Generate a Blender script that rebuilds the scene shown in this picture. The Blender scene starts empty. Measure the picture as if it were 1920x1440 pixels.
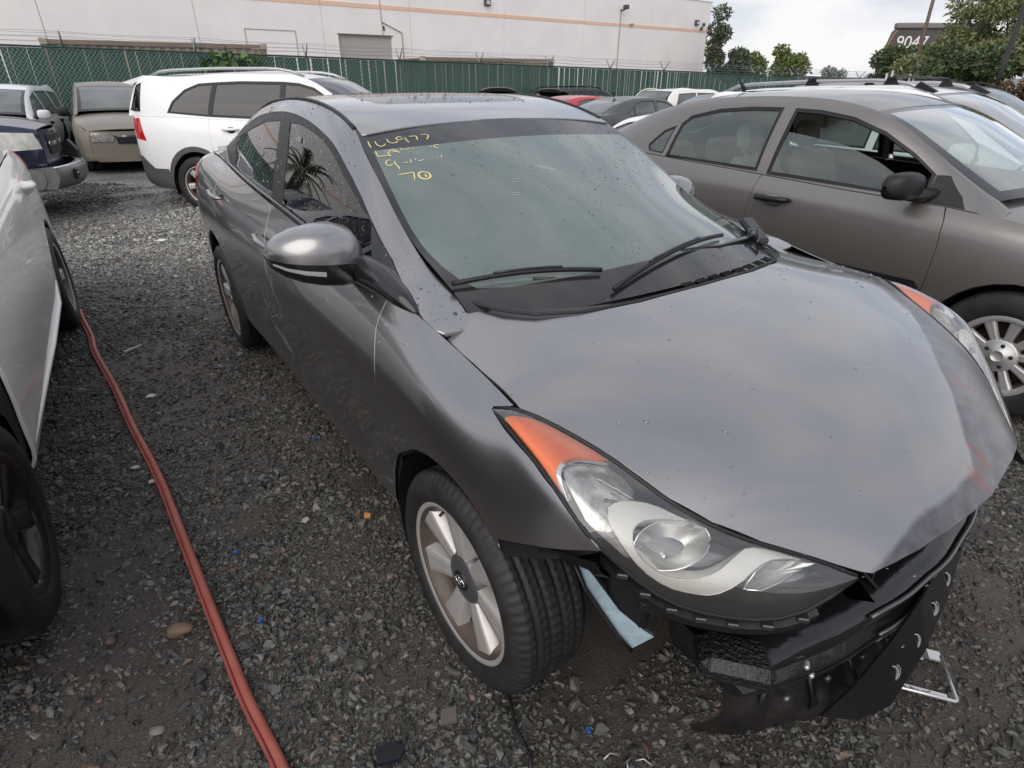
import bpy, bmesh, math, random
import numpy as np
from mathutils import Vector, Matrix, Euler
from mathutils.geometry import delaunay_2d_cdt
random.seed(7); RNG=np.random.default_rng(11)
R=math.radians
scene=bpy.context.scene
COL=scene.collection
# ---------------------------------------------------------------- camera
CAM_H=1.518
cd=bpy.data.cameras.new('camera'); cam=bpy.data.objects.new('camera',cd); COL.objects.link(cam)
cd.sensor_fit='HORIZONTAL'; cd.sensor_width=36.0; cd.lens=36.0*1100/1920; cd.clip_start=.05; cd.clip_end=3000
_p,_r=R(28.0),R(.41)
_fw=Vector((0,math.cos(_p),-math.sin(_p))); _up=Vector((0,math.sin(_p),math.cos(_p))); _rt=Vector((1,0,0))
_rt2=_rt*math.cos(_r)+_up*math.sin(_r); _up2=_up*math.cos(_r)-_rt*math.sin(_r)
cam.matrix_world=Matrix(((_rt2.x,_up2.x,-_fw.x,0),(_rt2.y,_up2.y,-_fw.y,0),(_rt2.z,_up2.z,-_fw.z,CAM_H),(0,0,0,1)))
scene.camera=cam
# ---------------------------------------------------------------- sky, sun, exposure
SUN_EL,SUN_AZ=R(38),R(202)      # azimuth measured clockwise from +Y
w=bpy.data.worlds.new('World'); scene.world=w; w.use_nodes=True
nt=w.node_tree; N=nt.nodes; L=nt.links; N.clear()
out=N.new('ShaderNodeOutputWorld'); bg=N.new('ShaderNodeBackground'); sky=N.new('ShaderNodeTexSky')
sky.sky_type='NISHITA'; sky.sun_disc=False; sky.sun_elevation=SUN_EL; sky.sun_rotation=SUN_AZ; sky.air_density=1.2; sky.dust_density=.6
tc=N.new('ShaderNodeTexCoord'); mp=N.new('ShaderNodeMapping'); mp.inputs['Scale'].default_value=(1,1,2.8)
n1=N.new('ShaderNodeTexNoise'); n1.inputs['Scale'].default_value=2.3; n1.inputs['Detail'].default_value=7; n1.inputs['Roughness'].default_value=.55; n1.inputs['Distortion'].default_value=.25
cr=N.new('ShaderNodeValToRGB'); cr.color_ramp.elements[0].position=.32; cr.color_ramp.elements[1].position=.56; cr.color_ramp.elements[0].color=(.78,.78,.78,1)
n2=N.new('ShaderNodeTexNoise'); n2.inputs['Scale'].default_value=3.7; n2.inputs['Detail'].default_value=6
cc=N.new('ShaderNodeValToRGB'); cc.color_ramp.elements[0].position=.38; cc.color_ramp.elements[1].position=.62
cc.color_ramp.elements[0].color=(3.7,4.1,4.95,1); cc.color_ramp.elements[1].color=(6.3,6.28,6.35,1)
mx=N.new('ShaderNodeMixRGB')
L.new(tc.outputs['Generated'],mp.inputs['Vector']); L.new(mp.outputs['Vector'],n1.inputs['Vector']); L.new(mp.outputs['Vector'],n2.inputs['Vector'])
L.new(n1.outputs['Fac'],cr.inputs['Fac']); L.new(n2.outputs['Fac'],cc.inputs['Fac'])
L.new(cr.outputs['Color'],mx.inputs['Fac']); L.new(sky.outputs['Color'],mx.inputs['Color1']); L.new(cc.outputs['Color'],mx.inputs['Color2'])
L.new(mx.outputs['Color'],bg.inputs['Color']); bg.inputs['Strength'].default_value=.10; L.new(bg.outputs['Background'],out.inputs['Surface'])
sl=bpy.data.lights.new('sun','SUN'); sl.energy=1.45; sl.angle=R(70); sl.color=(1,.93,.85)
so=bpy.data.objects.new('sun',sl); COL.objects.link(so)
_sd=Vector((math.sin(SUN_AZ)*math.cos(SUN_EL),math.cos(SUN_AZ)*math.cos(SUN_EL),math.sin(SUN_EL)))
so.rotation_euler=_sd.to_track_quat('Z','Y').to_euler(); so.location=(0,-20,30)
vs=scene.view_settings; vs.view_transform='Standard'; vs.look='None'; vs.gamma=1; vs.use_curve_mapping=False; vs.exposure=0.62
scene.render.engine='CYCLES'
# ---------------------------------------------------------------- materials
def mat(name,col,rough=.5,metal=0.,coat=0.,spec=.5,var=0.,vscale=8.,bump=0.,bscale=40.,rvar=0.,tint=None,trans=0.,ior=1.45,coatr=.03,alpha=1.,emit=None):
    m=bpy.data.materials.new(name); m.use_nodes=True; nt=m.node_tree; b=nt.nodes['Principled BSDF']
    I=b.inputs; I['Base Color'].default_value=(*col,1); I['Roughness'].default_value=rough; I['Metallic'].default_value=metal
    I['Coat Weight'].default_value=coat; I['Coat Roughness'].default_value=coatr; I['Specular IOR Level'].default_value=spec
    I['Transmission Weight'].default_value=trans; I['IOR'].default_value=ior; I['Alpha'].default_value=alpha
    if emit: I['Emission Color'].default_value=(*col,1); I['Emission Strength'].default_value=emit
    tcn=None
    if var or bump or rvar:
        tcn=nt.nodes.new('ShaderNodeTexCoord')
    if var:
        n=nt.nodes.new('ShaderNodeTexNoise'); n.inputs['Scale'].default_value=vscale; n.inputs['Detail'].default_value=6; n.inputs['Roughness'].default_value=.62
        r=nt.nodes.new('ShaderNodeValToRGB'); r.color_ramp.elements[0].position=.3; r.color_ramp.elements[1].position=.72
        lo=[max(0,c*(1-var)) for c in col]; hi=[min(1,c*(1+var)) for c in col]
        if tint: hi=[h*.4+t*.6 for h,t in zip(hi,tint)]
        r.color_ramp.elements[0].color=(*lo,1); r.color_ramp.elements[1].color=(*hi,1)
        nt.links.new(tcn.outputs['Object'],n.inputs['Vector']); nt.links.new(n.outputs['Fac'],r.inputs['Fac']); nt.links.new(r.outputs['Color'],I['Base Color'])
    if rvar:
        n=nt.nodes.new('ShaderNodeTexNoise'); n.inputs['Scale'].default_value=vscale*1.7; n.inputs['Detail'].default_value=5
        r=nt.nodes.new('ShaderNodeMapRange'); r.inputs['From Min'].default_value=.3; r.inputs['From Max'].default_value=.7; r.inputs['To Min'].default_value=max(0,rough-rvar); r.inputs['To Max'].default_value=min(1,rough+rvar)
        nt.links.new(tcn.outputs['Object'],n.inputs['Vector']); nt.links.new(n.outputs['Fac'],r.inputs['Value']); nt.links.new(r.outputs['Result'],I['Roughness'])
    if bump:
        n=nt.nodes.new('ShaderNodeTexNoise'); n.inputs['Scale'].default_value=bscale; n.inputs['Detail'].default_value=4
        bp=nt.nodes.new('ShaderNodeBump'); bp.inputs['Strength'].default_value=bump; bp.inputs['Distance'].default_value=.01
        nt.links.new(tcn.outputs['Object'],n.inputs['Vector']); nt.links.new(n.outputs['Fac'],bp.inputs['Height']); nt.links.new(bp.outputs['Normal'],I['Normal'])
    return m
def glass(name,tint=(.6,.7,.67),film=0.,filmcol=(.3,.34,.33),rough=.0,refl=1.0):
    """thin window pane: tinted see-through sheet, Fresnel reflection and an optional dull film of dirt or condensation"""
    m=bpy.data.materials.new(name); m.use_nodes=True; nt=m.node_tree; N=nt.nodes; N.clear(); L=nt.links
    o=N.new('ShaderNodeOutputMaterial'); t=N.new('ShaderNodeBsdfTransparent'); t.inputs['Color'].default_value=(*tint,1)
    g=N.new('ShaderNodeBsdfGlossy'); g.inputs['Roughness'].default_value=rough; g.inputs['Color'].default_value=(1,1,1,1)
    f=N.new('ShaderNodeFresnel'); f.inputs['IOR'].default_value=1.52
    a=N.new('ShaderNodeMath'); a.operation='MULTIPLY'; a.inputs[1].default_value=1.9*refl; a.use_clamp=True; L.new(f.outputs['Fac'],a.inputs[0])
    m1=N.new('ShaderNodeMixShader'); cur=t.outputs['BSDF']
    if film:
        d=N.new('ShaderNodeBsdfDiffuse'); d.inputs['Color'].default_value=(*filmcol,1); m0=N.new('ShaderNodeMixShader')
        tcn=N.new('ShaderNodeTexCoord'); n=N.new('ShaderNodeTexNoise'); n.inputs['Scale'].default_value=3.; n.inputs['Detail'].default_value=8; n.inputs['Roughness'].default_value=.6
        r=N.new('ShaderNodeMapRange'); r.inputs['From Min'].default_value=.3; r.inputs['From Max'].default_value=.7; r.inputs['To Min'].default_value=film*.85; r.inputs['To Max'].default_value=min(1,film*1.15)
        L.new(tcn.outputs['Object'],n.inputs['Vector']); L.new(n.outputs['Fac'],r.inputs['Value']); L.new(r.outputs['Result'],m0.inputs['Fac'])
        L.new(cur,m0.inputs[1]); L.new(d.outputs['BSDF'],m0.inputs[2]); cur=m0.outputs['Shader']
    L.new(a.outputs['Value'],m1.inputs['Fac']); L.new(cur,m1.inputs[1]); L.new(g.outputs['BSDF'],m1.inputs[2]); L.new(m1.outputs['Shader'],o.inputs['Surface'])
    return m
# ---------------------------------------------------------------- object helpers
def setp(o,label=None,cat=None,group=None,kind=None):
    if label: o['label']=label
    if cat: o['category']=cat
    if group: o['group']=group
    if kind: o['kind']=kind
    return o
def empty(name,loc=(0,0,0),rz=0.,label=None,cat=None,group=None,mtx=None):
    o=bpy.data.objects.new(name,None); COL.objects.link(o); o.empty_display_size=.2
    if mtx is not None: o.matrix_world=mtx
    else: o.location=loc; o.rotation_euler=(0,0,rz)
    return setp(o,label,cat,group)
def link(name,me,m=None,parent=None,loc=None,rot=None):
    o=bpy.data.objects.new(name,me); COL.objects.link(o)
    if m is not None:
        if not me.materials: me.materials.append(m)
    if parent is not None: o.parent=parent
    if loc is not None: o.location=loc
    if rot is not None: o.rotation_euler=rot
    return o
class MB:
    """collects simple solids in one mesh"""
    def __init__(s): s.v=[];s.f=[];s.sm=[]
    def add(s,V,F,smooth=False):
        k=len(s.v); s.v+= [tuple(map(float,p)) for p in V]; s.f+=[tuple(int(i)+k for i in f) for f in F]; s.sm+=[smooth]*len(F); return s
    def box(s,c,d,rot=None,bev=0.):
        x,y,z=[e/2 for e in d]
        if bev:
            b=min(bev,x*.9,y*.9,z*.9); V=[]
            for sx in(-1,1):
                for sy in(-1,1):
                    for sz in(-1,1):
                        V+=[(sx*x,sy*(y-b),sz*(z-b)),(sx*(x-b),sy*y,sz*(z-b)),(sx*(x-b),sy*(y-b),sz*z)]
            bm=bmesh.new(); [bm.verts.new(p) for p in V]; bmesh.ops.convex_hull(bm,input=bm.verts[:]); bm.verts.index_update()
            V=[tuple(q.co) for q in bm.verts]; F=[[q.index for q in f.verts] for f in bm.faces]; bm.free()
        else:
            V=[(-x,-y,-z),(x,-y,-z),(x,y,-z),(-x,y,-z),(-x,-y,z),(x,-y,z),(x,y,z),(-x,y,z)]
            F=[(0,3,2,1),(4,5,6,7),(0,1,5,4),(1,2,6,5),(2,3,7,6),(3,0,4,7)]
        if rot is not None:
            M=rot if isinstance(rot,Matrix) else Euler(rot).to_matrix(); V=[M@Vector(p) for p in V]
        return s.add([(p[0]+c[0],p[1]+c[1],p[2]+c[2]) for p in V],F)
    def tube(s,pts,r,n=8,cap=True,smooth=True,flat=1.0,up=(0,0,1)):
        P=np.array(pts,float); m=len(P); rr=np.full(m,r) if np.isscalar(r) else np.array(r,float)
        T=np.gradient(P,axis=0); T/=np.linalg.norm(T,axis=1)[:,None]+1e-9; upv=np.array(up,float); V=[];F=[]
        for i in range(m):
            a=np.cross(T[i],upv)
            if np.linalg.norm(a)<1e-3: a=np.cross(T[i],(1,0,0))
            a/=np.linalg.norm(a); b=np.cross(a,T[i])
            for k in range(n):
                t=2*math.pi*k/n; V.append(P[i]+rr[i]*(a*math.cos(t)+b*math.sin(t)*flat))
        for i in range(m-1):
            for k in range(n): F.append((i*n+k,i*n+(k+1)%n,(i+1)*n+(k+1)%n,(i+1)*n+k))
        if cap: F+= [tuple(range(n))[::-1],tuple(range((m-1)*n,m*n))]
        return s.add(V,F,smooth)
    def cyl(s,a,b,r,n=12,r2=None,smooth=True): return s.tube([a,b],[r,r if r2 is None else r2],n,True,smooth)
    def prism(s,poly,axis,lo,hi):
        """extrude a polygon given in the two axes other than `axis`"""
        n=len(poly); V=[]
        for h in(lo,hi):
            for p in poly:
                q=list(p); q.insert(axis,h); V.append(q)
        F=[tuple(range(n))[::-1],tuple(range(n,2*n))]+[(i,(i+1)%n,n+(i+1)%n,n+i) for i in range(n)]
        return s.add(V,F)
    def build(s,name,m=None,parent=None,loc=None,rot=None,fix=True):
        me=bpy.data.meshes.new(name); me.from_pydata(s.v,[],s.f)
        if fix:
            bm=bmesh.new(); bm.from_mesh(me); bmesh.ops.recalc_face_normals(bm,faces=bm.faces[:]); bm.to_mesh(me); bm.free()
        if any(s.sm):
            me.polygons.foreach_set('use_smooth',[bool(x) for x in s.sm])
        me.update(); return link(name,me,m,parent,loc,rot)
def gridmesh(name,G,m=None,parent=None,closed_u=False,closed_v=False,smooth=True,fix=False):
    G=np.array(G,float); a,b,_=G.shape; V=G.reshape(-1,3); F=[]
    for i in range(a if closed_u else a-1):
        for j in range(b if closed_v else b-1):
            i2=(i+1)%a;j2=(j+1)%b; F.append((i*b+j,i*b+j2,i2*b+j2,i2*b+j))
    me=bpy.data.meshes.new(name); me.from_pydata(V.tolist(),[],F)
    if fix:
        bm=bmesh.new(); bm.from_mesh(me); bmesh.ops.recalc_face_normals(bm,faces=bm.faces[:]); bm.to_mesh(me); bm.free()
    if smooth: me.polygons.foreach_set('use_smooth',[True]*len(F))
    me.update(); return link(name,me,m,parent)
def lathe(prof,n=48,outward=-1,name='lathe',m=None,parent=None,closed=False,center=(0,0,0)):
    """prof: (radius, outward offset); axis along y, outward = `outward`*y"""
    t=np.linspace(0,2*np.pi,n,endpoint=False); P=np.array(prof,float)
    G=np.stack([np.outer(np.cos(t),P[:,0]),np.tile(outward*P[:,1],(n,1)),np.outer(np.sin(t),P[:,0])],-1)+np.array(center)
    return gridmesh(name,G,m,parent,closed_u=True,closed_v=closed,fix=True)
# terrain: flat by the near cars, falling gently away towards the fence
SLOPE=.0341
def ground_z(x,y):
    return -SLOPE*np.log1p(np.exp(np.clip((np.asarray(y,float)-4)*3,-30,400)))/3
def on_ground(x,y,yaw,dz=0.):
    """frame of a car standing on the terrain, front axle at x,y"""
    f=Vector((math.cos(yaw),math.sin(yaw),0)); z0=float(ground_z(x,y)); zb=float(ground_z(x-2.7*f.x,y-2.7*f.y))
    f=Vector((2.7*f.x,2.7*f.y,z0-zb)).normalized(); l=Vector((-math.sin(yaw),math.cos(yaw),0))
    l.z=(float(ground_z(x+l.x,y+l.y))-float(ground_z(x-l.x,y-l.y)))/2; l=(l-f*l.dot(f)).normalized(); u=f.cross(l)
    return Matrix(((f.x,l.x,u.x,x),(f.y,l.y,u.y,y),(f.z,l.z,u.z,z0+dz),(0,0,0,1)))
def ncs_matrix(t):
    # natural cubic spline: second derivatives M = K @ y
    n=len(t); A=np.zeros((n,n)); B=np.zeros((n,n)); h=np.diff(t)
    A[0,0]=A[-1,-1]=1
    for i in range(1,n-1):
        A[i,i-1]=h[i-1]; A[i,i]=2*(h[i-1]+h[i]); A[i,i+1]=h[i]
        B[i,i-1]=6/h[i-1]; B[i,i]=-6/h[i-1]-6/h[i]; B[i,i+1]=6/h[i]
    return np.linalg.solve(A,B)
def ncs_w(t,K,x):
    # weight matrix (len(x), n) such that value = W @ y
    x=np.clip(np.asarray(x,float),t[0],t[-1]); n=len(t)
    i=np.clip(np.searchsorted(t,x)-1,0,n-2); h=(t[1:]-t[:-1])[i]
    a=(t[i+1]-x)/h; b=1-a; m=len(x); W=np.zeros((m,n)); r=np.arange(m)
    W[r,i]+=a; W[r,i+1]+=b
    W+=((a**3-a)*h*h/6)[:,None]*K[i]+((b**3-b)*h*h/6)[:,None]*K[i+1]
    return W
def interp_cubic(t,y,x):
    t=np.array(t,float); return ncs_w(t,ncs_matrix(t),np.atleast_1d(x))@np.array(y,float)
class Loft:
    """Smooth surface through rows of 3D points (rows x knots x 3); y is the outward half width."""
    def __init__(s,rows,uk=None,vk=None,sx=None):
        s.R=np.array(rows,float); nr,nk,_=s.R.shape
        if uk is None:
            d=np.linalg.norm(np.diff(s.R[nr//2],axis=0),axis=1); uk=np.concatenate([[0],np.cumsum(d)])
        if vk is None:
            d=np.linalg.norm(np.diff(s.R[:,nk//2],axis=0),axis=1); vk=np.concatenate([[0],np.cumsum(d)])
        s.u=np.array(uk,float); s.v=np.array(vk,float); s.Ku=ncs_matrix(s.u); s.Kv=ncs_matrix(s.v); s.g=None
    def ev(s,u,v):
        u=np.atleast_1d(u);v=np.atleast_1d(v)
        Wu=ncs_w(s.u,s.Ku,u); Wv=ncs_w(s.v,s.Kv,v)
        return np.einsum('pr,rkc,pk->pc',Wv,s.R,Wu)
    def frame(s,u,v):
        e=1e-4; u=np.atleast_1d(np.asarray(u,float));v=np.atleast_1d(np.asarray(v,float))
        u0=np.clip(u-e,s.u[0],s.u[-1]);u1=np.clip(u+e,s.u[0],s.u[-1])
        v0=np.clip(v-e,s.v[0],s.v[-1]);v1=np.clip(v+e,s.v[0],s.v[-1])
        du=(s.ev(u1,v)-s.ev(u0,v))/(u1-u0)[:,None]; dv=(s.ev(u,v1)-s.ev(u,v0))/(v1-v0)[:,None]
        n=np.cross(du,dv); n/=np.linalg.norm(n,axis=1)[:,None]+1e-12
        return du,dv,n
    def grid(s):
        if s.g is None:
            U=np.linspace(s.u[0],s.u[-1],160);V=np.linspace(s.v[0],s.v[-1],48)
            uu,vv=[a.ravel() for a in np.meshgrid(U,V)]; s.g=(uu,vv,s.ev(uu,vv))
        return s.g
    def inv(s,pts,ax=(0,2),filt=None):
        """2D coordinates (two of x,y,z) -> (u,v)."""
        uu,vv,G=s.grid(); pts=np.asarray(pts,float); ax=list(ax)
        if filt is not None:
            k=filt(G); uu,vv,G=uu[k],vv[k],G[k]
        i=np.argmin(((G[None,:,ax]-pts[:,None,:])**2).sum(-1),axis=1); u=uu[i].copy();v=vv[i].copy()
        for _ in range(8):
            P=s.ev(u,v)[:,ax]; du,dv,_n=s.frame(u,v); a=du[:,ax];b=dv[:,ax]; r=pts-P
            det=a[:,0]*b[:,1]-a[:,1]*b[:,0]; det=np.where(np.abs(det)<1e-6,1e-6,det)
            x=(r[:,0]*b[:,1]-r[:,1]*b[:,0])/det; y=(a[:,0]*r[:,1]-a[:,1]*r[:,0])/det
            u=np.clip(u+np.clip(x,-.1,.1),s.u[0],s.u[-1]); v=np.clip(v+np.clip(y,-.1,.1),s.v[0],s.v[-1])
        return np.stack([u,v],-1)
# ---------------------------------------------------------------- panels cut from smooth lofts
def densify(P,step):
    out=[]; n=len(P)
    for i in range(n):
        a=np.array(P[i],float); b=np.array(P[(i+1)%n],float); k=max(1,int(np.ceil(np.linalg.norm(b-a)/step)))
        for j in range(k): out.append(a+(b-a)*j/k)
    return np.array(out)
def smooth_poly(P,it=2,keep=()):
    P=[np.array(p,float) for p in P]
    for _ in range(it):
        Q=[];n=len(P)
        for i in range(n):
            a,b=P[i],P[(i+1)%n]; Q+= [a*.75+b*.25,a*.25+b*.75]
        P=Q
    return P
def area2(P):
    P=np.array(P); x,y=P[:,0],P[:,1]; return float((x*np.roll(y,-1)-np.roll(x,-1)*y).sum()/2)
def inset_poly(P,d):
    P=np.array(P,float)
    if area2(P)<0: P=P[::-1]
    a=np.roll(P,1,0);c=np.roll(P,-1,0); e1=P-a;e2=c-P
    e1/=np.linalg.norm(e1,axis=1)[:,None]+1e-9; e2/=np.linalg.norm(e2,axis=1)[:,None]+1e-9
    n1=np.stack([-e1[:,1],e1[:,0]],-1); n2=np.stack([-e2[:,1],e2[:,0]],-1); m=n1+n2; l=np.linalg.norm(m,axis=1)[:,None]+1e-9; m/=l
    k=np.clip((m*n1).sum(1),.35,1)[:,None]; return P+m*d/k
def inside(P,pts):
    P=np.array(P);x,y=pts[:,0],pts[:,1]; r=np.zeros(len(pts),bool); n=len(P)
    for i in range(n):
        x1,y1=P[i];x2,y2=P[(i+1)%n]
        c=((y1>y)!=(y2>y)); r^= c&(x<(x2-x1)*(y-y1)/((y2-y1) if y2!=y1 else 1e-12)+x1)
    return r
def panel(name,S,poly,m,parent,side=-1,ax=None,off=0.,step=.03,flange=.012,inset=.0022,holes=(),filt=None,disp=None,hinset=None,flip=False,nfun=None):
    """piece of loft S inside polygon (u,v), or in the two axes `ax`; side=-1 right of the car, +1 left, 0 as is"""
    def conv(P):
        P=densify(P,step)
        return S.inv(P,ax,filt) if ax is not None else P
    po=inset_poly(densify(poly,step),inset) if inset else np.array(poly,float)
    PO=conv(po); HO=[conv(inset_poly(densify(h,step),-(inset if hinset is None else hinset))) for h in holes]
    lo=PO.min(0);hi=PO.max(0); uu,vv=[a.ravel() for a in np.meshgrid(np.arange(lo[0]+step/2,hi[0],step),np.arange(lo[1]+step/2,hi[1],step))]
    gp=np.stack([uu,vv],-1); k=inside(PO,gp)
    for h in HO: k&=~inside(h,gp)
    gp=gp[k]; B=np.concatenate([PO]+HO)
    if len(gp): # drop grid points hugging the border
        d=np.min(((gp[:,None,:]-B[None])**2).sum(-1),axis=1) if len(gp)*len(B)<4e6 else np.full(len(gp),1.); gp=gp[d>(.4*step)**2]
    pts=[tuple(p) for p in B]+[tuple(p) for p in gp]; ed=[];k0=0
    for h in [PO]+HO: n=len(h); ed+=[(k0+i,k0+(i+1)%n) for i in range(n)]; k0+=n
    vo,eo,fo,*_=delaunay_2d_cdt([Vector(p) for p in pts],ed,[],0,1e-6)
    q=np.array([tuple(p) for p in vo]); F=np.array([tuple(f) for f in fo]); c=q[F].mean(1)
    k=inside(PO,c)
    for h in HO: k&=~inside(h,c)
    F=F[k]; used=np.unique(F); rem=-np.ones(len(q),int); rem[used]=np.arange(len(used)); q=q[used]; F=rem[F]
    P=S.ev(q[:,0],q[:,1]); nn=S.frame(q[:,0],q[:,1])[2]
    # outward orientation of the loft normal
    cen=P.mean(0); ref=np.array([cen[0]*.0,cen[1] if side else 0.,.6 if side else 1.])
    if np.nanmean(nn@ref)<0: nn=-nn
    if flip: nn=-nn
    if disp is not None: P=P+nn*disp(P)[:,None]
    P=P+nn*off
    if nfun is not None: nn=nfun(P)
    a,b,cc=P[F[:,0]],P[F[:,1]],P[F[:,2]]; fl=(np.cross(b-a,cc-a)*nn[F[:,0]]).sum(1)<0; F[fl]=F[fl][:,::-1]
    V=P;NN=nn;FF=[tuple(f) for f in F]
    if flange:
        E={}
        for f in F:
            for i in range(3): E[(f[i],f[(i+1)%3])]=1
        be=[e for e in E if (e[1],e[0]) not in E]
        if be:
            bi=np.unique(np.array(be)); mp={int(v):i for i,v in enumerate(bi)}; n0=len(V); nb=len(bi)
            dirs=np.zeros((nb,3))
            for i,j in be:
                t=np.cross(P[j]-P[i],nn[i]); t/=np.linalg.norm(t)+1e-9; dirs[mp[int(i)]]+=t; dirs[mp[int(j)]]+=t
            dirs/=np.linalg.norm(dirs,axis=1)[:,None]+1e-9
            r=min(.0014,flange*.3)
            V=np.concatenate([V,P[bi]+dirs*r*.6-nn[bi]*r*.5,P[bi]+dirs*r*.8-nn[bi]*flange]); NN=np.concatenate([NN,(dirs+nn[bi]*.6)/1.17,dirs])
            for i,j in be:
                i2,j2=mp[int(i)],mp[int(j)]
                FF+= [(i,n0+i2,n0+j2,j),(n0+i2,n0+nb+i2,n0+nb+j2,n0+j2)]
    if side==-1:
        V=V*np.array([1,-1,1]);NN=NN*np.array([1,-1,1]);FF=[f[::-1] for f in FF]
    me=bpy.data.meshes.new(name); me.from_pydata(V.tolist(),[],FF); me.polygons.foreach_set('use_smooth',[True]*len(FF)); me.update()
    me.normals_split_custom_set_from_vertices(NN.tolist())
    return link(name,me,m,parent)
def ribbon(MBo,S,uv,w,off,side=-1,taper=True,disp=None):
    """thin raised stroke lying on loft S"""
    uv=np.array(uv,float)
    if len(uv)>2:
        t=np.arange(len(uv)); tt=np.linspace(0,len(uv)-1,(len(uv)-1)*5+1); uv=np.stack([interp_cubic(t,uv[:,0],tt),interp_cubic(t,uv[:,1],tt)],-1)
    P=S.ev(uv[:,0],uv[:,1]); n=S.frame(uv[:,0],uv[:,1])[2]
    ref=np.array([0,P.mean(0)[1] if side else 0,.6 if side else 1.])
    if (n@ref).mean()<0: n=-n
    if disp is not None: P=P+n*disp(P)[:,None]
    T=np.gradient(P,axis=0); T/=np.linalg.norm(T,axis=1)[:,None]+1e-9; b=np.cross(T,n)
    k=len(P); ww=np.full(k,w)*(np.interp(np.arange(k),[0,k*.15,k*.8,k-1],[.6,1,1,.45]) if taper else 1)
    A=P+n*off; V=np.concatenate([A-b*ww[:,None]/2,A+n*off*.8,A+b*ww[:,None]/2])
    if side==-1: V=V*np.array([1,-1,1])
    F=[]
    for i in range(k-1): F+=[(i,i+1,k+i+1,k+i),(k+i,k+i+1,2*k+i+1,2*k+i)]
    MBo.add(V,F,True)
HERO_X=[-3.62,-3.35,-2.95,-2.45,-1.9,-1.3,-.7,-.3,0.,.2,.35,.48]
def _rows(X,tab):
    return [[(x,w,z) for x,w,z in zip(X,W,Z)] for W,Z in tab]
HERO_BELT=([.60,.67,.715,.755,.785,.797,.795,.775,.768,.79,.80,.775],[1.04,1.06,1.075,1.063,1.042,1.018,.985,.951,.905,.888,.85,.79])
HERO_SIDE=_rows(HERO_X,[
 ([.60,.73,.80,.80,.78,.78,.78,.785,.80,.80,.79,.77],[.30,.27,.22,.20,.19,.19,.19,.19,.19,.19,.2,.2]),
 ([.65,.77,.838,.845,.832,.83,.83,.835,.85,.85,.84,.80],[.37,.34,.28,.255,.252,.247,.243,.24,.24,.25,.26,.27]),
 ([.69,.805,.862,.868,.852,.848,.85,.858,.872,.872,.855,.81],[.50,.47,.43,.41,.41,.41,.41,.41,.41,.42,.43,.44]),
 ([.71,.825,.874,.882,.874,.872,.874,.88,.886,.885,.868,.82],[.70,.68,.66,.65,.64,.63,.62,.62,.62,.62,.61,.60]),
 ([.70,.80,.842,.86,.862,.862,.860,.855,.852,.852,.848,.81],[.93,.94,.92,.90,.885,.875,.865,.858,.84,.81,.775,.73]),
 ([.66,.745,.787,.805,.817,.822,.822,.81,.80,.822,.828,.80],[1.0,1.03,1.035,1.008,.985,.965,.942,.92,.88,.86,.825,.77]),
 HERO_BELT])
# greenhouse side: belt row -> roof ditch / windscreen edge / backlight edge
_GX=[-3.3,-2.95,-2.55,-2.15,-1.72,-1.42,-1.133,-1.012,-.865,-.734,-.591,-.473,-.342,-.205]
_GW=[.50,.53,.55,.56,.565,.567,.579,.60,.62,.632,.642,.648,.65,.672]
_GZ=[1.10,1.215,1.325,1.39,1.414,1.397,1.337,1.279,1.207,1.129,1.052,1.005,.972,.928]
def _green():
    bw=interp_cubic(HERO_X,HERO_BELT[0],_GX); bz=interp_cubic(HERO_X,HERO_BELT[1],_GX)
    rows=[]
    for g,h in ((0,0),(.28,.20),(.55,.43),(.80,.68),(.94,.87),(1,1)):
        rows.append([(x,a+(w-a)*h,b+(z-b)*g) for x,a,b,w,z in zip(_GX,bw,bz,_GW,_GZ)])
    return rows
HERO_GREEN=_green()
def _screen():
    rows=[]
    for (xe,we,ze),(xc,zc) in (((-1.133,.579,1.337),(-1.085,1.357)),((-.865,.62,1.207),(-.77,1.245)),((-.60,.641,1.062),(-.47,1.130)),((-.342,.65,.978),(-.185,1.018)),((-.22,.655,.925),(-.06,.968))):
        rows.append([(xe+(xc-xe)*(1-f*f),we*f,ze+(zc-ze)*(1-f*f)) for f in np.linspace(-1,1,9)])
    return rows
HERO_SCREEN=_screen()
_RX=[-2.60,-2.3,-2.0,-1.72,-1.42,-1.25,-1.08]
_RW=[.549,.556,.562,.565,.567,.572,.583]
_RZ=[1.312,1.372,1.402,1.414,1.397,1.368,1.322]
_RC=[1.345,1.398,1.424,1.428,1.408,1.388,1.355]
def _roof():
    rows=[]
    for f in np.linspace(-1,1,9):
        p=1-abs(f)**2.6
        rows.append([(x,w*f,z+(c-z)*p) for x,w,z,c in zip(_RX,_RW,_RZ,_RC)])
    return rows
HERO_ROOF=_roof()
_HX=[-.42,-.22,0.,.15,.25,.36,.456,.531,.60,.668,.73,.79,.85]
_HW=[.745,.757,.768,.778,.728,.685,.65,.605,.54,.462,.405,.38,.37]
_HZ=[.955,.916,.905,.889,.868,.836,.798,.766,.735,.705,.672,.615,.53]
_HC=[.992,.984,.968,.951,.937,.918,.895,.872,.846,.813,.776,.730,.665]
def _hood():
    rows=[]
    for f in (-1,-.88,-.72,-.5,-.25,0,.25,.5,.72,.88,1):
        p=np.interp(abs(f),[0,.25,.5,.72,.88,1],[1,.965,.86,.62,.32,0])
        rows.append([(x,w*f,z+(c-z)*p) for x,w,z,c in zip(_HX,_HW,_HZ,_HC)])
    return rows
HERO_HOOD=_hood()
_LT=[(.085,.803,.871),(.15,.780,.888),(.25,.728,.866),(.36,.685,.834),(.456,.65,.796),(.531,.605,.764),(.601,.535,.732),(.668,.454,.702),(.722,.395,.673)]
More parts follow.
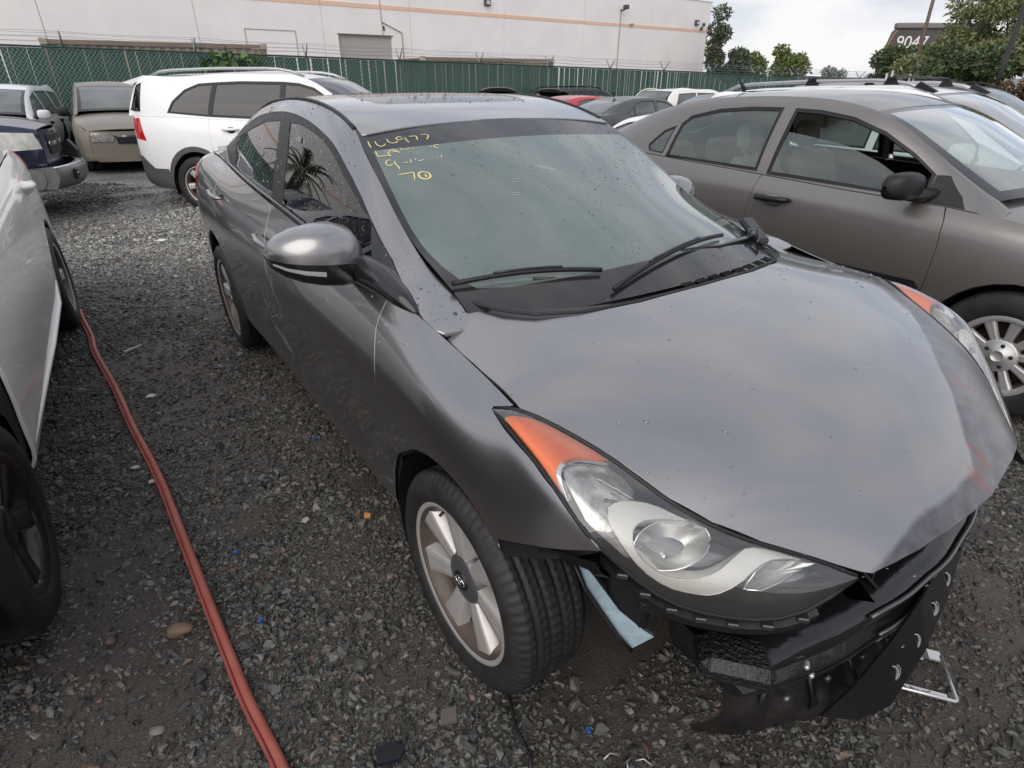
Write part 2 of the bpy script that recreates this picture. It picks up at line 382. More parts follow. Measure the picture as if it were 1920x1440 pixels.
_LB=[(.085,.805,.868),(.19,.82,.857),(.32,.83,.832),(.425,.824,.777),(.485,.775,.705),(.544,.72,.649),(.609,.64,.616),(.69,.51,.614),(.724,.395,.668)]
def _lens():
    T=np.array(_LT);B=np.array(_LB);t=np.linspace(0,1,9)
    n=np.array([(.25,.9,.35),(.3,.85,.4),(.35,.8,.45),(.42,.75,.45),(.5,.7,.45),(.6,.6,.4),(.7,.55,.4),(.8,.45,.4),(.85,.4,.35)])
    b=.040*np.sin(np.pi*np.clip(t,.02,.98))**.8
    return [T+(B-T)*f+n*(b*4*f*(1-f))[:,None] for f in (0,.3,.65,1)]
HERO_LENS=_lens()
DATA={"dlo":[(0.022,0.191),(0.281,0.267),(0.521,0.218),(1.027,0.271),(1.307,0.279),(1.519,0.283),(1.676,0.282),(1.862,0.277),(2.04,0.266),(2.22,0.259),(2.382,0.258),(2.492,0.249),(2.588,0.234),(2.797,0.201),(2.939,0.13),(3.107,0.0)],"glassR":[(0.63,0.174),(0.915,0.206),(1.228,0.24),(1.5,0.251),(1.581,0.176),(1.65,0.09),(1.718,0.0),(1.506,0.0),(1.218,0.002),(0.977,0.01),(0.893,0.03),(0.778,0.101)],"glassF":[(1.639,0.251),(1.744,0.258),(1.937,0.254),(2.097,0.244),(2.268,0.233),(2.425,0.229),(2.526,0.222),(2.593,0.233),(2.718,0.108),(2.795,0.0),(2.174,0.01),(1.93,0.001),(1.863,0.004),(1.803,0.082),(1.745,0.163)],"amber":[(0.063,0.068),(0.116,0.015),(0.185,0.0),(0.243,0.0),(0.295,0.0),(0.329,0.001),(0.297,0.024),(0.262,0.055),(0.243,0.09),(0.237,0.119),(0.241,0.148),(0.266,0.168),(0.245,0.171),(0.053,0.153)],"chamber":[(0.24,0.088),(0.283,0.028),(0.338,0.0),(0.406,0.021),(0.367,0.079),(0.373,0.109),(0.434,0.145),(0.453,0.165),(0.385,0.158),(0.31,0.164)],"ring":[(0.329,0.0),(0.297,0.022),(0.262,0.053),(0.242,0.088),(0.236,0.118),(0.24,0.15),(0.264,0.17),(0.277,0.172),(0.273,0.161),(0.255,0.145),(0.248,0.118),(0.249,0.097),(0.266,0.062),(0.297,0.034),(0.328,0.008)],"swoosh":[(0.365,0.101),(0.366,0.083),(0.384,0.056),(0.433,0.02),(0.49,0.011),(0.563,0.0),(0.504,0.008),(0.439,0.057),(0.422,0.091),(0.434,0.121),(0.462,0.139),(0.495,0.142),(0.533,0.138),(0.57,0.122),(0.599,0.093),(0.619,0.042),(0.635,0.01),(0.684,0.0),(0.792,0.006),(0.704,0.02),(0.67,0.054),(0.65,0.104),(0.625,0.142),(0.586,0.151),(0.537,0.16),(0.474,0.16),(0.423,0.144),(0.386,0.122)],"bowl":[(0.563,0.023),(0.566,0.04),(0.566,0.058),(0.561,0.076),(0.553,0.092),(0.543,0.107),(0.53,0.122),(0.515,0.135),(0.499,0.144),(0.482,0.149),(0.467,0.15),(0.455,0.145),(0.445,0.134),(0.44,0.118),(0.439,0.1),(0.442,0.082),(0.449,0.063),(0.46,0.042),(0.474,0.023),(0.491,0.008),(0.509,0.0),(0.527,0.0),(0.543,0.0),(0.555,0.009)],"bowl2":[(0.667,0.114),(0.673,0.065),(0.698,0.026),(0.754,0.01),(0.817,0.0),(0.758,0.052),(0.73,0.086),(0.702,0.111)],"w0":[(0.028,0.098),(0.027,0.122),(0.029,0.144)],"w1":[(0.054,0.103),(0.056,0.128),(0.067,0.142),(0.081,0.137),(0.089,0.128)],"w2":[(0.104,0.095),(0.105,0.116),(0.115,0.128),(0.131,0.128),(0.138,0.122),(0.134,0.118)],"w3":[(0.167,0.095),(0.155,0.09),(0.142,0.098),(0.146,0.111),(0.159,0.11),(0.168,0.101)],"w4":[(0.177,0.099),(0.177,0.12),(0.181,0.138)],"w5":[(0.195,0.094),(0.222,0.096),(0.223,0.108),(0.22,0.129)],"w6":[(0.246,0.09),(0.268,0.091),(0.273,0.104),(0.263,0.119),(0.254,0.131)],"w7":[(0.037,0.171),(0.037,0.19),(0.041,0.206),(0.064,0.205),(0.084,0.21),(0.079,0.195),(0.099,0.169)],"w8":[(0.101,0.17),(0.114,0.184),(0.123,0.201)],"w9":[(0.089,0.188),(0.112,0.188)],"w10":[(0.134,0.169),(0.138,0.185)],"w11":[(0.143,0.182),(0.166,0.179)],"w12":[(0.18,0.176),(0.18,0.184)],"w13":[(0.243,0.181),(0.253,0.181)],"w14":[(0.287,0.174),(0.271,0.174),(0.262,0.183),(0.265,0.192),(0.276,0.196)],"w15":[(0.075,0.239),(0.063,0.236),(0.053,0.248),(0.054,0.264),(0.065,0.268),(0.076,0.257)],"w16":[(0.086,0.245),(0.084,0.265),(0.088,0.284),(0.086,0.3)],"w17":[(0.112,0.264),(0.128,0.264)],"w18":[(0.143,0.247),(0.14,0.271)],"w19":[(0.164,0.246),(0.161,0.257)],"w20":[(0.17,0.262),(0.178,0.264),(0.19,0.258)],"w21":[(0.242,0.256),(0.248,0.254)],"w22":[(0.263,0.247),(0.257,0.263)],"w23":[(0.069,0.327),(0.09,0.326),(0.118,0.325),(0.126,0.328),(0.122,0.348),(0.114,0.37)],"w24":[(0.169,0.334),(0.152,0.33),(0.14,0.34),(0.139,0.358),(0.15,0.37),(0.166,0.37),(0.176,0.356),(0.174,0.34),(0.162,0.331)],"w25":[(0.161,0.344),(0.161,0.362)],"t0":[(0.429,0.445),(0.465,0.451)],"t1":[(0.425,0.46),(0.455,0.464)],"t2":[(0.391,0.519),(0.417,0.527)],"t3":[(0.384,0.53),(0.409,0.537)],"clear":[(0.029,0.171),(0.238,0.17),(0.464,0.164),(0.76,0.182),(1.13,0.216),(1.255,0.511),(1.28,0.769),(1.178,0.953),(0.528,0.957),(0.357,0.97),(0.05,0.93),(0.026,0.819),(0.02,0.713),(0.025,0.525)],"s0":[(2.171,0.603),(2.079,0.541),(1.957,0.46),(1.918,0.404),(1.918,0.37)],"s1":[(2.201,0.603),(2.188,0.55),(2.144,0.494),(2.038,0.423)],"s2":[(2.124,0.45),(1.944,0.338),(2.085,0.386),(2.183,0.433)],"s3":[(1.954,0.298),(2.008,0.287),(2.065,0.281),(2.085,0.254),(2.193,0.252)],"s4":[(2.054,0.281),(2.125,0.268)],"s5":[(2.061,0.677),(2.127,0.663),(2.189,0.657),(2.303,0.646)],"s6":[(2.088,0.43),(2.053,0.385),(2.117,0.387)],"s7":[(2.1,0.542),(2.022,0.455),(1.964,0.381)],"s8":[(2.162,0.432),(2.167,0.404)],"f0":[(2.846,0.718),(3.031,0.73),(3.2,0.739),(3.388,0.737)],"f1":[(3.436,0.734),(3.547,0.736),(3.647,0.742)],"f2":[(3.256,0.661),(3.295,0.653),(3.401,0.698)],"f3":[(3.14,0.605),(3.191,0.63),(3.253,0.628),(3.351,0.615),(3.423,0.589),(3.466,0.561)],"spots":[(1.272,0.569),(1.204,0.76),(1.218,0.648),(0.999,0.996),(1.089,0.971),(0.615,0.803),(0.699,0.774)]}
# ---------------------------------------------------------------- shared car materials
M={}
M['black']=mat('black plastic',(.009,.009,.010),.45,var=.3,bump=.03,bscale=120)
M['dullblack']=mat('dull black underbody',(.006,.006,.006),.9,spec=.2,var=.3)
M['trim']=mat('gloss black trim',(.012,.012,.014),.16,coat=.4)
M['rubber']=mat('tyre rubber',(.017,.0165,.0165),.58,var=.35,vscale=14,rvar=.15,bump=.05,bscale=160)
M['alloy']=mat('worn silver alloy',(.56,.55,.54),.36,metal=.45,var=.12,vscale=9,tint=(.36,.30,.25),rvar=.08)
M['barrel']=mat('brake dust brown barrel',(.10,.08,.07),.5,metal=.4,var=.3,vscale=10)
M['caphub']=mat('grey centre cap',(.16,.16,.17),.35,metal=.7)
M['chrome']=mat('chrome',(.8,.8,.8),.1,metal=1.)
M['silverp']=mat('silver plastic',(.45,.45,.46),.35,metal=.6,var=.08)
M['disc']=mat('rusty disc',(.14,.10,.08),.5,metal=.6,var=.3,vscale=20)
M['seat']=mat('grey seat cloth',(.20,.19,.18),.9,var=.12,vscale=20)
M['seatbeige']=mat('taupe seat cloth',(.33,.29,.25),.9,var=.12,vscale=20)
M['dash']=mat('dark dashboard',(.035,.036,.038),.7,var=.2)
M['redlens']=mat('red lens',(.45,.012,.015),.12,coat=.6,var=.25,vscale=30)
M['amber']=mat('amber lens',(.95,.20,.010),.25,coat=.3,var=.06,vscale=30,bump=.04,bscale=180)
M['hazelens']=mat('clear lamp inside',(.52,.51,.48),.16,metal=.6,var=.55,vscale=22,tint=(.88,.87,.84),bump=.25,bscale=30)
M['gapdark']=mat('seam shadow gap',(.004,.004,.004),.9)
M['tint']=glass('privacy glass',(.05,.05,.05),film=.0,refl=.72)
M['clearglass']=glass('greenish side glass',(.66,.80,.75),film=.10,filmcol=(.46,.56,.52))
M['darkwin']=mat('dark window',(.02,.022,.023),.06,coat=.3,var=.3,vscale=3)
M['greywin']=mat('dusty window',(.10,.115,.115),.12,coat=.5,var=.3,vscale=2.5)
def paint(name,col,metal=.3,rough=.34,coat=.8,dirt=.15,dirtcol=(.16,.15,.14),coatr=.04,dscale=4.):
    m=mat(name,col,rough,metal,coat,coatr=coatr); nt=m.node_tree; N=nt.nodes; L=nt.links; b=N['Principled BSDF']
    t=N.new('ShaderNodeTexCoord'); n=N.new('ShaderNodeTexNoise'); n.inputs['Scale'].default_value=dscale; n.inputs['Detail'].default_value=8; n.inputs['Roughness'].default_value=.65
    n3=N.new('ShaderNodeTexNoise'); n3.inputs['Scale'].default_value=900; n3.inputs['Detail'].default_value=1
    L.new(t.outputs['Object'],n.inputs['Vector']); L.new(t.outputs['Object'],n3.inputs['Vector'])
    r=N.new('ShaderNodeMapRange'); r.inputs['From Min'].default_value=.38; r.inputs['From Max'].default_value=.75; r.inputs['To Max'].default_value=dirt*2
    L.new(n.outputs['Fac'],r.inputs['Value'])
    fl=N.new('ShaderNodeMapRange'); fl.inputs['From Min'].default_value=.35; fl.inputs['From Max'].default_value=.65; fl.inputs['To Min'].default_value=.9; fl.inputs['To Max'].default_value=1.1
    L.new(n3.outputs['Fac'],fl.inputs['Value'])
    vm=N.new('ShaderNodeVectorMath'); vm.operation='SCALE'; vm.inputs[0].default_value=col; L.new(fl.outputs['Result'],vm.inputs['Scale'])
    mx=N.new('ShaderNodeMixRGB'); mx.inputs['Color2'].default_value=(*dirtcol,1); L.new(vm.outputs['Vector'],mx.inputs['Color1']); L.new(r.outputs['Result'],mx.inputs['Fac'])
    L.new(mx.outputs['Color'],b.inputs['Base Color'])
    r2=N.new('ShaderNodeMapRange'); r2.inputs['From Min'].default_value=.3; r2.inputs['From Max'].default_value=.75; r2.inputs['To Min'].default_value=coatr; r2.inputs['To Max'].default_value=coatr+dirt*.5
    L.new(n.outputs['Fac'],r2.inputs['Value']); L.new(r2.outputs['Result'],b.inputs['Coat Roughness'])
    m['mix']=mx.name
    return m
# ---------------------------------------------------------------- wheels
def tyre_mesh(name,R_,W,rim,n,hi,m,parent,side):
    h=W/2
    if hi:
        t=np.linspace(0,2*np.pi,n,endpoint=False); prof=[]
        # from outer bead over the tread to the inner bead: (radius, outward offset, tread flag)
        prof=[(rim-.012,h-.030,0),(rim+.002,h-.014,0),(rim+.012,h-.004,0),(rim+.030,h+.003,0),(rim+.05,h+.003,0),(R_-.028,h-.004,0),(R_-.014,h-.012,1),(R_-.006,h-.022,1)]
        ys=np.linspace(h-.028,-h+.028,34)
        for y in ys: prof.append((R_-.004*(abs(y)/h)**3,y,2))
        prof+=[(R_-.006,-h+.022,1),(R_-.02,-h+.008,0),(R_-.05,-h,0),(rim,-h+.02,0)]
        P=np.array(prof); G=np.zeros((n,len(P),3))
        for j,(r,y,k) in enumerate(prof):
            rr=np.full(n,r)
            if k==2:
                if min(abs(y-g) for g in(.058,.02,-.02,-.058))<.0034: rr-=.007
                else:
                    ph=(t*76/(2*np.pi)+ (0.5 if abs(y)<.02 else 0)+abs(y)*9)%1
                    rr-=np.where(ph<(.20 if abs(y)>.058 else .12),.0055,0)
            elif k==1:
                ph=(t*76/(2*np.pi)+abs(y)*9)%1; rr-=np.where(ph<.24,.0065,0)
            G[:,j,0]=rr*np.cos(t);G[:,j,1]=side*y;G[:,j,2]=rr*np.sin(t)
        return gridmesh(name,G,m,parent,closed_u=True,fix=True)
    prof=[(rim-.012,h-.03),(rim+.012,h-.004),(rim+.035,h+.003),(R_-.03,h-.003),(R_-.008,h-.018),(R_,h-.04),(R_,0.012),(R_-.006,.009),(R_-.006,-.009),(R_,-.012),(R_,-h+.04),(R_-.01,-h+.018),(R_-.04,-h),(rim,-h+.02)]
    return lathe(prof,n,side,name,m,parent)
def make_wheel(parent,c,side,R_=.3125,W=.215,rim=.222,style='seven',steer=0.,hi=False,rimmat=None,n=56):
    am=rimmat or M['alloy']; h=W/2; o=h-.012   # outer face of the rim
    lip=[(rim-.004,-h+.02),(rim-.02,-h+.03),(rim-.032,-h+.06),(rim-.036,o-.05),(rim-.026,o-.02),(rim-.014,o-.006),(rim-.008,o-.001),(rim+.004,o+.002),(rim+.009,o-.003),(rim+.008,o-.012)]
    wh=lathe(lip,n,side,'wheel',M['barrel'],parent); wh.location=c; wh.rotation_euler=(0,R(random.uniform(0,60)) if not hi else 0,steer)
    lathe([(rim-.016,o-.012),(rim-.008,o-.001),(rim+.004,o+.0035),(rim+.0095,o-.002)],n,side,'rim_lip',am,wh)
    tyre_mesh('tyre',R_,W,rim,304 if hi else n,hi,M['rubber'],wh,side)
    lathe([(.03,o-.13),(.15,o-.13),(.152,o-.125),(.15,o-.115),(.06,o-.112),(.058,o-.06),(.0,o-.06)],32,side,'brake_disc',M['disc'],wh)
    def spoke(ang,r0,r1,w0,w1,f0,f1,dep,mt,nm='spoke',twist=0.):
        sec=[(-1,-dep),(-1.0,-.010),(-.82,-.002),(-.35,-.0035),(.35,-.0035),(.82,-.002),(1.0,-.010),(1,-dep)]; G=[]
        for f in np.linspace(0,1,7):
            r=r0+(r1-r0)*f; w=(w0+(w1-w0)*f**1.5); fo=f0+(f1-f0)*f**.8 ; row=[]
            for s,d in sec:
                x=r; z=s*w*(1.18 if d==-dep else 1)+twist*f*f; a=ang; dd=d if d!=-dep else -(dep*(1-.35*f))
                row.append((x*math.cos(a)-z*math.sin(a),side*(fo+dd),x*math.sin(a)+z*math.cos(a)))
            G.append(row)
        return gridmesh(nm,G,mt,wh,fix=True)
    if style=='seven':
        for k in range(7): spoke(2*math.pi*k/7+R(98),.05,rim-.009,.024,.046,o-.022,o-.007,.045,am)
        lathe([(.078,o-.05),(.075,o-.028),(.066,o-.019),(.05,o-.016),(.0,o-.013)],40,side,'centre_cap',M['caphub'],wh)
        lathe([(.030,o-.017),(.029,o-.010),(.024,o-.0095),(.023,o-.0125),(.0,o-.0115)],32,side,'cap_badge',M['black'],wh)
        eb=MB(); y=side*(o-.0095)
        eb.tube([(.019*1.15*math.cos(t),y,.019*.72*math.sin(t)) for t in np.linspace(0,2*np.pi,25)],.0016,6)
        for s in(-1,1): eb.tube([(s*.0075-.004,y,-.011),(s*.0075,y,0),(s*.0075+.004,y,.011)],.0022,6)
        eb.tube([(-.008,y,-.002),(.008,y,.002)],.0022,6)
        eb.build('cap_emblem',M['chrome'],wh)
        vb=MB(); a=R(98)+2*math.pi*.5/7+2*math.pi; va=R(130); r=rim-.03
        vb.tube([(r*math.cos(va),side*(o-.05),r*math.sin(va)),((r-.012)*math.cos(va),side*(o-.02),(r-.012)*math.sin(va))],.004,8); vb.build('valve',M['rubber'],wh)
    elif style=='cover':
        for k in range(10): spoke(2*math.pi*k/10+R(4),.075,rim-.004,.017,.027,o-.016,o-.004,.022,am)
        lathe([(.085,o-.04),(.083,o-.02),(.074,o-.014),(.03,o-.012),(.028,o-.006),(.026,o-.006),(.024,o-.010),(.0,o-.010)],40,side,'hub_cover',am,wh)
        for k in range(5):
            a=2*math.pi*k/5+R(40); x,z=.055*math.cos(a),.055*math.sin(a)
            lathe([(.0095,-.012),(.0095,.002),(.006,.006),(.0,.006)],12,side,'wheel_bolt',M['black'],wh,center=(x,side*(o-.012),z))
        lathe([(rim-.022,o-.006),(rim-.012,o),(rim+.006,o+.002),(rim+.004,o-.01)],n,side,'cover_rim',am,wh)
    else:
        k5=5 if style=='five' else 6
        for k in range(k5): spoke(2*math.pi*k/k5+R(20),.045,rim-.008,.03,.042,o-.03,o-.01,.05,am)
        lathe([(.07,o-.06),(.066,o-.03),(.03,o-.024),(.0,o-.022)],32,side,'centre_cap',am,wh)
    return wh
HY=R(-54.88)   # heading of the parked rows
# ---------------------------------------------------------------- ground
def ground_material():
    m=bpy.data.materials.new('wet gravelly dirt'); m.use_nodes=True; nt=m.node_tree;N=nt.nodes;L=nt.links;b=N['Principled BSDF']
    t=N.new('ShaderNodeTexCoord')
    def noise(s,d=6,r=.6):
        n=N.new('ShaderNodeTexNoise'); n.inputs['Scale'].default_value=s; n.inputs['Detail'].default_value=d; n.inputs['Roughness'].default_value=r; L.new(t.outputs['Object'],n.inputs['Vector']); return n.outputs['Fac']
    def ramp(f,p0,p1,c0,c1):
        r=N.new('ShaderNodeValToRGB'); r.color_ramp.elements[0].position=p0; r.color_ramp.elements[1].position=p1; r.color_ramp.elements[0].color=(*c0,1); r.color_ramp.elements[1].color=(*c1,1); L.new(f,r.inputs['Fac']); return r.outputs['Color']
    base=ramp(noise(1.1),.35,.7,(.046,.039,.034),(.092,.077,.068))
    grain=ramp(noise(160,3),.35,.68,(.55,.55,.55),(1.45,1.42,1.4))
    mx=N.new('ShaderNodeMixRGB'); mx.blend_type='MULTIPLY'; mx.inputs['Fac'].default_value=1; L.new(base,mx.inputs['Color1']); L.new(grain,mx.inputs['Color2'])
    v=N.new('ShaderNodeTexVoronoi'); v.inputs['Scale'].default_value=38; L.new(t.outputs['Object'],v.inputs['Vector'])
    vc=N.new('ShaderNodeSeparateColor'); L.new(v.outputs['Color'],vc.inputs['Color'])
    st=ramp(vc.outputs['Red'],.1,.9,(.07,.07,.066),(.27,.26,.245))  # far pebble colours, lifted to carry the lane's sky sheen
    m2=N.new('ShaderNodeMixRGB'); L.new(mx.outputs['Color'],m2.inputs['Color1']); L.new(st,m2.inputs['Color2'])
    g=ramp(noise(.9,5),.38,.55,(.45,.45,.45),(.95,.95,.95))
    s=N.new('ShaderNodeSeparateXYZ'); L.new(t.outputs['Object'],s.inputs['Vector']); fa=N.new('ShaderNodeMapRange'); fa.inputs['From Min'].default_value=4.5; fa.inputs['From Max'].default_value=7.5; L.new(s.outputs['Y'],fa.inputs['Value'])
    mu=N.new('ShaderNodeMath'); mu.operation='MULTIPLY'; L.new(g,mu.inputs[0]); L.new(fa.outputs['Result'],mu.inputs[1]); L.new(mu.outputs[0],m2.inputs['Fac'])
    # leaf litter along the fence
    L.new(m2.outputs['Color'],b.inputs['Base Color'])
    rr=ramp(noise(2.2,6),.35,.65,(.38,.38,.38),(.72,.72,.72)); L.new(rr,b.inputs['Roughness'])
    bp=N.new('ShaderNodeBump'); bp.inputs['Strength'].default_value=.55; bp.inputs['Distance'].default_value=.012
    ad=N.new('ShaderNodeMath'); ad.operation='ADD'; L.new(noise(220,3),ad.inputs[0]); inv=N.new('ShaderNodeMath'); inv.operation='SUBTRACT'; inv.inputs[0].default_value=1; L.new(v.outputs['Distance'],inv.inputs[1]); iv=N.new('ShaderNodeMath'); iv.operation='MULTIPLY'; L.new(inv.outputs[0],iv.inputs[0]); L.new(fa.outputs['Result'],iv.inputs[1]); L.new(iv.outputs[0],ad.inputs[1])
    L.new(ad.outputs[0],bp.inputs['Height']); L.new(bp.outputs['Normal'],b.inputs['Normal']); b.inputs['Specular IOR Level'].default_value=.45
    return m
ys=np.concatenate([np.arange(-12,-1,1.0),np.arange(-1,8,.10),np.arange(8,20,.5),np.arange(20,80,4),[80,120,200,400,900]])
xs=np.concatenate([[-900,-300,-120,-60],np.arange(-30,-6,1.5),np.arange(-6,4,.10),np.arange(4,30,1.5),[30,60,120,300,900]])
XX,YY=np.meshgrid(xs,ys); ZZ=ground_z(XX,np.minimum(YY,60)); 
near=(np.abs(XX+1)<4.8)&(YY<7.8)&(YY>-.9)
ZZ=ZZ+np.where(near,.010*np.sin(XX*3.1+YY*1.7)+.008*np.sin(XX*5.3-YY*4.1)+.005*np.sin(XX*9+YY*7.7)+RNG.normal(0,.0025,XX.shape),0)-.012
ground=gridmesh('ground',np.stack([XX,YY,ZZ],-1),ground_material()); setp(ground,'wet dark gravel yard with muddy patches','ground',kind='structure')
del ground['category']
def gz(x,y): return ground_z(x,y)+(.010*np.sin(x*3.1+y*1.7)+.008*np.sin(x*5.3-y*4.1)+.005*np.sin(x*9+y*7.7)-.012)
# stones
def stone_mesh(name,seed,sub=2):
    r=np.random.default_rng(seed); bm=bmesh.new()
    k=r.integers(9,15); 
    for i in range(k):
        v=r.normal(size=3); v/=np.linalg.norm(v); v*=r.uniform(.85,1.1); bm.verts.new((v[0]*.60*r.uniform(.9,1.25),v[1]*.46,v[2]*.40))
    bmesh.ops.convex_hull(bm,input=bm.verts[:]); bmesh.ops.delete(bm,geom=[v for v in bm.verts if not v.link_faces],context='VERTS')
    bmesh.ops.bevel(bm,geom=bm.edges[:],offset=.055,segments=1,profile=.5,affect='EDGES',clamp_overlap=True)
    bmesh.ops.triangulate(bm,faces=bm.faces[:])
    me=bpy.data.meshes.new(name); bm.to_mesh(me); bm.free(); return me
def stone_material():
    m=bpy.data.materials.new('wet gravel stone'); m.use_nodes=True; nt=m.node_tree;N=nt.nodes;L=nt.links;b=N['Principled BSDF']
    oi=N.new('ShaderNodeObjectInfo'); r=N.new('ShaderNodeValToRGB'); e=r.color_ramp.elements; r.color_ramp.interpolation='LINEAR'
    cols=[(0,(.028,.029,.027)),(.35,(.052,.053,.049)),(.7,(.088,.087,.080)),(.93,(.135,.130,.120)),(.955,(.105,.078,.058)),(.975,(.14,.095,.065)),(.985,(.085,.05,.04)),(1,(.24,.23,.215))]
    e[0].position=0;e[0].color=(*cols[0][1],1);e[1].position=1;e[1].color=(*cols[-1][1],1)
    for p,c in cols[1:-1]: q=e.new(p); q.color=(*c,1)
    L.new(oi.outputs['Random'],r.inputs['Fac']); t=N.new('ShaderNodeTexCoord'); n=N.new('ShaderNodeTexNoise'); n.inputs['Scale'].default_value=3.2; n.inputs['Detail'].default_value=5; L.new(t.outputs['Object'],n.inputs['Vector'])
    q=N.new('ShaderNodeMapRange'); q.inputs['From Min'].default_value=.3; q.inputs['From Max'].default_value=.7; q.inputs['To Min'].default_value=.65; q.inputs['To Max'].default_value=1.35; L.new(n.outputs['Fac'],q.inputs['Value'])
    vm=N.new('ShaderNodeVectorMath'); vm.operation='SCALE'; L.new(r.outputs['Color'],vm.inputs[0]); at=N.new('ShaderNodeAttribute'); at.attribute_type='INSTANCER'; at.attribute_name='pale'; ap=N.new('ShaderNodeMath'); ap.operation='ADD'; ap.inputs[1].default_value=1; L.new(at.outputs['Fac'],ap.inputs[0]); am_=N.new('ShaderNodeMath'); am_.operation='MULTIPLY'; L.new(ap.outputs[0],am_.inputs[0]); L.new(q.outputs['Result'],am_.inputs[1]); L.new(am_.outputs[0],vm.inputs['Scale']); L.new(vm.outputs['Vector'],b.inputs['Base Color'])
    q2=N.new('ShaderNodeMapRange'); q2.inputs['To Min'].default_value=.34; q2.inputs['To Max'].default_value=.62; L.new(n.outputs['Fac'],q2.inputs['Value']); L.new(q2.outputs['Result'],b.inputs['Roughness']); b.inputs['Specular IOR Level'].default_value=.42
    return m
STM=stone_material(); SM=[stone_mesh('stone',100+i) for i in range(8)]
for me in SM: me.materials.append(STM)
# muddy places where the stones have sunk in: x, y, radius
MUD=[(-1.25,1.22,.22),(-1.02,.98,.20),(-1.3,1.55,.20),(-2.05,3.15,.42),(-1.62,2.6,.25),(-.30,1.14,.16),(1.25,1.05,.22),(1.5,1.3,.25),(.2,1.02,.16),(-.62,2.0,.14),(-.95,1.75,.12),(-1.9,4.4,.5),(-.35,1.75,.13),(1.05,.9,.14),(-1.2,.80,.18)]
def cover(x,y):
    c=np.ones_like(x)
    for mx_,my_,r in MUD: c=np.minimum(c,.30+.70*np.clip((np.hypot(x-mx_,y-my_)/r-.55)/.65,0,1))
    nz=.5+.25*np.sin(x*4.1+y*2.3+1)+.25*np.sin(x*2.2-y*5.1+.4)*np.sin(x*7.3+2.2*y)
    return c*np.clip(.55+.75*nz,0,1)
def frustum(x,y,z,mg=.06):
    d=np.stack([x,y,z-CAM_H],-1); fw=np.array(_fw);rt=np.array(_rt2);up=np.array(_up2); dz=d@fw; px=1100/1920*(d@rt)/dz; py=1100/1920*(d@up)/dz
    return (dz>0)&(np.abs(px)<.5+mg)&(np.abs(py)<.375+mg)
pts=[]
for (y0,y1,dens,mn,mu,sg) in ((.55,2.8,4500,.0035,.0062,.3),(.55,2.2,10500,.007,.0130,.40),(2.2,3.8,6800,.009,.0148,.36),(3.8,6.0,3200,.012,.0185,.34),(6.0,10.5,900,.019,.027,.3)):
    x0,x1=-.62*y1-1.0-1.2*(y1>3),(.75*y1+1.0 if y1<4 else 0.6); n=int((x1-x0)*(y1-y0)*dens); x=RNG.uniform(x0,x1,n);y=RNG.uniform(y0,y1,n); k=RNG.uniform(size=n)<cover(x,y)
    x,y=x[k],y[k]; z=gz(x,y); k=frustum(x,y,z); x,y,z=x[k],y[k],z[k]
    # leave out what the two big cars fully cover
    c,s=math.cos(HY),math.sin(HY); cx=c*(x-.5677)+s*(y-1.638); cy=-s*(x-.5677)+c*(y-1.638); k=~((cx<.3)&(cx>-3.3)&(np.abs(cy)<.62)); x,y,z=x[k],y[k],z[k]
    sz=np.maximum(mn,mu*RNG.lognormal(0,sg,len(x)))
    pts.append(np.stack([x,y,z+sz*.10,sz],-1))
PT=np.concatenate(pts)
dist=np.hypot(PT[:,0],PT[:,1]); scr=PT[:,3]/np.sqrt(dist**2+CAM_H**2)
order=np.argsort(-scr); own=order[:290]; rest=order[290:]
for i in own:
    x,y,z,s=PT[i]; o=bpy.data.objects.new('stone',SM[int(RNG.integers(8))]); COL.objects.link(o); o.parent=ground; o.location=(x,y,z); o.scale=(s,s*RNG.uniform(.8,1.15),s*RNG.uniform(.8,1.4)); o.rotation_euler=(RNG.normal(0,.28),RNG.normal(0,.28),RNG.uniform(0,6.28))
Q=PT[rest]; me=bpy.data.meshes.new('gravel'); me.from_pydata(Q[:,:3].tolist(),[],[])
nQ=len(Q); a=me.attributes.new('rot','FLOAT_VECTOR','POINT'); a.data.foreach_set('vector',np.stack([RNG.normal(0,.32,nQ),RNG.normal(0,.32,nQ),RNG.uniform(0,6.28,nQ)],-1).ravel().astype(np.float32))
a=me.attributes.new('scl','FLOAT_VECTOR','POINT'); sc=Q[:,3]; a.data.foreach_set('vector',np.stack([sc,sc*RNG.uniform(.8,1.15,nQ),sc*RNG.uniform(.7,1.4,nQ)],-1).ravel().astype(np.float32))
a=me.attributes.new('pale','FLOAT','POINT'); a.data.foreach_set('value',(2.7*np.clip((Q[:,1]-3.6)/2.2,0,1)*np.clip((Q[:,0]+5.6)/1.2,0,1)).astype(np.float32))  # lane stones paler with distance, open-sky sheen put into their colour
a=me.attributes.new('pick','INT','POINT'); a.data.foreach_set('value',RNG.integers(0,8,nQ).astype(np.int32))
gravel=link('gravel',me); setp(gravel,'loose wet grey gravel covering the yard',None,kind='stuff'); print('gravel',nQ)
scol=bpy.data.collections.new('stone_kinds')
for i,m_ in enumerate(SM): scol.objects.link(bpy.data.objects.new('stone_kind',m_))
ng=bpy.data.node_groups.new('scatter_gravel','GeometryNodeTree'); ng.interface.new_socket('Geometry',in_out='INPUT',socket_type='NodeSocketGeometry'); ng.interface.new_socket('Geometry',in_out='OUTPUT',socket_type='NodeSocketGeometry')
gi=ng.nodes.new('NodeGroupInput');go=ng.nodes.new('NodeGroupOutput');ip=ng.nodes.new('GeometryNodeInstanceOnPoints');ci=ng.nodes.new('GeometryNodeCollectionInfo')
ci.inputs['Collection'].default_value=scol; ci.inputs['Separate Children'].default_value=True; ci.inputs['Reset Children'].default_value=True
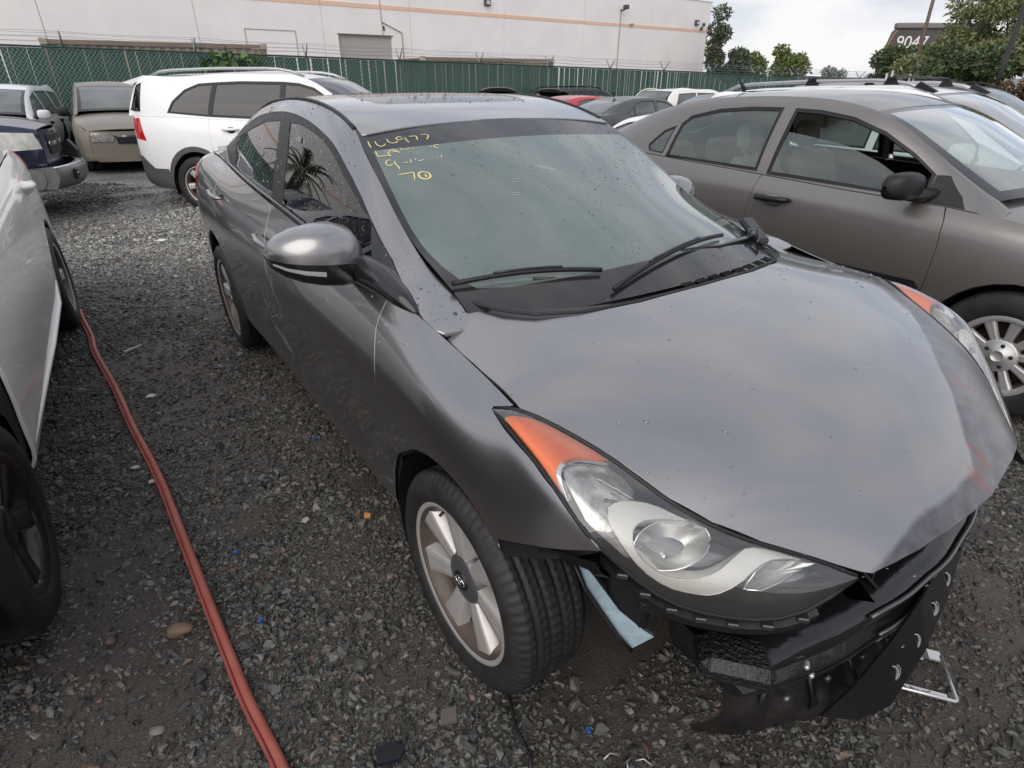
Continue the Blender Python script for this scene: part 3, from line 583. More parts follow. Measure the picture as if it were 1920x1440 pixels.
def na(nm,ty): q=ng.nodes.new('GeometryNodeInputNamedAttribute'); q.data_type=ty; q.inputs['Name'].default_value=nm; return q.outputs['Attribute']
ng.links.new(gi.outputs[0],ip.inputs['Points']); ng.links.new(ci.outputs[0],ip.inputs['Instance']); ip.inputs['Pick Instance'].default_value=True
ng.links.new(na('pick','INT'),ip.inputs['Instance Index']); e2r=ng.nodes.new('FunctionNodeEulerToRotation'); ng.links.new(na('rot','FLOAT_VECTOR'),e2r.inputs[0]); ng.links.new(e2r.outputs[0],ip.inputs['Rotation']); ng.links.new(na('scl','FLOAT_VECTOR'),ip.inputs['Scale'])
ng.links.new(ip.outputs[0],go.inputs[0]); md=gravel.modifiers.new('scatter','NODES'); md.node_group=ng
# ---------------------------------------------------------------- fence, warehouse, containers, trees
FA=.5735; FD=np.array([math.cos(FA),math.sin(FA),0]); FN=np.array([-math.sin(FA),math.cos(FA),0]); FP=np.array([-11.475,17.158,0]); FH=2.45
def fpt(s,h=0.,n=0.):
    p=FP+FD*s+FN*n; p[2]=float(ground_z(p[0],p[1]))+h; return p
fence=empty('chain_link_fence',tuple(fpt(-9)),FA,'green slatted chain link fence topped with V arms of barbed wire','fence')
GREEN=mat('green fence slat',(.016,.068,.047),.55,var=.35,vscale=.5,tint=(.035,.09,.07),rvar=.1); WIRE=mat('galvanised wire',(.27,.36,.33),.5,metal=.4); POST=mat('galvanised post',(.25,.27,.27),.5,metal=.5,var=.2); DKGREEN=mat('dark green rail',(.015,.05,.045),.55)
def child(o,par):
    o.parent=par; o.matrix_parent_inverse=par.matrix_world.inverted(); return o
bpy.context.view_layer.update()
fence_inv=fence.matrix_world.inverted()
if True:
    fence.matrix_world=Matrix.Translation(Vector(fpt(-9)))@Matrix.Rotation(FA,4,'Z'); FI=fence.matrix_world.inverted()
    def fl(p): return tuple(FI@Vector(p))
    sp=.132; ss=np.arange(-8.9,47,sp); vis=[]
    slm=[]
    for q in range(4):
        b=MB(); b.prism([(-.0655,-.003),(-.02,.004),(.03,-.004),(.0655,.003),(.03,.007),(-.02,.010)],2,0.04,FH-.03); me=bpy.data.meshes.new('slat'); me.from_pydata(b.v,[],b.f); me.materials.append(GREEN); slm.append(me)
    rest=MB(); k=0
    for s in ss:
        p=fl(fpt(s,0)); sc=1+RNG.normal(0,.004)
        if -3.2<s and k<290:
            o=bpy.data.objects.new('slat',slm[k%4]); COL.objects.link(o); o.parent=fence; o.location=p; o.rotation_euler=(RNG.normal(0,.004),RNG.normal(0,.006),RNG.normal(0,.012)); k+=1
        else: rest.prism([(p[0]-.0655,p[1]-.003),(p[0]+.0655,p[1]+.003),(p[0]+.03,p[1]+.007),(p[0]-.02,p[1]+.010)],2,p[2]+.04,p[2]+FH-.03)
    o=rest.build('slat_run',GREEN,fence); o['kind']='stuff'
    wm=MB(); gap=.10
    for s in np.arange(-9,47,gap):
        for dr in(-1,1):
            a=np.array(fl(fpt(s,.03,-.02))); e=s+dr*FH*.82; b=np.array(fl(fpt(e,FH-.02,-.02))); r=.0036
            dv_=b-a; w_=np.array([-dv_[2],0,dv_[0]])/np.linalg.norm(dv_)*r; wm.add([a-w_,a+w_,b+w_,b-w_],[(0,1,2,3)])
    o=wm.build('wire_mesh',WIRE,fence,fix=False); o['kind']='stuff'
    for h,nm,rr in((FH,'top_rail',.024),):
        b=MB(); b.tube([fl(fpt(s,h,-.03)) for s in np.arange(-9,47.1,3.05)],rr,8); b.build(nm,DKGREEN,fence)
    for i in range(-3,16):
        s=i*3.05; b=MB(); b.cyl(fl(fpt(s,-.1,.03)),fl(fpt(s,FH+.02,.03)),.03,10); po=b.build('fence_post',POST,fence)
        for n_ in(-1,1):
            b=MB(); b.tube([fl(fpt(s,FH,.0)),fl(fpt(s,FH+.34,.27*n_))],[.022,.018],6); b.build('wire_arm',POST,po)
    for n_ in(-1,1):
        for f in(.4,.7,1.):
            b=MB(); pts_=[]
            for s in np.arange(-9,46,.7625): j=((s/3.05)%1); pts_.append(fl(fpt(s,FH+.34*f-.03*math.sin(math.pi*j)+RNG.normal(0,.006),.27*n_*f)))
            b.tube(pts_,.0035,4)
            for s in np.arange(-9,46,.25): p=np.array(fl(fpt(s,FH+.34*f-.03*math.sin(math.pi*((s/3.05)%1)),.27*n_*f))); b.add([p+[-.012,0,-.014],p+[.012,0,.014],p+[.014,0,.012]],[(0,1,2)])
            b.build('barbed_wire',POST,fence)
gate=empty('gate_posts',tuple(fpt(40.2)),FA,'tall pale gate posts at the far end of the green fence','gate')
gate.matrix_world=Matrix.Translation(Vector(fpt(38.8)))@Matrix.Rotation(FA,4,'Z')
for x,h,l in((-.0,2.75,.05),(.55,2.9,.06),(2.6,2.75,.05),(3.1,2.8,.05)):
    b=MB(); b.cyl((x,-.3,0),(x+.03,-.3,h),.055,8); b.build('gate_post',mat('pale post',(.5,.52,.52),.5,metal=.2) if x==0 else bpy.data.materials['pale post'],gate)
b=MB(); [b.box((1.6,-.3,z),(3.2,.03,.03)) for z in(1.9,2.2,2.5)]; b.build('gate_rail',POST,gate)
# ---- warehouse: tilt-up panels, recessed joints, one painted stripe, roll-up door
BA=FA+R(6.5); BO=FP+FN*12; BROT=Matrix.Rotation(BA,4,'Z')
ware=empty('warehouse',mtx=Matrix.Translation(Vector((BO[0],BO[1],0)))@BROT); setp(ware,'long white concrete warehouse with a pink stripe and a grey roll-up door','building')
WALL=mat('white painted concrete',(.85,.81,.79),.85,var=.06,vscale=.5,bump=.04,bscale=30); STR=mat('pink stripe paint',(.80,.53,.41),.85,var=.05,vscale=.4); DOORM=mat('grey roll door',(.66,.655,.64),.6,var=.06)
edges=[-48,-42,-36,-30,-24,-18.3,-12.5,-6.6,-.64,5.02,10.89,15.93,22.44,29.24,36.13,43.3]; TOP=6.42;BOT=-2.2
for a,b_ in zip(edges[:-1],edges[1:]):
    m_=MB(); g=.010
    if a==10.89:
        m_.box(((a+11.67)/2+g/2,.1,(TOP+BOT)/2),(11.67-a-g,.2,TOP-BOT)); m_.box(((14.75+b_)/2-g/2,.1,(TOP+BOT)/2),(b_-14.75-g,.2,TOP-BOT)); m_.box(((11.67+14.75)/2,.1,(3.16+TOP)/2),(14.75-11.67,.2,TOP-3.16))
    else: m_.box(((a+b_)/2,.1,((TOP if a>-6.7 else 9.6)+BOT)/2),(b_-a-2*g,.2,(TOP if a>-6.7 else 9.6)-BOT))
    o=m_.build('wall_panel',WALL,ware)
    m_=MB(); m_.box(((a+b_)/2,-.008,4.475),(b_-a-2*g,.024,.19 if a<8 else .18)); m_.build('painted_stripe',STR,o)
b=MB(); b.box((-2.4,.16,(TOP+BOT)/2),(91.4,.06,TOP-BOT-.04)); b.build('joint_backing',mat('joint sealant',(.42,.39,.37),.9),ware)
b=MB(); b.box((43.2,15.1,(TOP+BOT)/2),(.2,29.9,TOP-BOT)); b.build('side_wall',WALL,ware)
b=MB(); b.box((-2.4,15.2,TOP-.35),(91,29.8,.2)); b.build('roof',mat('flat roof',(.4,.4,.4),.9),ware)
b=MB(); b.box((18.9,.1,TOP+.02),(49,.26,.05)); b.build('parapet_cap',mat('parapet cap',(.55,.52,.50),.7),ware)
dr=MB(); dr.box((13.21,.24,.5),(3.08,.04,5.3)); dr=dr.build('roller_door',DOORM,ware)
for z in np.arange(0.4,3.14,.115):
    b=MB(); b.box((13.21,.195,z),(3.02,.05,.088),bev=.02); b.build('door_slat',DOORM,dr)
b=MB(); b.box((13.21,.0,3.185),(3.2,.05,.045)); b.build('door_lintel',mat('dark lintel',(.16,.13,.12),.7),ware)
GROOVE=mat('groove line',(.36,.33,.32),.9)
def bar(nm,x0,z0,x1,z1,w_,m_,dep=.02,y=-.012):
    b=MB(); L_=math.hypot(x1-x0,z1-z0); b.box(((x0+x1)/2,y,(z0+z1)/2),(L_,dep,w_),(0,-math.atan2(z1-z0,x1-x0),0)); return b.build(nm,m_,ware)
bar('panel_groove',7.05,3.22,9.45,3.22,.03,GROOVE); bar('panel_groove',7.05,3.22,7.05,-1,.03,GROOVE); bar('panel_groove',9.45,3.22,9.45,-1,.03,GROOVE)
bar('conduit',14.2,3.8,15.35,3.36,.045,GROOVE,.05,-.03); bar('conduit',15.35,3.36,15.35,-1,.045,GROOVE,.05,-.03); bar('conduit',14.1,6.2,14.2,3.2,.03,GROOVE,.03,-.02); bar('conduit',32.76,5.45,32.76,-1,.05,GROOVE,.05,-.03); bar('door_bell_box',14.28,3.62,14.28,3.42,.06,M['black'],.06,-.03)
LAMPM=mat('lamp housing',(.07,.07,.075),.5,metal=.3)
for x,z,s_ in((21.13,5.10,.42),(41.53,5.0,.42)):
    b=MB(); b.box((x,-.10,z),(s_,.20,s_*.85),bev=.04); o=b.build('wall_lamp',LAMPM,ware); b=MB(); b.box((x,-.205,z-.02),(s_*.6,.02,s_*.45)); b.build('lamp_glass',mat('lamp glass',(.55,.56,.56),.2) if 'lamp glass' not in bpy.data.materials else bpy.data.materials['lamp glass'],o)
b=MB(); b.cyl((32.73,-.05,5.30),(32.73,-.45,5.38),.05,8); b.box((32.73,-.5,5.5),(.28,.40,.26),bev=.05); b.build('security_camera',LAMPM,ware)
b=MB(); b.box((33.9,-.12,4.57),(.30,.2,.12),bev=.03); b.build('sensor_box',M['silverp'],ware)
for x,z in((42.45,4.9),(42.2,4.62)): b=MB(); b.box((x,-.1,z),(.16,.2,.22),bev=.03); b.build('small_wall_fitting',LAMPM,ware)
# ---- shipping containers behind the fence
def container(s0,s1,ztop,n,label):
    o=empty('shipping_container',mtx=Matrix.Translation(Vector((FP+FD*s0+FN*n)*np.array([1,1,0])))@Matrix.Rotation(FA,4,'Z')); setp(o,label,'container','containers behind the fence')
    L_=s1-s0; cm=bpy.data.materials.get('rusty cream container') or mat('rusty cream container',(.44,.40,.32),.7,var=.3,vscale=2.2,tint=(.22,.10,.05)); rm=bpy.data.materials.get('rusty rail') or mat('rusty rail',(.30,.25,.19),.75,var=.4,vscale=3,tint=(.16,.08,.045))
    z0=ztop-2.6; G=[]
    xs=np.arange(.15,L_-.12,.07); pat=[0,0,.045,.045]
    row=[(x,pat[i%4]) for i,x in enumerate(xs)]
    gridmesh('corrugated_side',[[(x,y,z0+.15) for x,y in row],[(x,y,ztop-.13) for x,y in row]],cm,o,smooth=False)
    for nm,c,d in(('top_rail',(L_/2,.0,ztop-.06),(L_,.10,.12)),('bottom_rail',(L_/2,0,z0+.08),(L_,.1,.16)),('roof',(L_/2,1.2,ztop-.05),(L_-.1,2.2,.04)),('back_side',(L_/2,2.4,ztop-1.3),(L_,.05,2.5))):
        b=MB(); b.box(c,d); b.build(nm,rm if 'rail' in nm else cm,o)
    for x in(.09,L_-.09):
        b=MB(); b.box((x,.02,ztop-1.3),(.16,.16,2.58)); b.build('corner_post',rm,o)
        b=MB(); b.box((x,.0,ztop-.05),(.20,.2,.18),bev=.02); b.build('corner_casting',mat('casting',(.40,.33,.26),.7,var=.3) if 'casting' not in bpy.data.materials else bpy.data.materials['casting'],o)
container(-.58,5.64,2.27,3,'rusty cream shipping container behind the left stretch of fence')
container(11.4,17.76,2.02,3.2,'rust brown container top showing over the middle of the fence')
b_=container(9.6,10.45,2.02,3.0,'short cream container end over the fence beside the roll-up door') if False else None
# ---- trees
def leaf_mat(nm,c,v=.45):
    m=mat(nm,c,.6); nt=m.node_tree; N=nt.nodes; b=N['Principled BSDF']; g=N.new('ShaderNodeNewGeometry'); r=N.new('ShaderNodeValToRGB'); r.color_ramp.elements[0].color=(*[x*(1-v) for x in c],1); r.color_ramp.elements[1].color=(*[min(1,x*(1+v)) for x in c],1)
    nt.links.new(g.outputs['Random Per Island'],r.inputs['Fac']); nt.links.new(r.outputs['Color'],b.inputs['Base Color']); return m
def crown(cl,n,size,m,parent,droop=0.,aspect=2.2,name='crown'):
    """leaf blades scattered through a set of clumps: (centre, radii)"""
    cl=[(np.array(c,float),np.array(r,float)) for c,r in cl]; w_=np.array([np.prod(r)**.67 for _,r in cl]); w_/=w_.sum(); V=[];F=[]
    idx=RNG.choice(len(cl),n,p=w_)
    for i in range(n):
        c,r=cl[idx[i]]; d=RNG.normal(size=3); d/=np.linalg.norm(d); rad=RNG.uniform(.35,1.0)**.5*(1+RNG.normal(0,.012)); p=c+d*r*rad
        a=RNG.normal(size=3)+d*.8; a[2]-=droop; a/=np.linalg.norm(a); b=np.cross(a,RNG.normal(size=3)); b/=np.linalg.norm(b)+1e-9; s=size*RNG.lognormal(0,.3); k=len(V)
        V+=[tuple(p-b*s*.1),tuple(p+a*s*.5+b*s/aspect*.5),tuple(p+a*s),tuple(p+a*s*.5-b*s/aspect*.5)]; F.append((k,k+1,k+2,k+3))
    me=bpy.data.meshes.new(name); me.from_pydata(V,[],F); return link(name,me,m,parent)
BARK=mat('bark',(.07,.055,.045),.9,var=.3)
def tree(name,loc,label,cl,n,size,leaf,trunk_h,r=.14,droop=0.,cat='tree',group=None,aspect=2.2):
    o=empty(name,loc,0,label,cat,group); b=MB(); pts_=[(0,0,-.3),(.05,.03,trunk_h*.5),(0,.05,trunk_h)]; b.tube(pts_,[r*1.3,r,r*.7],8); t_=b.build('trunk',BARK,o)
    for c,rr in cl[:7]:
        b=MB(); b.tube([(0,.05,trunk_h*.75),tuple(np.array(c)*.55+np.array([0,0,trunk_h*.35])),tuple(c)],[r*.5,r*.3,r*.1],6); b.build('limb',BARK,o)
    crown(cl,n,size,leaf,o,droop,aspect); return o
def clumps(n,c,r,rr,seed):
    g=np.random.default_rng(seed); out=[]
    for _ in range(n):
        d=g.normal(size=3); d/=np.linalg.norm(d); out.append((np.array(c)+d*np.array(r)*g.uniform(.35,1),np.array([1,1,.8])*rr*g.uniform(.7,1.25)))
    return out
LF=dict(euca=leaf_mat('eucalyptus leaves',(.080,.098,.062)),green=leaf_mat('green leaves',(.13,.17,.05)),dark=leaf_mat('dark leaves',(.065,.098,.038)),silver=leaf_mat('silvery leaves',(.24,.28,.26)),olive=leaf_mat('olive willow leaves',(.175,.195,.085)),brown=leaf_mat('dry brown leaves',(.14,.095,.055)))
gzz=lambda x,y: float(ground_z(x,min(y,60)))
def T(name,x,y,top,label,seed,nc,wx,wz,cr,n,size,leaf,group=None,droop=0.,base=None,aspect=2.2):
    z=gzz(x,y); h=top-z; c=(0,0,h-wz); return tree(name,(x,y,z),label,clumps(nc,c,(wx,wx,wz),cr,seed),n,size,LF[leaf],max(.6,h-wz*1.3),.16,droop,'tree',group,aspect)
G_='trees beyond the fence'
T('eucalyptus_tree',15.1,50.5,5.5,'tall dark eucalyptus rising behind the end of the warehouse',1,16,.5,2.4,.5,5200,.2,'euca',G_)
T('eucalyptus_tree',16.4,50.5,2.9,'low dark eucalyptus clump just right of the warehouse corner',2,12,1.1,1.0,.65,4800,.2,'euca',G_)
T('round_tree',24.7,70,3.6,'left one of the two small round trees in the gap of sky',3,12,1.7,1.3,.8,5200,.26,'green',G_)
T('round_tree',28.6,70,3.75,'right one of the two round trees, beside the blue gap of sky',4,13,2.0,1.5,.85,5600,.26,'green',G_)
T('olive_tree',28.8,60,2.9,'small silvery pale tree between the round trees and the dense shrubs',5,9,1.0,1.2,.55,2200,.2,'silver',G_)
T('leafy_tree',29.8,52,3.05,'dense dark green tree below the brown sign, left part',6,14,2.6,1.5,.9,8500,.26,'dark',G_)
T('leafy_tree',32.0,50,3.7,'mid green tree covering the foot of the brown sign',7,14,1.6,2.6,.9,9000,.26,'green',G_)
T('willowy_tree',28.6,39,6.9,'large feathery olive tree at the right edge with thin drooping sprays',8,30,3.9,3.2,1.1,26000,.27,'olive',G_,droop=.5,aspect=3.6)
T('willowy_tree',25.6,40,4.1,'olive green bushy tree left of the leaning pole on the right',9,18,1.9,2.3,.8,12000,.25,'olive',G_,droop=.3,aspect=3)
T('shrub_mass',27.5,33,2.2,'brownish green scrub behind the dark sport utility vehicle',10,16,3.0,1.3,.8,12000,.2,'brown',G_)
T('shrub_mass',24.5,36,2.5,'mixed green shrubs behind the gate posts',12,14,2.4,1.4,.8,9000,.22,'dark',G_)
# ---- brown pylon sign with the number
sg=empty('pylon_sign',(33.3,60,gzz(33,60)),R(-4),'dark brown wall sign reading 9047 above an orange arc','sign'); sh=5.25-gzz(33,60)
SGM=mat('brown sign face',(.085,.072,.070),.6,var=.06); b=MB(); b.prism([(-.55,0),(8,0),(8,sh),(.25,sh-.12),(.0,sh-.4),(-.5,sh-2.6)],1,0,.5); b.build('sign_panel',SGM,sg)
b=MB(); b.box((4.1,.2,sh+.06),(8.0,.75,.42),bev=.06); b.build('sign_cap',mat('grey sign cap',(.20,.18,.17),.6),sg)
b=MB(); b.tube([(1.1+1.35*math.cos(t),-.02,sh-1.65+1.75*math.sin(t)) for t in np.linspace(R(130),R(235),14)],.05,6); b.build('orange_arc',mat('orange arc',(.42,.20,.09),.6),sg)
b=MB(); b.tube([(5.2+1.3*math.cos(t),-.02,sh-1.5+1.75*math.sin(t)) for t in np.linspace(R(150),R(215),10)],.04,6); b.build('orange_arc',bpy.data.materials['orange arc'],sg)
fc=bpy.data.curves.new('sign_number','FONT'); fc.body='9047'; fc.size=1.35; fc.extrude=.02; fo=bpy.data.objects.new('tmp',fc); COL.objects.link(fo); bpy.context.view_layer.update()
me=bpy.data.meshes.new_from_object(fo.evaluated_get(bpy.context.evaluated_depsgraph_get())); bpy.data.objects.remove(fo); me.name='sign_number'
o=link('sign_number',me,mat('white sign lettering',(.75,.74,.72),.6),sg); o.location=(.35,-.03,sh-1.65); o.rotation_euler=(R(90),0,0)
b=MB(); [b.box((.45+.22*i,-.02,sh-2.15),(.13,.02,.16)) for i in range(9)]; b.build('small_sign_line',bpy.data.materials['white sign lettering'],sg)
# ---- poles
po=empty('wooden_pole',(26.97,45,gzz(27,45)),0,'thin rusty leaning pole in front of the brown sign','pole'); b=MB(); b.tube([(0,0,0),(.0,0,4),(-.1,0,9.5)],[.13,.12,.10],8); b.build('shaft',mat('rusty pole',(.14,.10,.08),.8,var=.3),po); b=MB(); b.box((0,0,.1),(.4,.4,.2)); b.build('pole_base',POST,po)
po=empty('dark_lamp_pole',(21.93,30,gzz(22,30)),0,'dark leaning pole with a bracket lamp at the right edge','pole'); b=MB(); b.tube([(0,0,0),(.0,0,3),(.1,0,8.5)],[.13,.12,.11],8); b.build('shaft',mat('dark pole',(.035,.03,.03),.7),po); b=MB(); b.tube([(.02,0,4.9),(.5,0,4.95)],.03,6); b.box((.6,0,4.85),(.28,.28,.28),bev=.05); b.build('bracket_lamp',M['silverp'],po)
# ---- plants by the fence
vp=empty('vine',tuple(fpt(3.4,0,-.25)),0,'bright green creeper climbing the fence above the white SUV','plant')
crown([((-.7,0,2.0),(.30,.12,.14)),((-.25,.1,2.12),(.35,.12,.16)),((.25,.2,2.32),(.30,.12,.14)),((.8,.45,2.18),(.35,.12,.10)),((-.2,0,1.7),(.6,.15,.3))],240,.20,leaf_mat('creeper leaves',(.06,.13,.03)),vp,aspect=1.4)
b=MB(); b.tube([(0,0,0),(-.1,0,1),(.1,.1,2.1)],[.02,.015,.008],6); b.build('stem',BARK,vp)
for i,(s,h,lf,lab) in enumerate(((.35,.75,'euca','tall dry weeds along the fence behind the tan van'),(1.0,.55,'olive','low weeds at the fence foot left of the tan van'))):
    o=empty('weeds',tuple(fpt(s,0,-.45)),0,lab,'weeds'); crown([((RNG.uniform(-.5,.5),RNG.uniform(-.1,.1),h*RNG.uniform(.2,.9)),(.35,.2,.3)) for _ in range(8)],900,.10,LF[lf],o,aspect=4,name='leaves')
lt=crown([((0,0,.01),(2.6,.7,.05))],2600,.07,leaf_mat('fallen leaves',(.16,.085,.035)),None,aspect=1.6,name='leaf_litter'); lt.matrix_world=Matrix.Translation(Vector(fpt(.8,0,-1.1)))@Matrix.Rotation(FA,4,'Z'); setp(lt,'brown fallen leaves at the foot of the fence',kind='stuff')
# ---- palm beyond the left edge of the view (it shows in the car's side windows)
def palm(x,y,h,label,seed):
    g=np.random.default_rng(seed); o=empty('palm_tree',(x,y,gzz(x,y)),0,label,'tree'); b=MB(); b.tube([(0,0,0),(.05,0,h*.5),(0,0,h)],[.30,.24,.26],10); b.build('trunk',BARK,o)
    for i in range(26):
        a=i*2.4+g.uniform(-.2,.2); el=g.uniform(-.2,1.25); L_=g.uniform(1.7,2.4); P=[]
        for f in np.linspace(0,1,10): P.append(np.array([math.cos(a)*math.cos(el)*L_*f,math.sin(a)*math.cos(el)*L_*f,h+math.sin(el)*L_*f-1.0*f*f*L_*.55]))
        b=MB(); b.tube(P,np.linspace(.03,.008,10),5)
        for j in range(2,10):
            for k in range(3):
                f=(j-1+k/3)/9; p=P[j-1]+(P[j]-P[j-1])*k/3; t=P[j]-P[j-1]; t/=np.linalg.norm(t); s_=np.cross(t,(0,0,1)); s_/=np.linalg.norm(s_)+1e-9
                for sgn in(-1,1):
                    d=s_*sgn*.8+t*.6+np.array([0,0,-.15]); e=p+d*.5*(1.15-f); w_=t*.028; b.add([p-w_,p+w_,e],[(0,1,2)])
        b.build('frond',LF['dark'],o)
palm(-10.6,9.6,2.6,'bushy palm standing left of the blue pickup',3)
# ---------------------------------------------------------------- the grey sedan in the middle
hero=empty('parked_car',(.5677,1.638,0),HY,'wet grey four-door sedan with its front bumper missing, numbers scrawled on the windscreen','car')
HP=paint('grey metallic paint',(.318,.309,.312),metal=.95,rough=.30,coat=1.0,dirt=.035,dirtcol=(.23,.22,.215),dscale=2.2)
def hero_wear(m):
    """worn-through lacquer, scuffs and red overspray on the bonnet nose; rubbed dirt and scratches on the door"""
    nt=m.node_tree;N=nt.nodes;L=nt.links;b=N['Principled BSDF']; t=N.new('ShaderNodeTexCoord'); s=N.new('ShaderNodeSeparateXYZ'); L.new(t.outputs['Object'],s.inputs['Vector'])
    n=N.new('ShaderNodeTexNoise'); n.inputs['Scale'].default_value=9; n.inputs['Detail'].default_value=7; L.new(t.outputs['Object'],n.inputs['Vector'])
    def math_(op,a,bv=None):
        q=N.new('ShaderNodeMath'); q.operation=op
        for i,v in enumerate((a,bv)):
            if v is None: continue
            if isinstance(v,(int,float)): q.inputs[i].default_value=v
            else: L.new(v,q.inputs[i])
        return q.outputs[0]
    y2=math_('MULTIPLY',s.outputs['Y'],s.outputs['Y'])
    e=math_('ADD',s.outputs['X'],math_('MULTIPLY',math_('SUBTRACT',n.outputs['Fac'],.5),.035))
    e=math_('ADD',e,math_('MULTIPLY',math_('MAXIMUM',s.outputs['Y'],0.),.75))
    mr=N.new('ShaderNodeMapRange'); mr.inputs['From Min'].default_value=.738; mr.inputs['From Max'].default_value=.748; L.new(e,mr.inputs['Value'])
    old=b.inputs['Base Color'].links[0].from_socket
    n2=N.new('ShaderNodeTexNoise'); n2.inputs['Scale'].default_value=26; n2.inputs['Detail'].default_value=5; L.new(t.outputs['Object'],n2.inputs['Vector'])
    rc=N.new('ShaderNodeValToRGB'); rc.color_ramp.elements[0].color=(.085,.08,.088,1); rc.color_ramp.elements[1].color=(.17,.162,.172,1); rc.color_ramp.elements[0].position=.35;rc.color_ramp.elements[1].position=.7; L.new(n2.outputs['Fac'],rc.inputs['Fac'])
    mx=N.new('ShaderNodeMixRGB'); L.new(mr.outputs['Result'],mx.inputs['Fac']); L.new(old,mx.inputs['Color1']); L.new(rc.outputs['Color'],mx.inputs['Color2'])
    # red-orange overspray spots
    cur=mx.outputs['Color']
    for (cx,cy,rad) in ((.762,.0,.035),(.735,.06,.03),(.60,.27,.05)):
        dx=math_('SUBTRACT',s.outputs['X'],cx); dy=math_('SUBTRACT',s.outputs['Y'],cy); d=math_('SQRT',math_('ADD',math_('MULTIPLY',dx,dx),math_('MULTIPLY',dy,dy)))
        d=math_('ADD',d,math_('MULTIPLY',math_('SUBTRACT',n2.outputs['Fac'],.5),.11))
        q=N.new('ShaderNodeMapRange'); q.inputs['From Min'].default_value=rad; q.inputs['From Max'].default_value=rad*.35; q.inputs['To Max'].default_value=.38; L.new(d,q.inputs['Value'])
        m2=N.new('ShaderNodeMixRGB'); m2.inputs['Color2'].default_value=(.36,.055,.03,1); L.new(q.outputs['Result'],m2.inputs['Fac']); L.new(cur,m2.inputs['Color1']); cur=m2.outputs['Color']
    L.new(cur,b.inputs['Base Color'])
    ro=b.inputs['Coat Roughness'].links[0].from_socket
    a=math_('ADD',ro,math_('MULTIPLY',mr.outputs['Result'],.28)); L.new(a,b.inputs['Coat Roughness'])
HPH=HP.copy(); HPH.name='worn grey bonnet paint'; hero_wear(HPH)
S1=Loft(HERO_SIDE);S2=Loft(HERO_GREEN);WS=Loft(HERO_SCREEN);RF=Loft(HERO_ROOF);HD=Loft(HERO_HOOD);LN=Loft(HERO_LENS)
def arc(cx,cz,r,a0,a1,n=22): return [(cx+r*math.cos(R(a)),cz+r*math.sin(R(a))) for a in np.linspace(a0,a1,n)]
def bx(x): return float(interp_cubic(HERO_X,HERO_BELT[1],[x])[0])
GAPF=[(-.50,.20),(-.525,.30),(-.515,.42),(-.47,.56),(-.42,.68),(-.405,.76),(-.42,.83),(-.445,.89),(-.462,bx(-.462)-.001)]
GAPR=[(-1.31,.20),(-1.32,.30),(-1.34,.40),(-1.39,.55),(-1.45,.68),(-1.52,.80),(-1.57,.90),(-1.60,bx(-1.6)-.001)]
def belt(x0,x1,n=14): return [(x,bx(x)-.001) for x in np.linspace(x0,x1,n)]
fender=GAPF+belt(-.45,.135,14)+[(.087,.872),(.153,.861),(.262,.848),(.354,.819),(.425,.777),(.46,.755),(.393,.722),(.32,.69),(.27,.665)]+[(.217,.636)]+arc(0,.312,.378,52,118,14)+[(-.255,.590),(-.315,.545),(-.36,.49),(-.395,.43),(-.41,.36),(-.42,.29),(-.425,.20)]
fdoor=GAPF[::-1]+[(x,z) for x,z in GAPR[1:]] ; fdoor=[p for p in GAPF[::-1] if p[1]>.265]+[(-.53,.268)]+[(-1.315,.268)]+[p for p in GAPR if p[1]>.275]+belt(-1.55,-.50,16)
QR=[(-2.26,.268),(-2.275,.36),(-2.30,.45),(-2.345,.55),(-2.41,.64),(-2.46,.72),(-2.53,.85),(-2.58,.95),(-2.60,bx(-2.6)-.001)]
rdoor=[p for p in GAPR[::-1] if p[1]>.275]+[(-1.315,.268),(-2.26,.268)]+QR[1:]+belt(-2.55,-1.65,14)
sill=[(-.44,.197),(-2.28,.2),(-2.275,.264),(-.445,.264)]
quarter=QR[::-1]+[(-2.285,.22)]+arc(-2.7,.312,.372,-14,194,30)[::1]+[(-3.12,.25),(-3.58,.32),(-3.585,.7),(-3.59,1.02)]+belt(-3.55,-2.65,10)
QFIX=[(-2.60,bx(-2.6)-.001)]+QR[::-1][1:]+[(-2.285,.24)]+[(x,z) for x,z in arc(-2.7,.312,.395,-8,188,34)]+[(-3.12,.26),(-3.58,.33),(-3.585,.7),(-3.59,1.02)]+belt(-3.55,-2.65,10)
def hdamage(P):
    """shallow dents behind the mirror on the front door's trailing edge"""
    x,z=P[:,0],P[:,2]; d=-.0085*np.exp(-(((x+1.36)/.10)**2+((z-.60)/.16)**2))-.0035*np.exp(-(((x+1.28)/.06)**2+((z-.42)/.05)**2))+.004*np.exp(-(((x+1.22)/.05)**2+((z-.50)/.10)**2))
    return d
D=DATA
def pane_normal(P):
    """even barrel curvature of the side glass"""
    t=R(17)+(P[:,2]-1.03)*R(34); a=(P[:,0]+1.5)*R(5); return np.stack([np.sin(a)*np.cos(t),np.cos(a)*np.cos(t),np.sin(t)],-1)
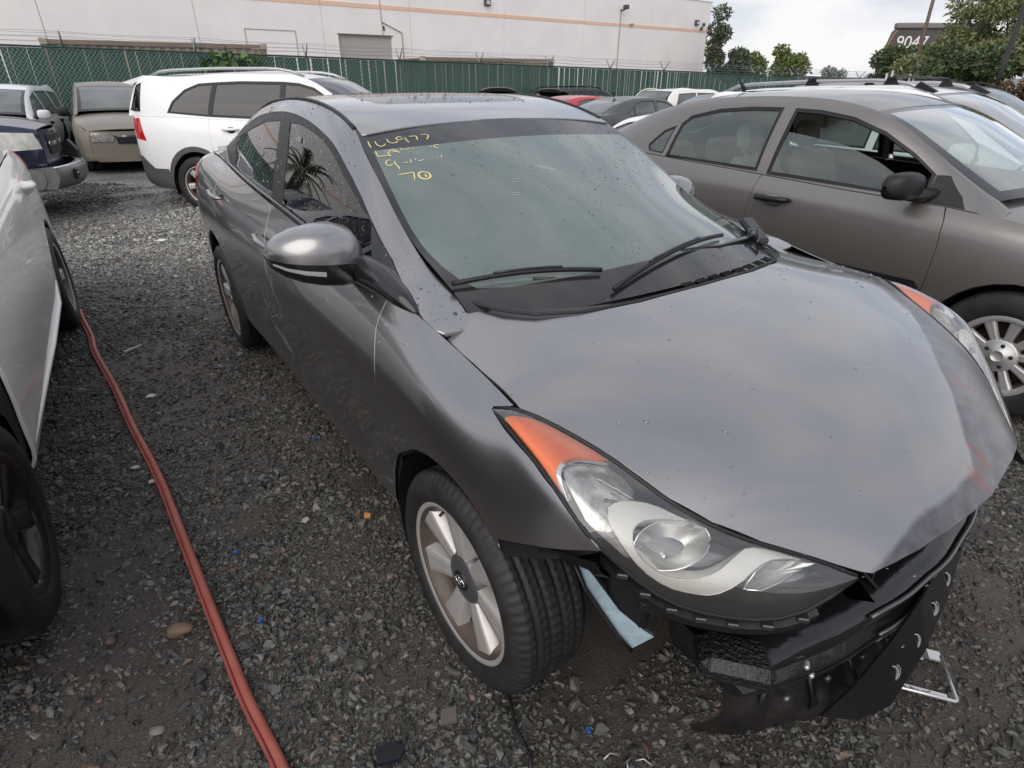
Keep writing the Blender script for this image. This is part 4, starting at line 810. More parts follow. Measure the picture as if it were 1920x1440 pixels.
for sd in(-1,1):
    k=dict(side=sd,step=.022)
    panel('front_fender',S1,fender,HP,hero,ax=(0,2),inset=.0016,flange=.003,**k)
    panel('front_door',S1,fdoor,HP,hero,ax=(0,2),inset=.0016,flange=.003,disp=hdamage if sd<0 else None,**k)
    panel('rear_door',S1,rdoor,HP,hero,ax=(0,2),disp=hdamage if sd<0 else None,**k)
    panel('sill',S1,sill,HP,hero,ax=(0,2),off=-.004,**k)
    panel('quarter_panel',S1,QFIX,HP,hero,ax=(0,2),**k)
    u0,u1=S2.u[0],S2.u[-1]; v1=S2.v[-1]
    # pillars and roof side with the window opening cut out
    rail=[(u0,.0)]+[(u,.0) for u in np.linspace(u0+.3,.75,3)]+[(x,y) for x,y in D['dlo']]+[(u1-.02,.0),(u1-.001,.05),(u1-.001,v1)]+[(u,v1) for u in np.linspace(u1-.4,u0+.3,8)]+[(u0,v1)]
    panel('roof_side',S2,rail,HP,hero,inset=.0008,**k)
    low=[(u,.0004) for u in np.linspace(D['dlo'][-1][0]-.04,.80,12)]
    dlo=D['dlo']+low
    panel('window_surround',S2,dlo,M['black'],hero,off=-.003,inset=.0,flange=.02,holes=[D['glassF'],D['glassR']],hinset=0,**k)
    panel('front_window',S2,D['glassF'],M['tint'],hero,off=-.006,inset=-.003,flange=0,nfun=pane_normal,**k)
    panel('rear_window',S2,D['glassR'],M['tint'],hero,off=-.006,inset=-.003,flange=0,nfun=pane_normal,**k)
    # belt moulding
    mb=MB(); us=np.linspace(.78,2.98,40); P=S2.ev(us,np.full(40,.012)); n=S2.frame(us,np.full(40,.01))[2]; n*=np.sign(n[:,1:2]); P=P+n*.002; P[:,1]*=sd
    mb.tube(P,.0075,8); mb.build('belt_moulding',M['trim'],hero)
    # dark shell behind the gaps
    shell=[(-3.58,.22),(-3.3,.2),(-3.08,.22)]+arc(-2.7,.33,.365,195,-15,20)+[(-2.28,.21),(-.44,.21)]+[(-.40,.36),(-.33,.52),(-.2,.62)]+arc(0,.312,.366,105,50,8)+[(.4,.70),(.45,.74),(.40,.78),(.33,.81),(.25,.835),(.06,.86),(-.2,.9),(-.3,.94)]+belt(-.35,-3.55,20)
    panel('inner_structure',S1,shell,M['gapdark'],hero,ax=(0,2),off=-.014,inset=0,flange=0,side=sd,step=.05)
    panel('tail_light',S1,[(-3.20,.945),(-3.36,.83),(-3.57,.83),(-3.58,.97),(-3.36,.995)],M['redlens'],hero,ax=(0,2),off=.006,side=sd,step=.03)
    hb=MB(); 
    for hx,hz in((-1.52,.905),(-2.47,.945)):
        P=S1.ev(*S1.inv([(hx,hz)],(0,2)).T)[0]; w=P[1]
        hb=MB(); hb.tube([(hx-.115,sd*(w+.012),hz+.004),(hx-.09,sd*(w+.035),hz+.004),(hx,sd*(w+.043),hz),(hx+.09,sd*(w+.035),hz-.004),(hx+.115,sd*(w+.012),hz-.004)],[.007,.010,.012,.010,.007],10,flat=.9); hb.build('door_handle',HP,hero)
        cb=MB(); cb.tube([(hx+.05,sd*(w-.008),hz-.004),(hx+.075,sd*(w-.002),hz-.006),(hx+.10,sd*(w-.008),hz-.004)],[.008,.016,.008],10); cb.build('handle_recess',M['gapdark'],hero)
    # wheel housings and front fender liner
    for cx,r in((0,.372),(-2.7,.37)):
        t=np.linspace(R(62 if cx==0 else -20),R(200),26); a=np.stack([cx+r*np.cos(t),np.full(26,sd*.86),.312+r*np.sin(t)],-1); b=a.copy(); b[:,1]=sd*.50
        gridmesh('wheel_housing',[a,b],M['dullblack'],hero)
        q=MB(); q.prism([(cx-.36,.22),(cx+.22,.25),(cx+.30,.52),(cx+.2,.68),(cx-.2,.68),(cx-.36,.5)],1,sd*.49,sd*.50); q.build('wheel_housing_wall',M['dullblack'],hero)
# bonnet, roof, screen
HR=[(-.02,0),(-.028,.25),(-.055,.42),(-.115,.535),(-.20,.598),(-.27,.622),(-.345,.640)]
HE=[(-.315,.685),(-.27,.722),(-.225,.752),(-.06,.765),(.066,.771),(.15,.777),(.25,.727),(.36,.684),(.456,.649),(.531,.603),(.60,.538),(.668,.459),(.728,.394),(.742,.376)]
HF=[(.757,.33),(.772,.27),(.785,.18),(.79,.09),(.791,0)]
half=HR+HE+HF; HFL=[(.736,.325),(.752,.26),(.767,.18),(.779,.09)]; HEL=HE[:-2]+[(.712,.394),(.722,.368)]   # the bonnet's left nose is pushed back a little
hood=[(x,-y) for x,y in HR+HE+HF]+[(x,y) for x,y in (HR[1:]+HEL+HFL)[::-1]]
panel('hood',HD,hood,HPH,hero,side=0,ax=(0,1),step=.022,flange=.02,inset=.0025)
panel('hood_underside',HD,hood,M['gapdark'],hero,side=0,ax=(0,1),step=.06,flange=0,inset=.012,off=-.021)
ru0,ru1=RF.u[0],RF.u[-1];rv=RF.v[-1]
SUN=[]
cx_=(-1.42-.38);sunp=[(-1.37,.0),(-1.375,.20),(-1.39,.33),(-1.41,.36),(-1.50,.385),(-1.95,.385),(-2.03,.36),(-2.05,.30),(-2.05,0)]
sunp=[(x,y) for x,y in sunp]+[(x,-y) for x,y in sunp[::-1][1:-1]]
roofp=[(x,-w) for x,w in zip(_RX,_RW)]+[(x,w) for x,w in zip(_RX[::-1],_RW[::-1])]
roofp=[(x,w*.985) for x,w in roofp]
panel('roof',RF,roofp,HP,hero,side=0,ax=(0,1),step=.03,flange=.006,inset=.001,holes=[sunp])
panel('sunroof',RF,sunp,mat('dark sunroof glass',(.012,.013,.014),.08,spec=.35),hero,side=0,ax=(0,1),step=.03,off=-.002,inset=.003,flange=.01)
for sd in(-1,1):
    xs=np.linspace(-2.55,-1.14,40); P=np.stack([xs,sd*(interp_cubic(_RX,_RW,xs)-.001),interp_cubic(_RX,_RZ,xs)+.001],-1)
    mb=MB(); mb.tube(P,.0095,8,flat=.6); mb.build('roof_moulding',M['black'],hero)
# windscreen: clear area inside a black painted band
wu0,wu1=WS.u[0],WS.u[-1]; wv=WS.v[-1]
wsp=[(wu0,0),(wu1*.25,0),(wu1*.5,0),(wu1*.75,0),(wu1,0),(wu1,wv*.5),(wu1,wv),(wu1*.5,wv),(wu0,wv),(wu0,wv*.5)]
um=(wu0+wu1)/2
cl=[(.030,.165),(.24,.168),(.464,.162),(um,.160)]
cl=cl+[(2*um-u,v) for u,v in cl[::-1][1:]]; 
lowc=[(.020,.60),(.020,.713),(.026,.819),(.040,.90),(.065,.955),(.15,.972),(.357,.972),(um,.965)]
cl=cl+[(2*um-u,v) for u,v in lowc]+[(u,v) for u,v in lowc[::-1][1:]]
SCREENM=glass('fogged windscreen',(.50,.58,.55),film=.66,filmcol=(.155,.20,.19),refl=.72)
panel('windshield',WS,cl,SCREENM,hero,side=0,step=.035,inset=0,flange=0)
panel('windshield_band',WS,wsp,mat('black screen band',(.02,.019,.021),.05,spec=.8),hero,side=0,step=.035,inset=.0,flange=.0,holes=[cl],hinset=0)
mk=MB()
for i in range(60):
    if 'w%d'%i in D: ribbon(mk,WS,D['w%d'%i],.0045 if i<24 else .007,.0012,side=0)
mk.build('marker_writing',mat('yellow marker',(.60,.53,.23),.7,var=.12,vscale=60),hero)
mk=MB()
for i in range(4): ribbon(mk,WS,D['t%d'%i],.0022,.0008,side=0,taper=False)
mk.build('sticker_trace',mat('faded sticker trace',(.36,.38,.32),.6),hero)
# backlight, boot, rear face (seen only from elsewhere)
bw=[]
for f in np.linspace(-1,1,7):
    bw.append([(-2.60,.549*f,1.312+.033*(1-f*f)),(-2.95,.53*f,1.215+.045*(1-f*f)),(-3.3,.50*f-.0,1.10+.03*(1-f*f))])
BW=Loft(bw); panel('rear_windshield',BW,[(BW.u[0],BW.v[0]),(BW.u[-1],BW.v[0]),(BW.u[-1],BW.v[-1]),(BW.u[0],BW.v[-1])],M['darkwin'],hero,side=0,step=.08,inset=0,flange=0)
tr=[]
for f in np.linspace(-1,1,7):
    tr.append([(-3.28,.64*f,1.075+.03*(1-f*f)),(-3.45,.63*f,1.06+.02*(1-f*f)),(-3.62-.05*(1-f*f),.6*f,1.04),(-3.66-.05*(1-f*f),.62*f,.92),(-3.64-.05*(1-f*f),.64*f,.6),(-3.62-.04*(1-f*f),.62*f,.30)])
TR=Loft(tr); panel('trunk_lid',TR,[(TR.u[0],TR.v[0]),(TR.u[-1],TR.v[0]),(TR.u[-1],TR.v[-1]),(TR.u[0],TR.v[-1])],HP,hero,side=0,step=.08,inset=0,flange=0)
# ---- cowl and wipers
cow=[]
for f in np.linspace(-1,1,13):
    y=.66*f; xh=float(np.interp(abs(y),[0,.25,.42,.535,.598,.64,.7],[-.02,-.028,-.055,-.115,-.2,-.345,-.40])); a=1-f*f
    xs_=-.345+.155*a-.015; zs=.975+.040*a-.004
    cow.append([(xs_-.05,y,zs+.004),(xs_+.02*(1 if abs(f)<.9 else .2),y,zs-.012-.006*a),((xs_+xh)/2-.0,y,.952+.006*a),(xh+.02,y,.945+.006*a)])
gridmesh('cowl_panel',cow,mat('wet cowl plastic',(.016,.016,.017),.22,coat=.3,bump=.05,bscale=200),hero)
vm=MB();gd=MB()
for i in range(8):
    yc=-.02+i*.062; 
    for a in range(4):
        for b in range(5):
            if (a+b*0)%1==0:
                y=yc+(b-2)*.0095; f=y/.66; aa=1-f*f
                xh=float(np.interp(abs(y),[0,.25,.42,.535,.598],[-.02,-.028,-.055,-.115,-.2]))
                x=xh-.018-a*.0085; z=.9595+.006*aa+a*.0011
                vm.box((x,y,z),(.005,.0062,.0035))
vm.build('cowl_vent',M['gapdark'],hero)
lp=MB(); pts=[]
for f in np.linspace(-.97,.97,49):
    y=.66*f; xh=float(np.interp(abs(y),[0,.25,.42,.535,.598,.64],[-.02,-.028,-.055,-.115,-.2,-.345])); pts.append((xh-.010,y,.9605+.006*(1-f*f)))
lp.tube(pts,.007,6,flat=.6); lp.build('cowl_seal',M['rubber'],hero)
lp=MB(); lp.box((-.31,.655,.985),(.16,.06,.03),(0,.35,-.45),bev=.01); lp.build('cowl_corner',M['trim'],hero)
def on_ws(x,y):
    q=WS.inv([(x,y)],(0,1)); P=WS.ev(*q.T)[0]; n=WS.frame(*q.T)[2][0]; n=n if n[2]>0 else -n; return P+n*.014,n
def wiper(pivot,armpts,b0,b1):
    wb=MB(); wb.cyl((pivot[0],pivot[1],pivot[2]-.02),(pivot[0],pivot[1],pivot[2]+.02),.02,14); wb.tube([pivot]+armpts,[.013]+[.010]+[.006]*(len(armpts)-1),8,flat=.6)
    w_=wb.build('wiper',M['trim'],hero)
    bl=MB();n=12; P=[];
    for i in range(n):
        f=i/(n-1); x=b0[0]+(b1[0]-b0[0])*f; y=b0[1]+(b1[1]-b0[1])*f; p,_n=on_ws(x,y); P.append(p+np.array(_n)*.006*math.sin(math.pi*f))
    bl.tube(P,.0062,6,flat=1.2); bl.build('wiper_blade',M['black'],w_)
    bl=MB(); bl.tube([p+np.array([0,0,.009]) for p in P[3:9]],.004,6); bl.build('blade_clip',M['trim'],w_)
wiper((-.275,.60,.985),[(-.245,.50,.992),(-.20,.30,1.005),(-.195,.10,1.020)],(-.245,.36),(-.115,-.27))
wiper((-.16,-.10,.978),[(-.19,-.22,.985),(-.235,-.36,1.0),(-.26,-.44,1.006)],(-.19,-.25),(-.365,-.645))
# ---- mirror (both sides)
def mirror(sd):
    # lofted shell: rings along the outward axis
    st=[(.782,-.70,1.012,.025,.035),(.790,-.69,1.022,.060,.064),(.815,-.685,1.034,.084,.085),(.865,-.677,1.046,.100,.092),(.92,-.677,1.052,.102,.086),(.97,-.685,1.055,.092,.074),(1.01,-.697,1.056,.072,.056),(1.036,-.71,1.056,.042,.034),(1.046,-.717,1.056,.006,.006)]
    def ring(y,x,z,a,b,lo,hi,n=20):
        return [(x+a*math.copysign(abs(math.cos(t))**.72,math.cos(t))*(1 if math.cos(t)>0 else .55),sd*y,z+b*math.copysign(abs(math.sin(t))**.72,math.sin(t))) for t in np.linspace(R(lo),R(hi),n)]
    top=[ring(y,x,z,a,b,-2,190) for y,x,z,a,b in st]; mo=gridmesh('side_mirror',top,HP,hero,fix=True)
    bot=[ring(y,x,z,a*.985,b*.985,-190,4) for y,x,z,a,b in st]; gridmesh('mirror_underside',bot,M['trim'],mo,fix=True)
    ind=[ring(y,x,z,a*1.002,b*1.0,-22,-12,4) for y,x,z,a,b in st[4:-1]]; gridmesh('mirror_indicator',ind,mat('clear indicator',(.75,.75,.76),.12,metal=.6) if sd<0 else M['silverp'],mo,fix=True)
    foot=MB(); foot.tube([(-.33,sd*.772,.950),(-.42,sd*.772,.966),(-.52,sd*.775,.985),(-.60,sd*.79,.997),(-.665,sd*.815,1.005)],[.010,.030,.042,.046,.040],16,flat=1.0,up=(0,0,1)); foot.build('mirror_foot',M['trim'],mo)
    fl=MB(); fl.prism([(-.66,.985),(-.30,.955),(-.47,1.01),(-.60,1.065),(-.655,1.105)],1,sd*.745,sd*.765)
    gl=[(x-.058,y,z) for x,y,z in []]
mirror(-1); mirror(1)
for o_ in [c for c in hero.children if c.name.startswith('side_mirror')][-1:]: o_.location=(-.23,-.05,-.04)
# gloss triangle in the window's front corner
tri=[(D['glassF'][8][0]+.012,D['glassF'][8][1]),(D['glassF'][7][0]+.012,D['glassF'][7][1]-.004)]+[(u-.012,v-.006) for u,v in D['dlo'][-4:-1]]+[(D['dlo'][-1][0]-.05,.008),(D['glassF'][9][0]+.02,.008)]
for sd in(-1,1): panel('mirror_sail',S2,tri,M['trim'],hero,side=sd,step=.03,off=.002,inset=.0,flange=.004)
# scratches on the visible side
mk=MB()
for i in range(40):
    if 's%d'%i in D: ribbon(mk,S1,[(u,v) for u,v in D['s%d'%i]],.0022 if i!=3 else .0045,.0012,side=-1,disp=hdamage)
    if 'f%d'%i in D and i<2: ribbon(mk,S1,D['f%d'%i],.0009,.0006,side=-1)
mk.build('scratch_marks',mat('scratched primer',(.25,.245,.24),.5,var=.3,vscale=60),hero)
# ---- headlights
def bowlmesh(poly,off,depth,n=6):
    P=np.array(poly); c=P.mean(0); G=[]
    for i in range(n+1):
        f=1-i/n; q=c+(P-c)*f; X=LN.ev(q[:,0],q[:,1]); nn=LN.frame(q[:,0],q[:,1])[2]; nn*=np.sign(nn@np.array([.5,.6,.5]))[:,None]
        G.append(X+nn*(off-depth*(1-f*f)))
    return np.array(G)
HLM=dict(lens=glass('hazy lamp lens',(.95,.95,.94),film=.035,filmcol=(.6,.6,.57),refl=1.1),
  base=mat('smoked lamp housing',(.36,.355,.34),.22,metal=.8,var=.35,vscale=16),dark=mat('dark lamp floor',(.03,.028,.024),.4,var=.4,vscale=22,tint=(.06,.056,.05)),
  bowl=mat('reflector bowl',(.66,.66,.65),.16,metal=.8,bump=.12,bscale=420),sw=mat('satin silver trim',(.88,.87,.83),.3,metal=.15,var=.06))
lb=(LN.u[0],LN.u[-1],LN.v[0],LN.v[-1])
full=[(u,lb[2]) for u in np.linspace(lb[0]+.004,lb[1],20)]+[(u,lb[3]) for u in np.linspace(lb[1],lb[0]+.004,20)]
for sd in(-1,1):
    kw=dict(side=sd,step=.02)
    hl=panel('headlight',LN,full,HLM['base'],hero,off=-.052,inset=.002,flange=.0,**kw)
    panel('headlight_lens',LN,full,HLM['lens'],hl,off=.0,inset=.0,flange=0,**kw)
    mb=MB(); uu=[p[0] for p in full];vv=[p[1] for p in full]; P=LN.ev(uu,vv)*np.array([1,sd,1]); mb.tube(np.concatenate([P,P[:1]]),.0048,6); mb.build('lens_seal',M['black'],hl)
    # side walls of the housing
    nn=LN.frame(uu,vv)[2]; nn*=np.sign(nn@np.array([.5,.6,.5]))[:,None]; A=LN.ev(uu,vv); gridmesh('housing_wall',np.stack([A*np.array([1,sd,1]),(A-nn*.055)*np.array([1,sd,1])]),HLM['dark'],hl,closed_v=True)
    panel('turn_signal',LN,smooth_poly(D['amber'],1),M['amber'],hl,off=-.005,inset=0,flange=.03,**kw)
    panel('signal_chamber',LN,smooth_poly(D['chamber'],1),M['hazelens'],hl,off=-.018,inset=0,flange=.014,**kw)
    panel('chrome_ring',LN,smooth_poly(D['ring'],1),M['chrome'],hl,off=-.004,inset=0,flange=.02,**kw)
    cu_=np.array(D['chamber']); c0=cu_.mean(0)
    for k_ in range(4):
        f=.2+.2*k_; a_=cu_[1]*(1-f)+cu_[7]*f; b_=cu_[3]*(1-f)+cu_[5]*f; uu_=np.linspace(a_[0],b_[0],9); vv_=np.linspace(a_[1],b_[1],9)
        Pq=LN.ev(uu_,vv_); nq=LN.frame(uu_,vv_)[2]; nq*=np.sign(nq@np.array([.5,.6,.5]))[:,None]; mb=MB(); mb.tube((Pq-nq*.014)*np.array([1,sd,1]),.0014,5); mb.build('chamber_rib',HLM['dark'] if k_%2 else M['chrome'],hl)
    so_=smooth_poly(D['swoosh'],1); so_=np.array(so_); Pq=LN.ev(so_[:,0],so_[:,1]); nq=LN.frame(so_[:,0],so_[:,1])[2]; nq*=np.sign(nq@np.array([.5,.6,.5]))[:,None]; Pq=(Pq-nq*.0115)*np.array([1,sd,1]); mb=MB(); mb.tube(np.concatenate([Pq,Pq[:1]]),.0012,5); mb.build('trim_outline',M['chrome'],hl)
    panel('silver_trim',LN,smooth_poly(D['swoosh'],1),HLM['sw'],hl,off=-.012,inset=0,flange=.03,**kw)
    for nm,dp in(('bowl',.05),('bowl2',.03)):
        G=bowlmesh(D[nm],-.016,dp)*np.array([1,sd,1]); gridmesh('reflector_bowl',G,HLM['bowl'],hl,closed_v=True,fix=True)
        q=G[0]; mb=MB(); mb.tube(np.concatenate([q,q[:1]]),.0025,6); mb.build('bowl_rim',M['chrome'],hl)
    c=bowlmesh(D['bowl'],-.03,.05)[-1].mean(0)*np.array([1,sd,1]); mb=MB(); mb.tube([c,c+np.array([.03,sd*.02,.012])],[.008,.006],10); mb.build('headlight_bulb',M['chrome'],hl)
    # lower dark floor of the lamp
    lowp=[(u,lb[3]-.002) for u in np.linspace(lb[1]*.35,lb[1]*.93,12)]+[(u,lb[2]+(lb[3]-lb[2])*.80) for u in np.linspace(lb[1]*.90,lb[1]*.40,12)]
    panel('lamp_floor',LN,lowp,HLM['dark'],hl,off=-.040,inset=0,flange=0,**kw)
# ---- what the missing bumper leaves bare
fr=MB()
# radiator support and inner dark wall behind the bonnet's lip
fr.prism([(-.46,.28),(.46,.28),(.52,.50),(.56,.62),(.36,.65),(.20,.70),(-.20,.70),(-.36,.65),(-.56,.62),(-.52,.50)],0,.42,.50)
fr.box((.30,0,.45),(.30,.9,.4)); fr.build('radiator_support',M['dullblack'],hero)
rd=MB()
for i in range(26): rd.box((.515,-.40+i*.032,.44),(.012,.004,.36))
rd.box((.507,0,.44),(.006,.86,.37)); rd.build('radiator',mat('dark radiator',(.02,.02,.021),.5,metal=.4),hero)
def strip(pts_top,pts_bot,th,name,m,parent=None):
    T=np.array(pts_top);B=np.array(pts_bot); n=np.cross(T[-1]-T[0],B[0]-T[0]); n/=np.linalg.norm(n)
    G=np.stack([T,B,B-n*th,T-n*th],0); return gridmesh(name,G,m,parent or hero,closed_u=True,smooth=False,fix=True)
# curved lower absorber beam: wet top ledge, front face, bright front edge
yb=np.linspace(-.60,.60,27)
def xf(y): return .735-.30*abs(y+.05)**2.2-.03*abs(y)
prof_=[(-.13,.530),(-.02,.512),(.010,.505),(.024,.494),(.028,.472),(.014,.452),(.016,.436),(.034,.424),(.036,.398),(.015,.365),(-.09,.345)]
def endk(y): return 1-.55*max(0,(-y-.42)/.18)**1.5-.4*max(0,(y-.45)/.15)**1.5
rows_b=[[(xf(y)+dx-(.04*max(0,-y-.35)/.2 if dx<-.05 else 0)+.0015*math.sin(y*31),y,.43+(z-.43)*endk(y)+.0012*math.sin(y*23+dx*60)) for y in yb] for dx,z in prof_]
WETBLK=mat('wet black plastic',(.008,.008,.009),.16,coat=.3,var=.3,bump=.10,bscale=45)
ab=gridmesh('crash_absorber',np.array(rows_b),WETBLK,hero,closed_u=True,smooth=True,fix=True)
for j in (0,-1):
    q=MB(); q.add([r[j] for r in rows_b],[tuple(range(len(rows_b)))]); q.build('absorber_end',WETBLK,ab)
q=MB(); q.box((.628,-.580,.468),(.15,.10,.06),(0,.12,.80),bev=.018); q.build('absorber_shoulder',mat('speckled wet plastic',(.009,.009,.010),.2,coat=.3,bump=.9,bscale=110),ab)
tf=np.array(rows_b[3]); eb=MB(); eb.tube(tf[7:]+np.array([.004,0,.004]),.0050,8); eb.build('absorber_edge',mat('worn black edge',(.07,.07,.075),.2,coat=.6),ab)
eb=MB(); eb.tube(np.array(rows_b[7])[8:15]+np.array([.003,0,.003]),.0036,8); eb.build('absorber_edge',bpy.data.materials['worn black edge'],ab)
for k_ in range(5):
    q=MB(); y=-.36+.17*k_; q.prism([(xf(y)-.11,.528),(xf(y)-.03,.514),(xf(y)-.03,.535),(xf(y)-.10,.575)],1,y-.004,y+.004); q.build('absorber_rib',WETBLK,ab)
for yy,zz in((-.45,.445),(-.425,.405)):
    bl=MB(); bl.box((xf(yy)+.032,yy,zz),(.010,.020,.011),(0,0,.5),bev=.003); bl.build('absorber_clip',M['silverp'],ab)
# ragged splash shield under the beam; its black sheet also supplies the shade
sk=[]
for i,y in enumerate(np.linspace(-.585,.12,36)):
    x=xf(y); g_=.5+.5*math.sin(i*.55)*math.sin(i*.21+1); dz=.17+.04*g_+.012*math.sin(i*2.3); row=[]
    for f in np.linspace(0,1,8): row.append(((x-.02)*(1-f)+float(np.interp(y,[-.58,-.52,-.32,-.1,.36],[.56,.63,.735,.775,.70]))*f+.03*math.sin(f*3.0)+.007*math.sin(i*1.3+f*7),y+.006*math.sin(f*9+i),.37-dz*f**.8+.006*math.sin(i*.9+f*5)))
    sk.append(row)
gridmesh('splash_shield',sk,mat('dirty black shield',(.012,.011,.010),.5,var=.7,vscale=16,tint=(.022,.019,.017),bump=.25,bscale=30),hero,smooth=True)
for k_ in range(5):
    q=MB(); y=-.50+.12*k_; xb_=float(np.interp(y,[-.58,-.52,-.32,-.1,.36],[.56,.63,.735,.775,.70])); q.tube([(xf(y)+.004,y,.352),(xb_+.025,y+.01,.27),(xb_+.006,y+.015,.20)],[.006,.008,.004],6); q.build('shield_rib',M['black'],hero)
    q=MB(); q.cyl((xf(y+.05)+.012,y+.05,.322),(xf(y+.05)+.022,y+.05,.318),.009,10); q.build('shield_bolt',M['caphub'],hero)
for k_ in range(4):
    q=MB(); y=-.52+.11*k_; x=xf(y)-.02; q.tube([(x-.08,y,.55),(x-.05+.02*k_,y-.02,.46+.02*k_),(x-.06,y+.06,.40),(x-.10,y+.10,.36)],.0045,6); q.build('loose_wire',M['black'],hero)
# torn lower grille plate hanging forward with crescent slots
pl=MB(); T0=np.array([[.765,-.45,.345],[.775,-.36,.375],[.775,-.22,.42],[.765,-.08,.455],[.745,.06,.48]]); B0=np.array([[.80,-.33,.27],[.825,-.24,.275],[.815,-.10,.34],[.785,.06,.385],[.745,.20,.44]])
gp=strip(T0,B0,.006,'grille_plate',mat('torn glossy black plate',(.005,.005,.006),.06,spec=.5,bump=.05,bscale=9))
nr=np.cross(T0[2]-T0[0],B0[0]-T0[0]); nr/=np.linalg.norm(nr); nr=nr if nr[2]>0 else -nr
cr_=MB()
for i,f in enumerate((.36,.52,.68,.84)):
    c=np.array([np.interp(f,np.linspace(0,1,5),(T0*.42+B0*.58)[:,k]) for k in range(3)])+nr*.004
    ux=np.array([.25,.95,.15]);ux/=np.linalg.norm(ux); uy=np.cross(nr,ux)
    pts=[c+ux*(.020*math.cos(t))+uy*(.024*math.sin(t)) for t in np.linspace(R(-75),R(75),9)]
    cr_.tube(pts,[.0008,.002,.003,.0034,.0036,.0034,.003,.002,.0008],6)
    if i%2==0: cr_.tube([p+ux*.008 for p in pts[1:-1]],.0014,6)
cr_.build('crescent_slot',mat('bright slot edge',(.30,.30,.31),.3,metal=.3),gp)
# lamp carrier with slots under the headlight, on both sides
for sd in(-1,1):
    cu=np.linspace(.42,.92,16)*lb[1]; P=LN.ev(cu,np.full(16,lb[3])); nn=LN.frame(cu,np.full(16,lb[3]-.01))[2]; nn*=np.sign(nn@np.array([.5,.6,.5]))[:,None]
    a=P+np.array([-.012,-.012,-.012]); b=a+nn*.018+np.array([0,0,-.012]); c=b+np.array([-.004,-.004,-.022]); d=a+np.array([-.03,-.03,-.06])
    gridmesh('lamp_carrier',np.stack([a,b,c,d],0)*np.array([1,sd,1]),M['black'],hero,smooth=False,fix=True)
    tb=MB()
    for j in range(2,15,2): tb.box((b[j]+np.array([-.004,-.004,.006]))*np.array([1,sd,1]),(.022,.018,.012),(0,0,-sd*.8),bev=.002)
    tb.build('carrier_tab',mat('wet grey tab',(.03,.03,.032),.2,coat=.4),hero)
    q=MB(); q.box((.44,sd*.70,.56),(.09,.06,.14),(0,0,sd*-.5),bev=.01); q.box((.475,sd*.66,.585),(.05,.13,.03),(0,0,sd*-.6),bev=.006); q.build('bumper_bracket',M['black'],hero)
    # pale blue washer bottle flap, with black strap
    A=np.array([[.375,sd*.80,.655],[.40,sd*.79,.60],[.43,sd*.765,.54],[.462,sd*.745,.49],[.485,sd*.725,.455]]); Bq=A+np.array([[.008,-sd*.012,-.0],[.018,-sd*.026,.0],[.018,-sd*.03,.0],[.030,-sd*.042,.012],[.024,-sd*.036,.035]])
    q=gridmesh('washer_bottle',np.stack([A,Bq,Bq+np.array([-.012,-sd*.012,-.01]),A+np.array([-.012,-sd*.012,-.01])],0),mat('pale blue plastic',(.25,.33,.38),.4,var=.2,vscale=30),hero,closed_u=True,smooth=False,fix=True)
    s_=MB(); s_.tube(A+np.array([.006,sd*.006,.004]),.007,6,flat=.5); s_.build('bottle_strap',M['black'],q)
    # front fender lower edge and liner hanging in the wheel arch
    lf=[]
    for i,x in enumerate(np.linspace(.30,.46,10)): lf.append([(x,sd*(.868-.28*max(0,x-.32)),.685+.30*max(0,x-.29)),(x+.0,sd*(.85-.28*max(0,x-.32)),.655+.25*max(0,x-.29)+.012*math.sin(i*2.1)),(x-.02,sd*.76,.63+.02*math.sin(i*1.7))])
    gridmesh('fender_liner',lf,M['black'],hero)
q=MB(); q.tube([(.50,-.53,.47),(.53,-.52,.40),(.535,-.52,.37)],[.03,.024,.018],10); q.build('horn',mat('grey horn',(.10,.11,.115),.35),hero)
# ---- wheels
make_wheel(hero,(0,-.775,.3105),-1,hi=True,steer=R(.5)); make_wheel(hero,(-2.7,-.775,.3105),-1)
make_wheel(hero,(0,.775,.3105),1); make_wheel(hero,(-2.7,.775,.3105),1)
# ---- floor pan and cabin
fb=MB(); fb.prism([(.12,.20),(-3.45,.22),(-3.45,.55),(-2.3,.50),(-.5,.42),(.12,.42)],1,-.52,.52); fb.prism([(-.43,.195),(-2.27,.195),(-2.27,.40),(-.43,.40)],1,-.77,.77); fb.build('floor_pan',M['dullblack'],hero)
def seat(parent,x,y,z,wd,m,ang=20,head=True,nm='seat'):
    s=MB(); s.box((x+.02,y,z+.08),(.50,wd,.16),(0,-.12,0),bev=.05); s.box((x-.27,y,z+.40),(.15,wd,.62),(0,-R(ang),0),bev=.06)
    if head:
        s.box((x-.42,y,z+.80),(.11,.26,.19),(0,-R(ang*.6),0),bev=.05)
        for k in(-.06,.06): s.cyl((x-.36,y+k,z+.62),(x-.41,y+k,z+.76),.008,6)
    return s.build(nm,m,parent)
for y in(-.36,.36): seat(hero,-1.35,y,.36,.48,M['seat'])
for y in(-.36,.36): seat(hero,-2.2,y,.38,.5,M['seat'])
dsh=[]
for f in np.linspace(-1,1,9): dsh.append([(-.36,.66*f,.94),(-.62,.68*f,.965),(-.80,.68*f,.93),(-.84,.68*f,.80),(-.74,.68*f,.55)])
gridmesh('dashboard',dsh,M['dash'],hero)
sw=MB(); c=np.array([-.98,.36,.86]); ux=np.array([0,1,0.]);uy=np.array([.45,0,.89])
sw.tube([c+.18*(ux*math.cos(t)+uy*math.sin(t)) for t in np.linspace(0,2*np.pi,33)],.014,8)
for t in(0,np.pi,-np.pi/2): sw.tube([c,c+.18*(ux*math.cos(t)+uy*math.sin(t))],.016,6)
sw.tube([c,c+np.array([.2,0,-.12])],.04,8); sw.build('steering_wheel',M['dash'],hero)
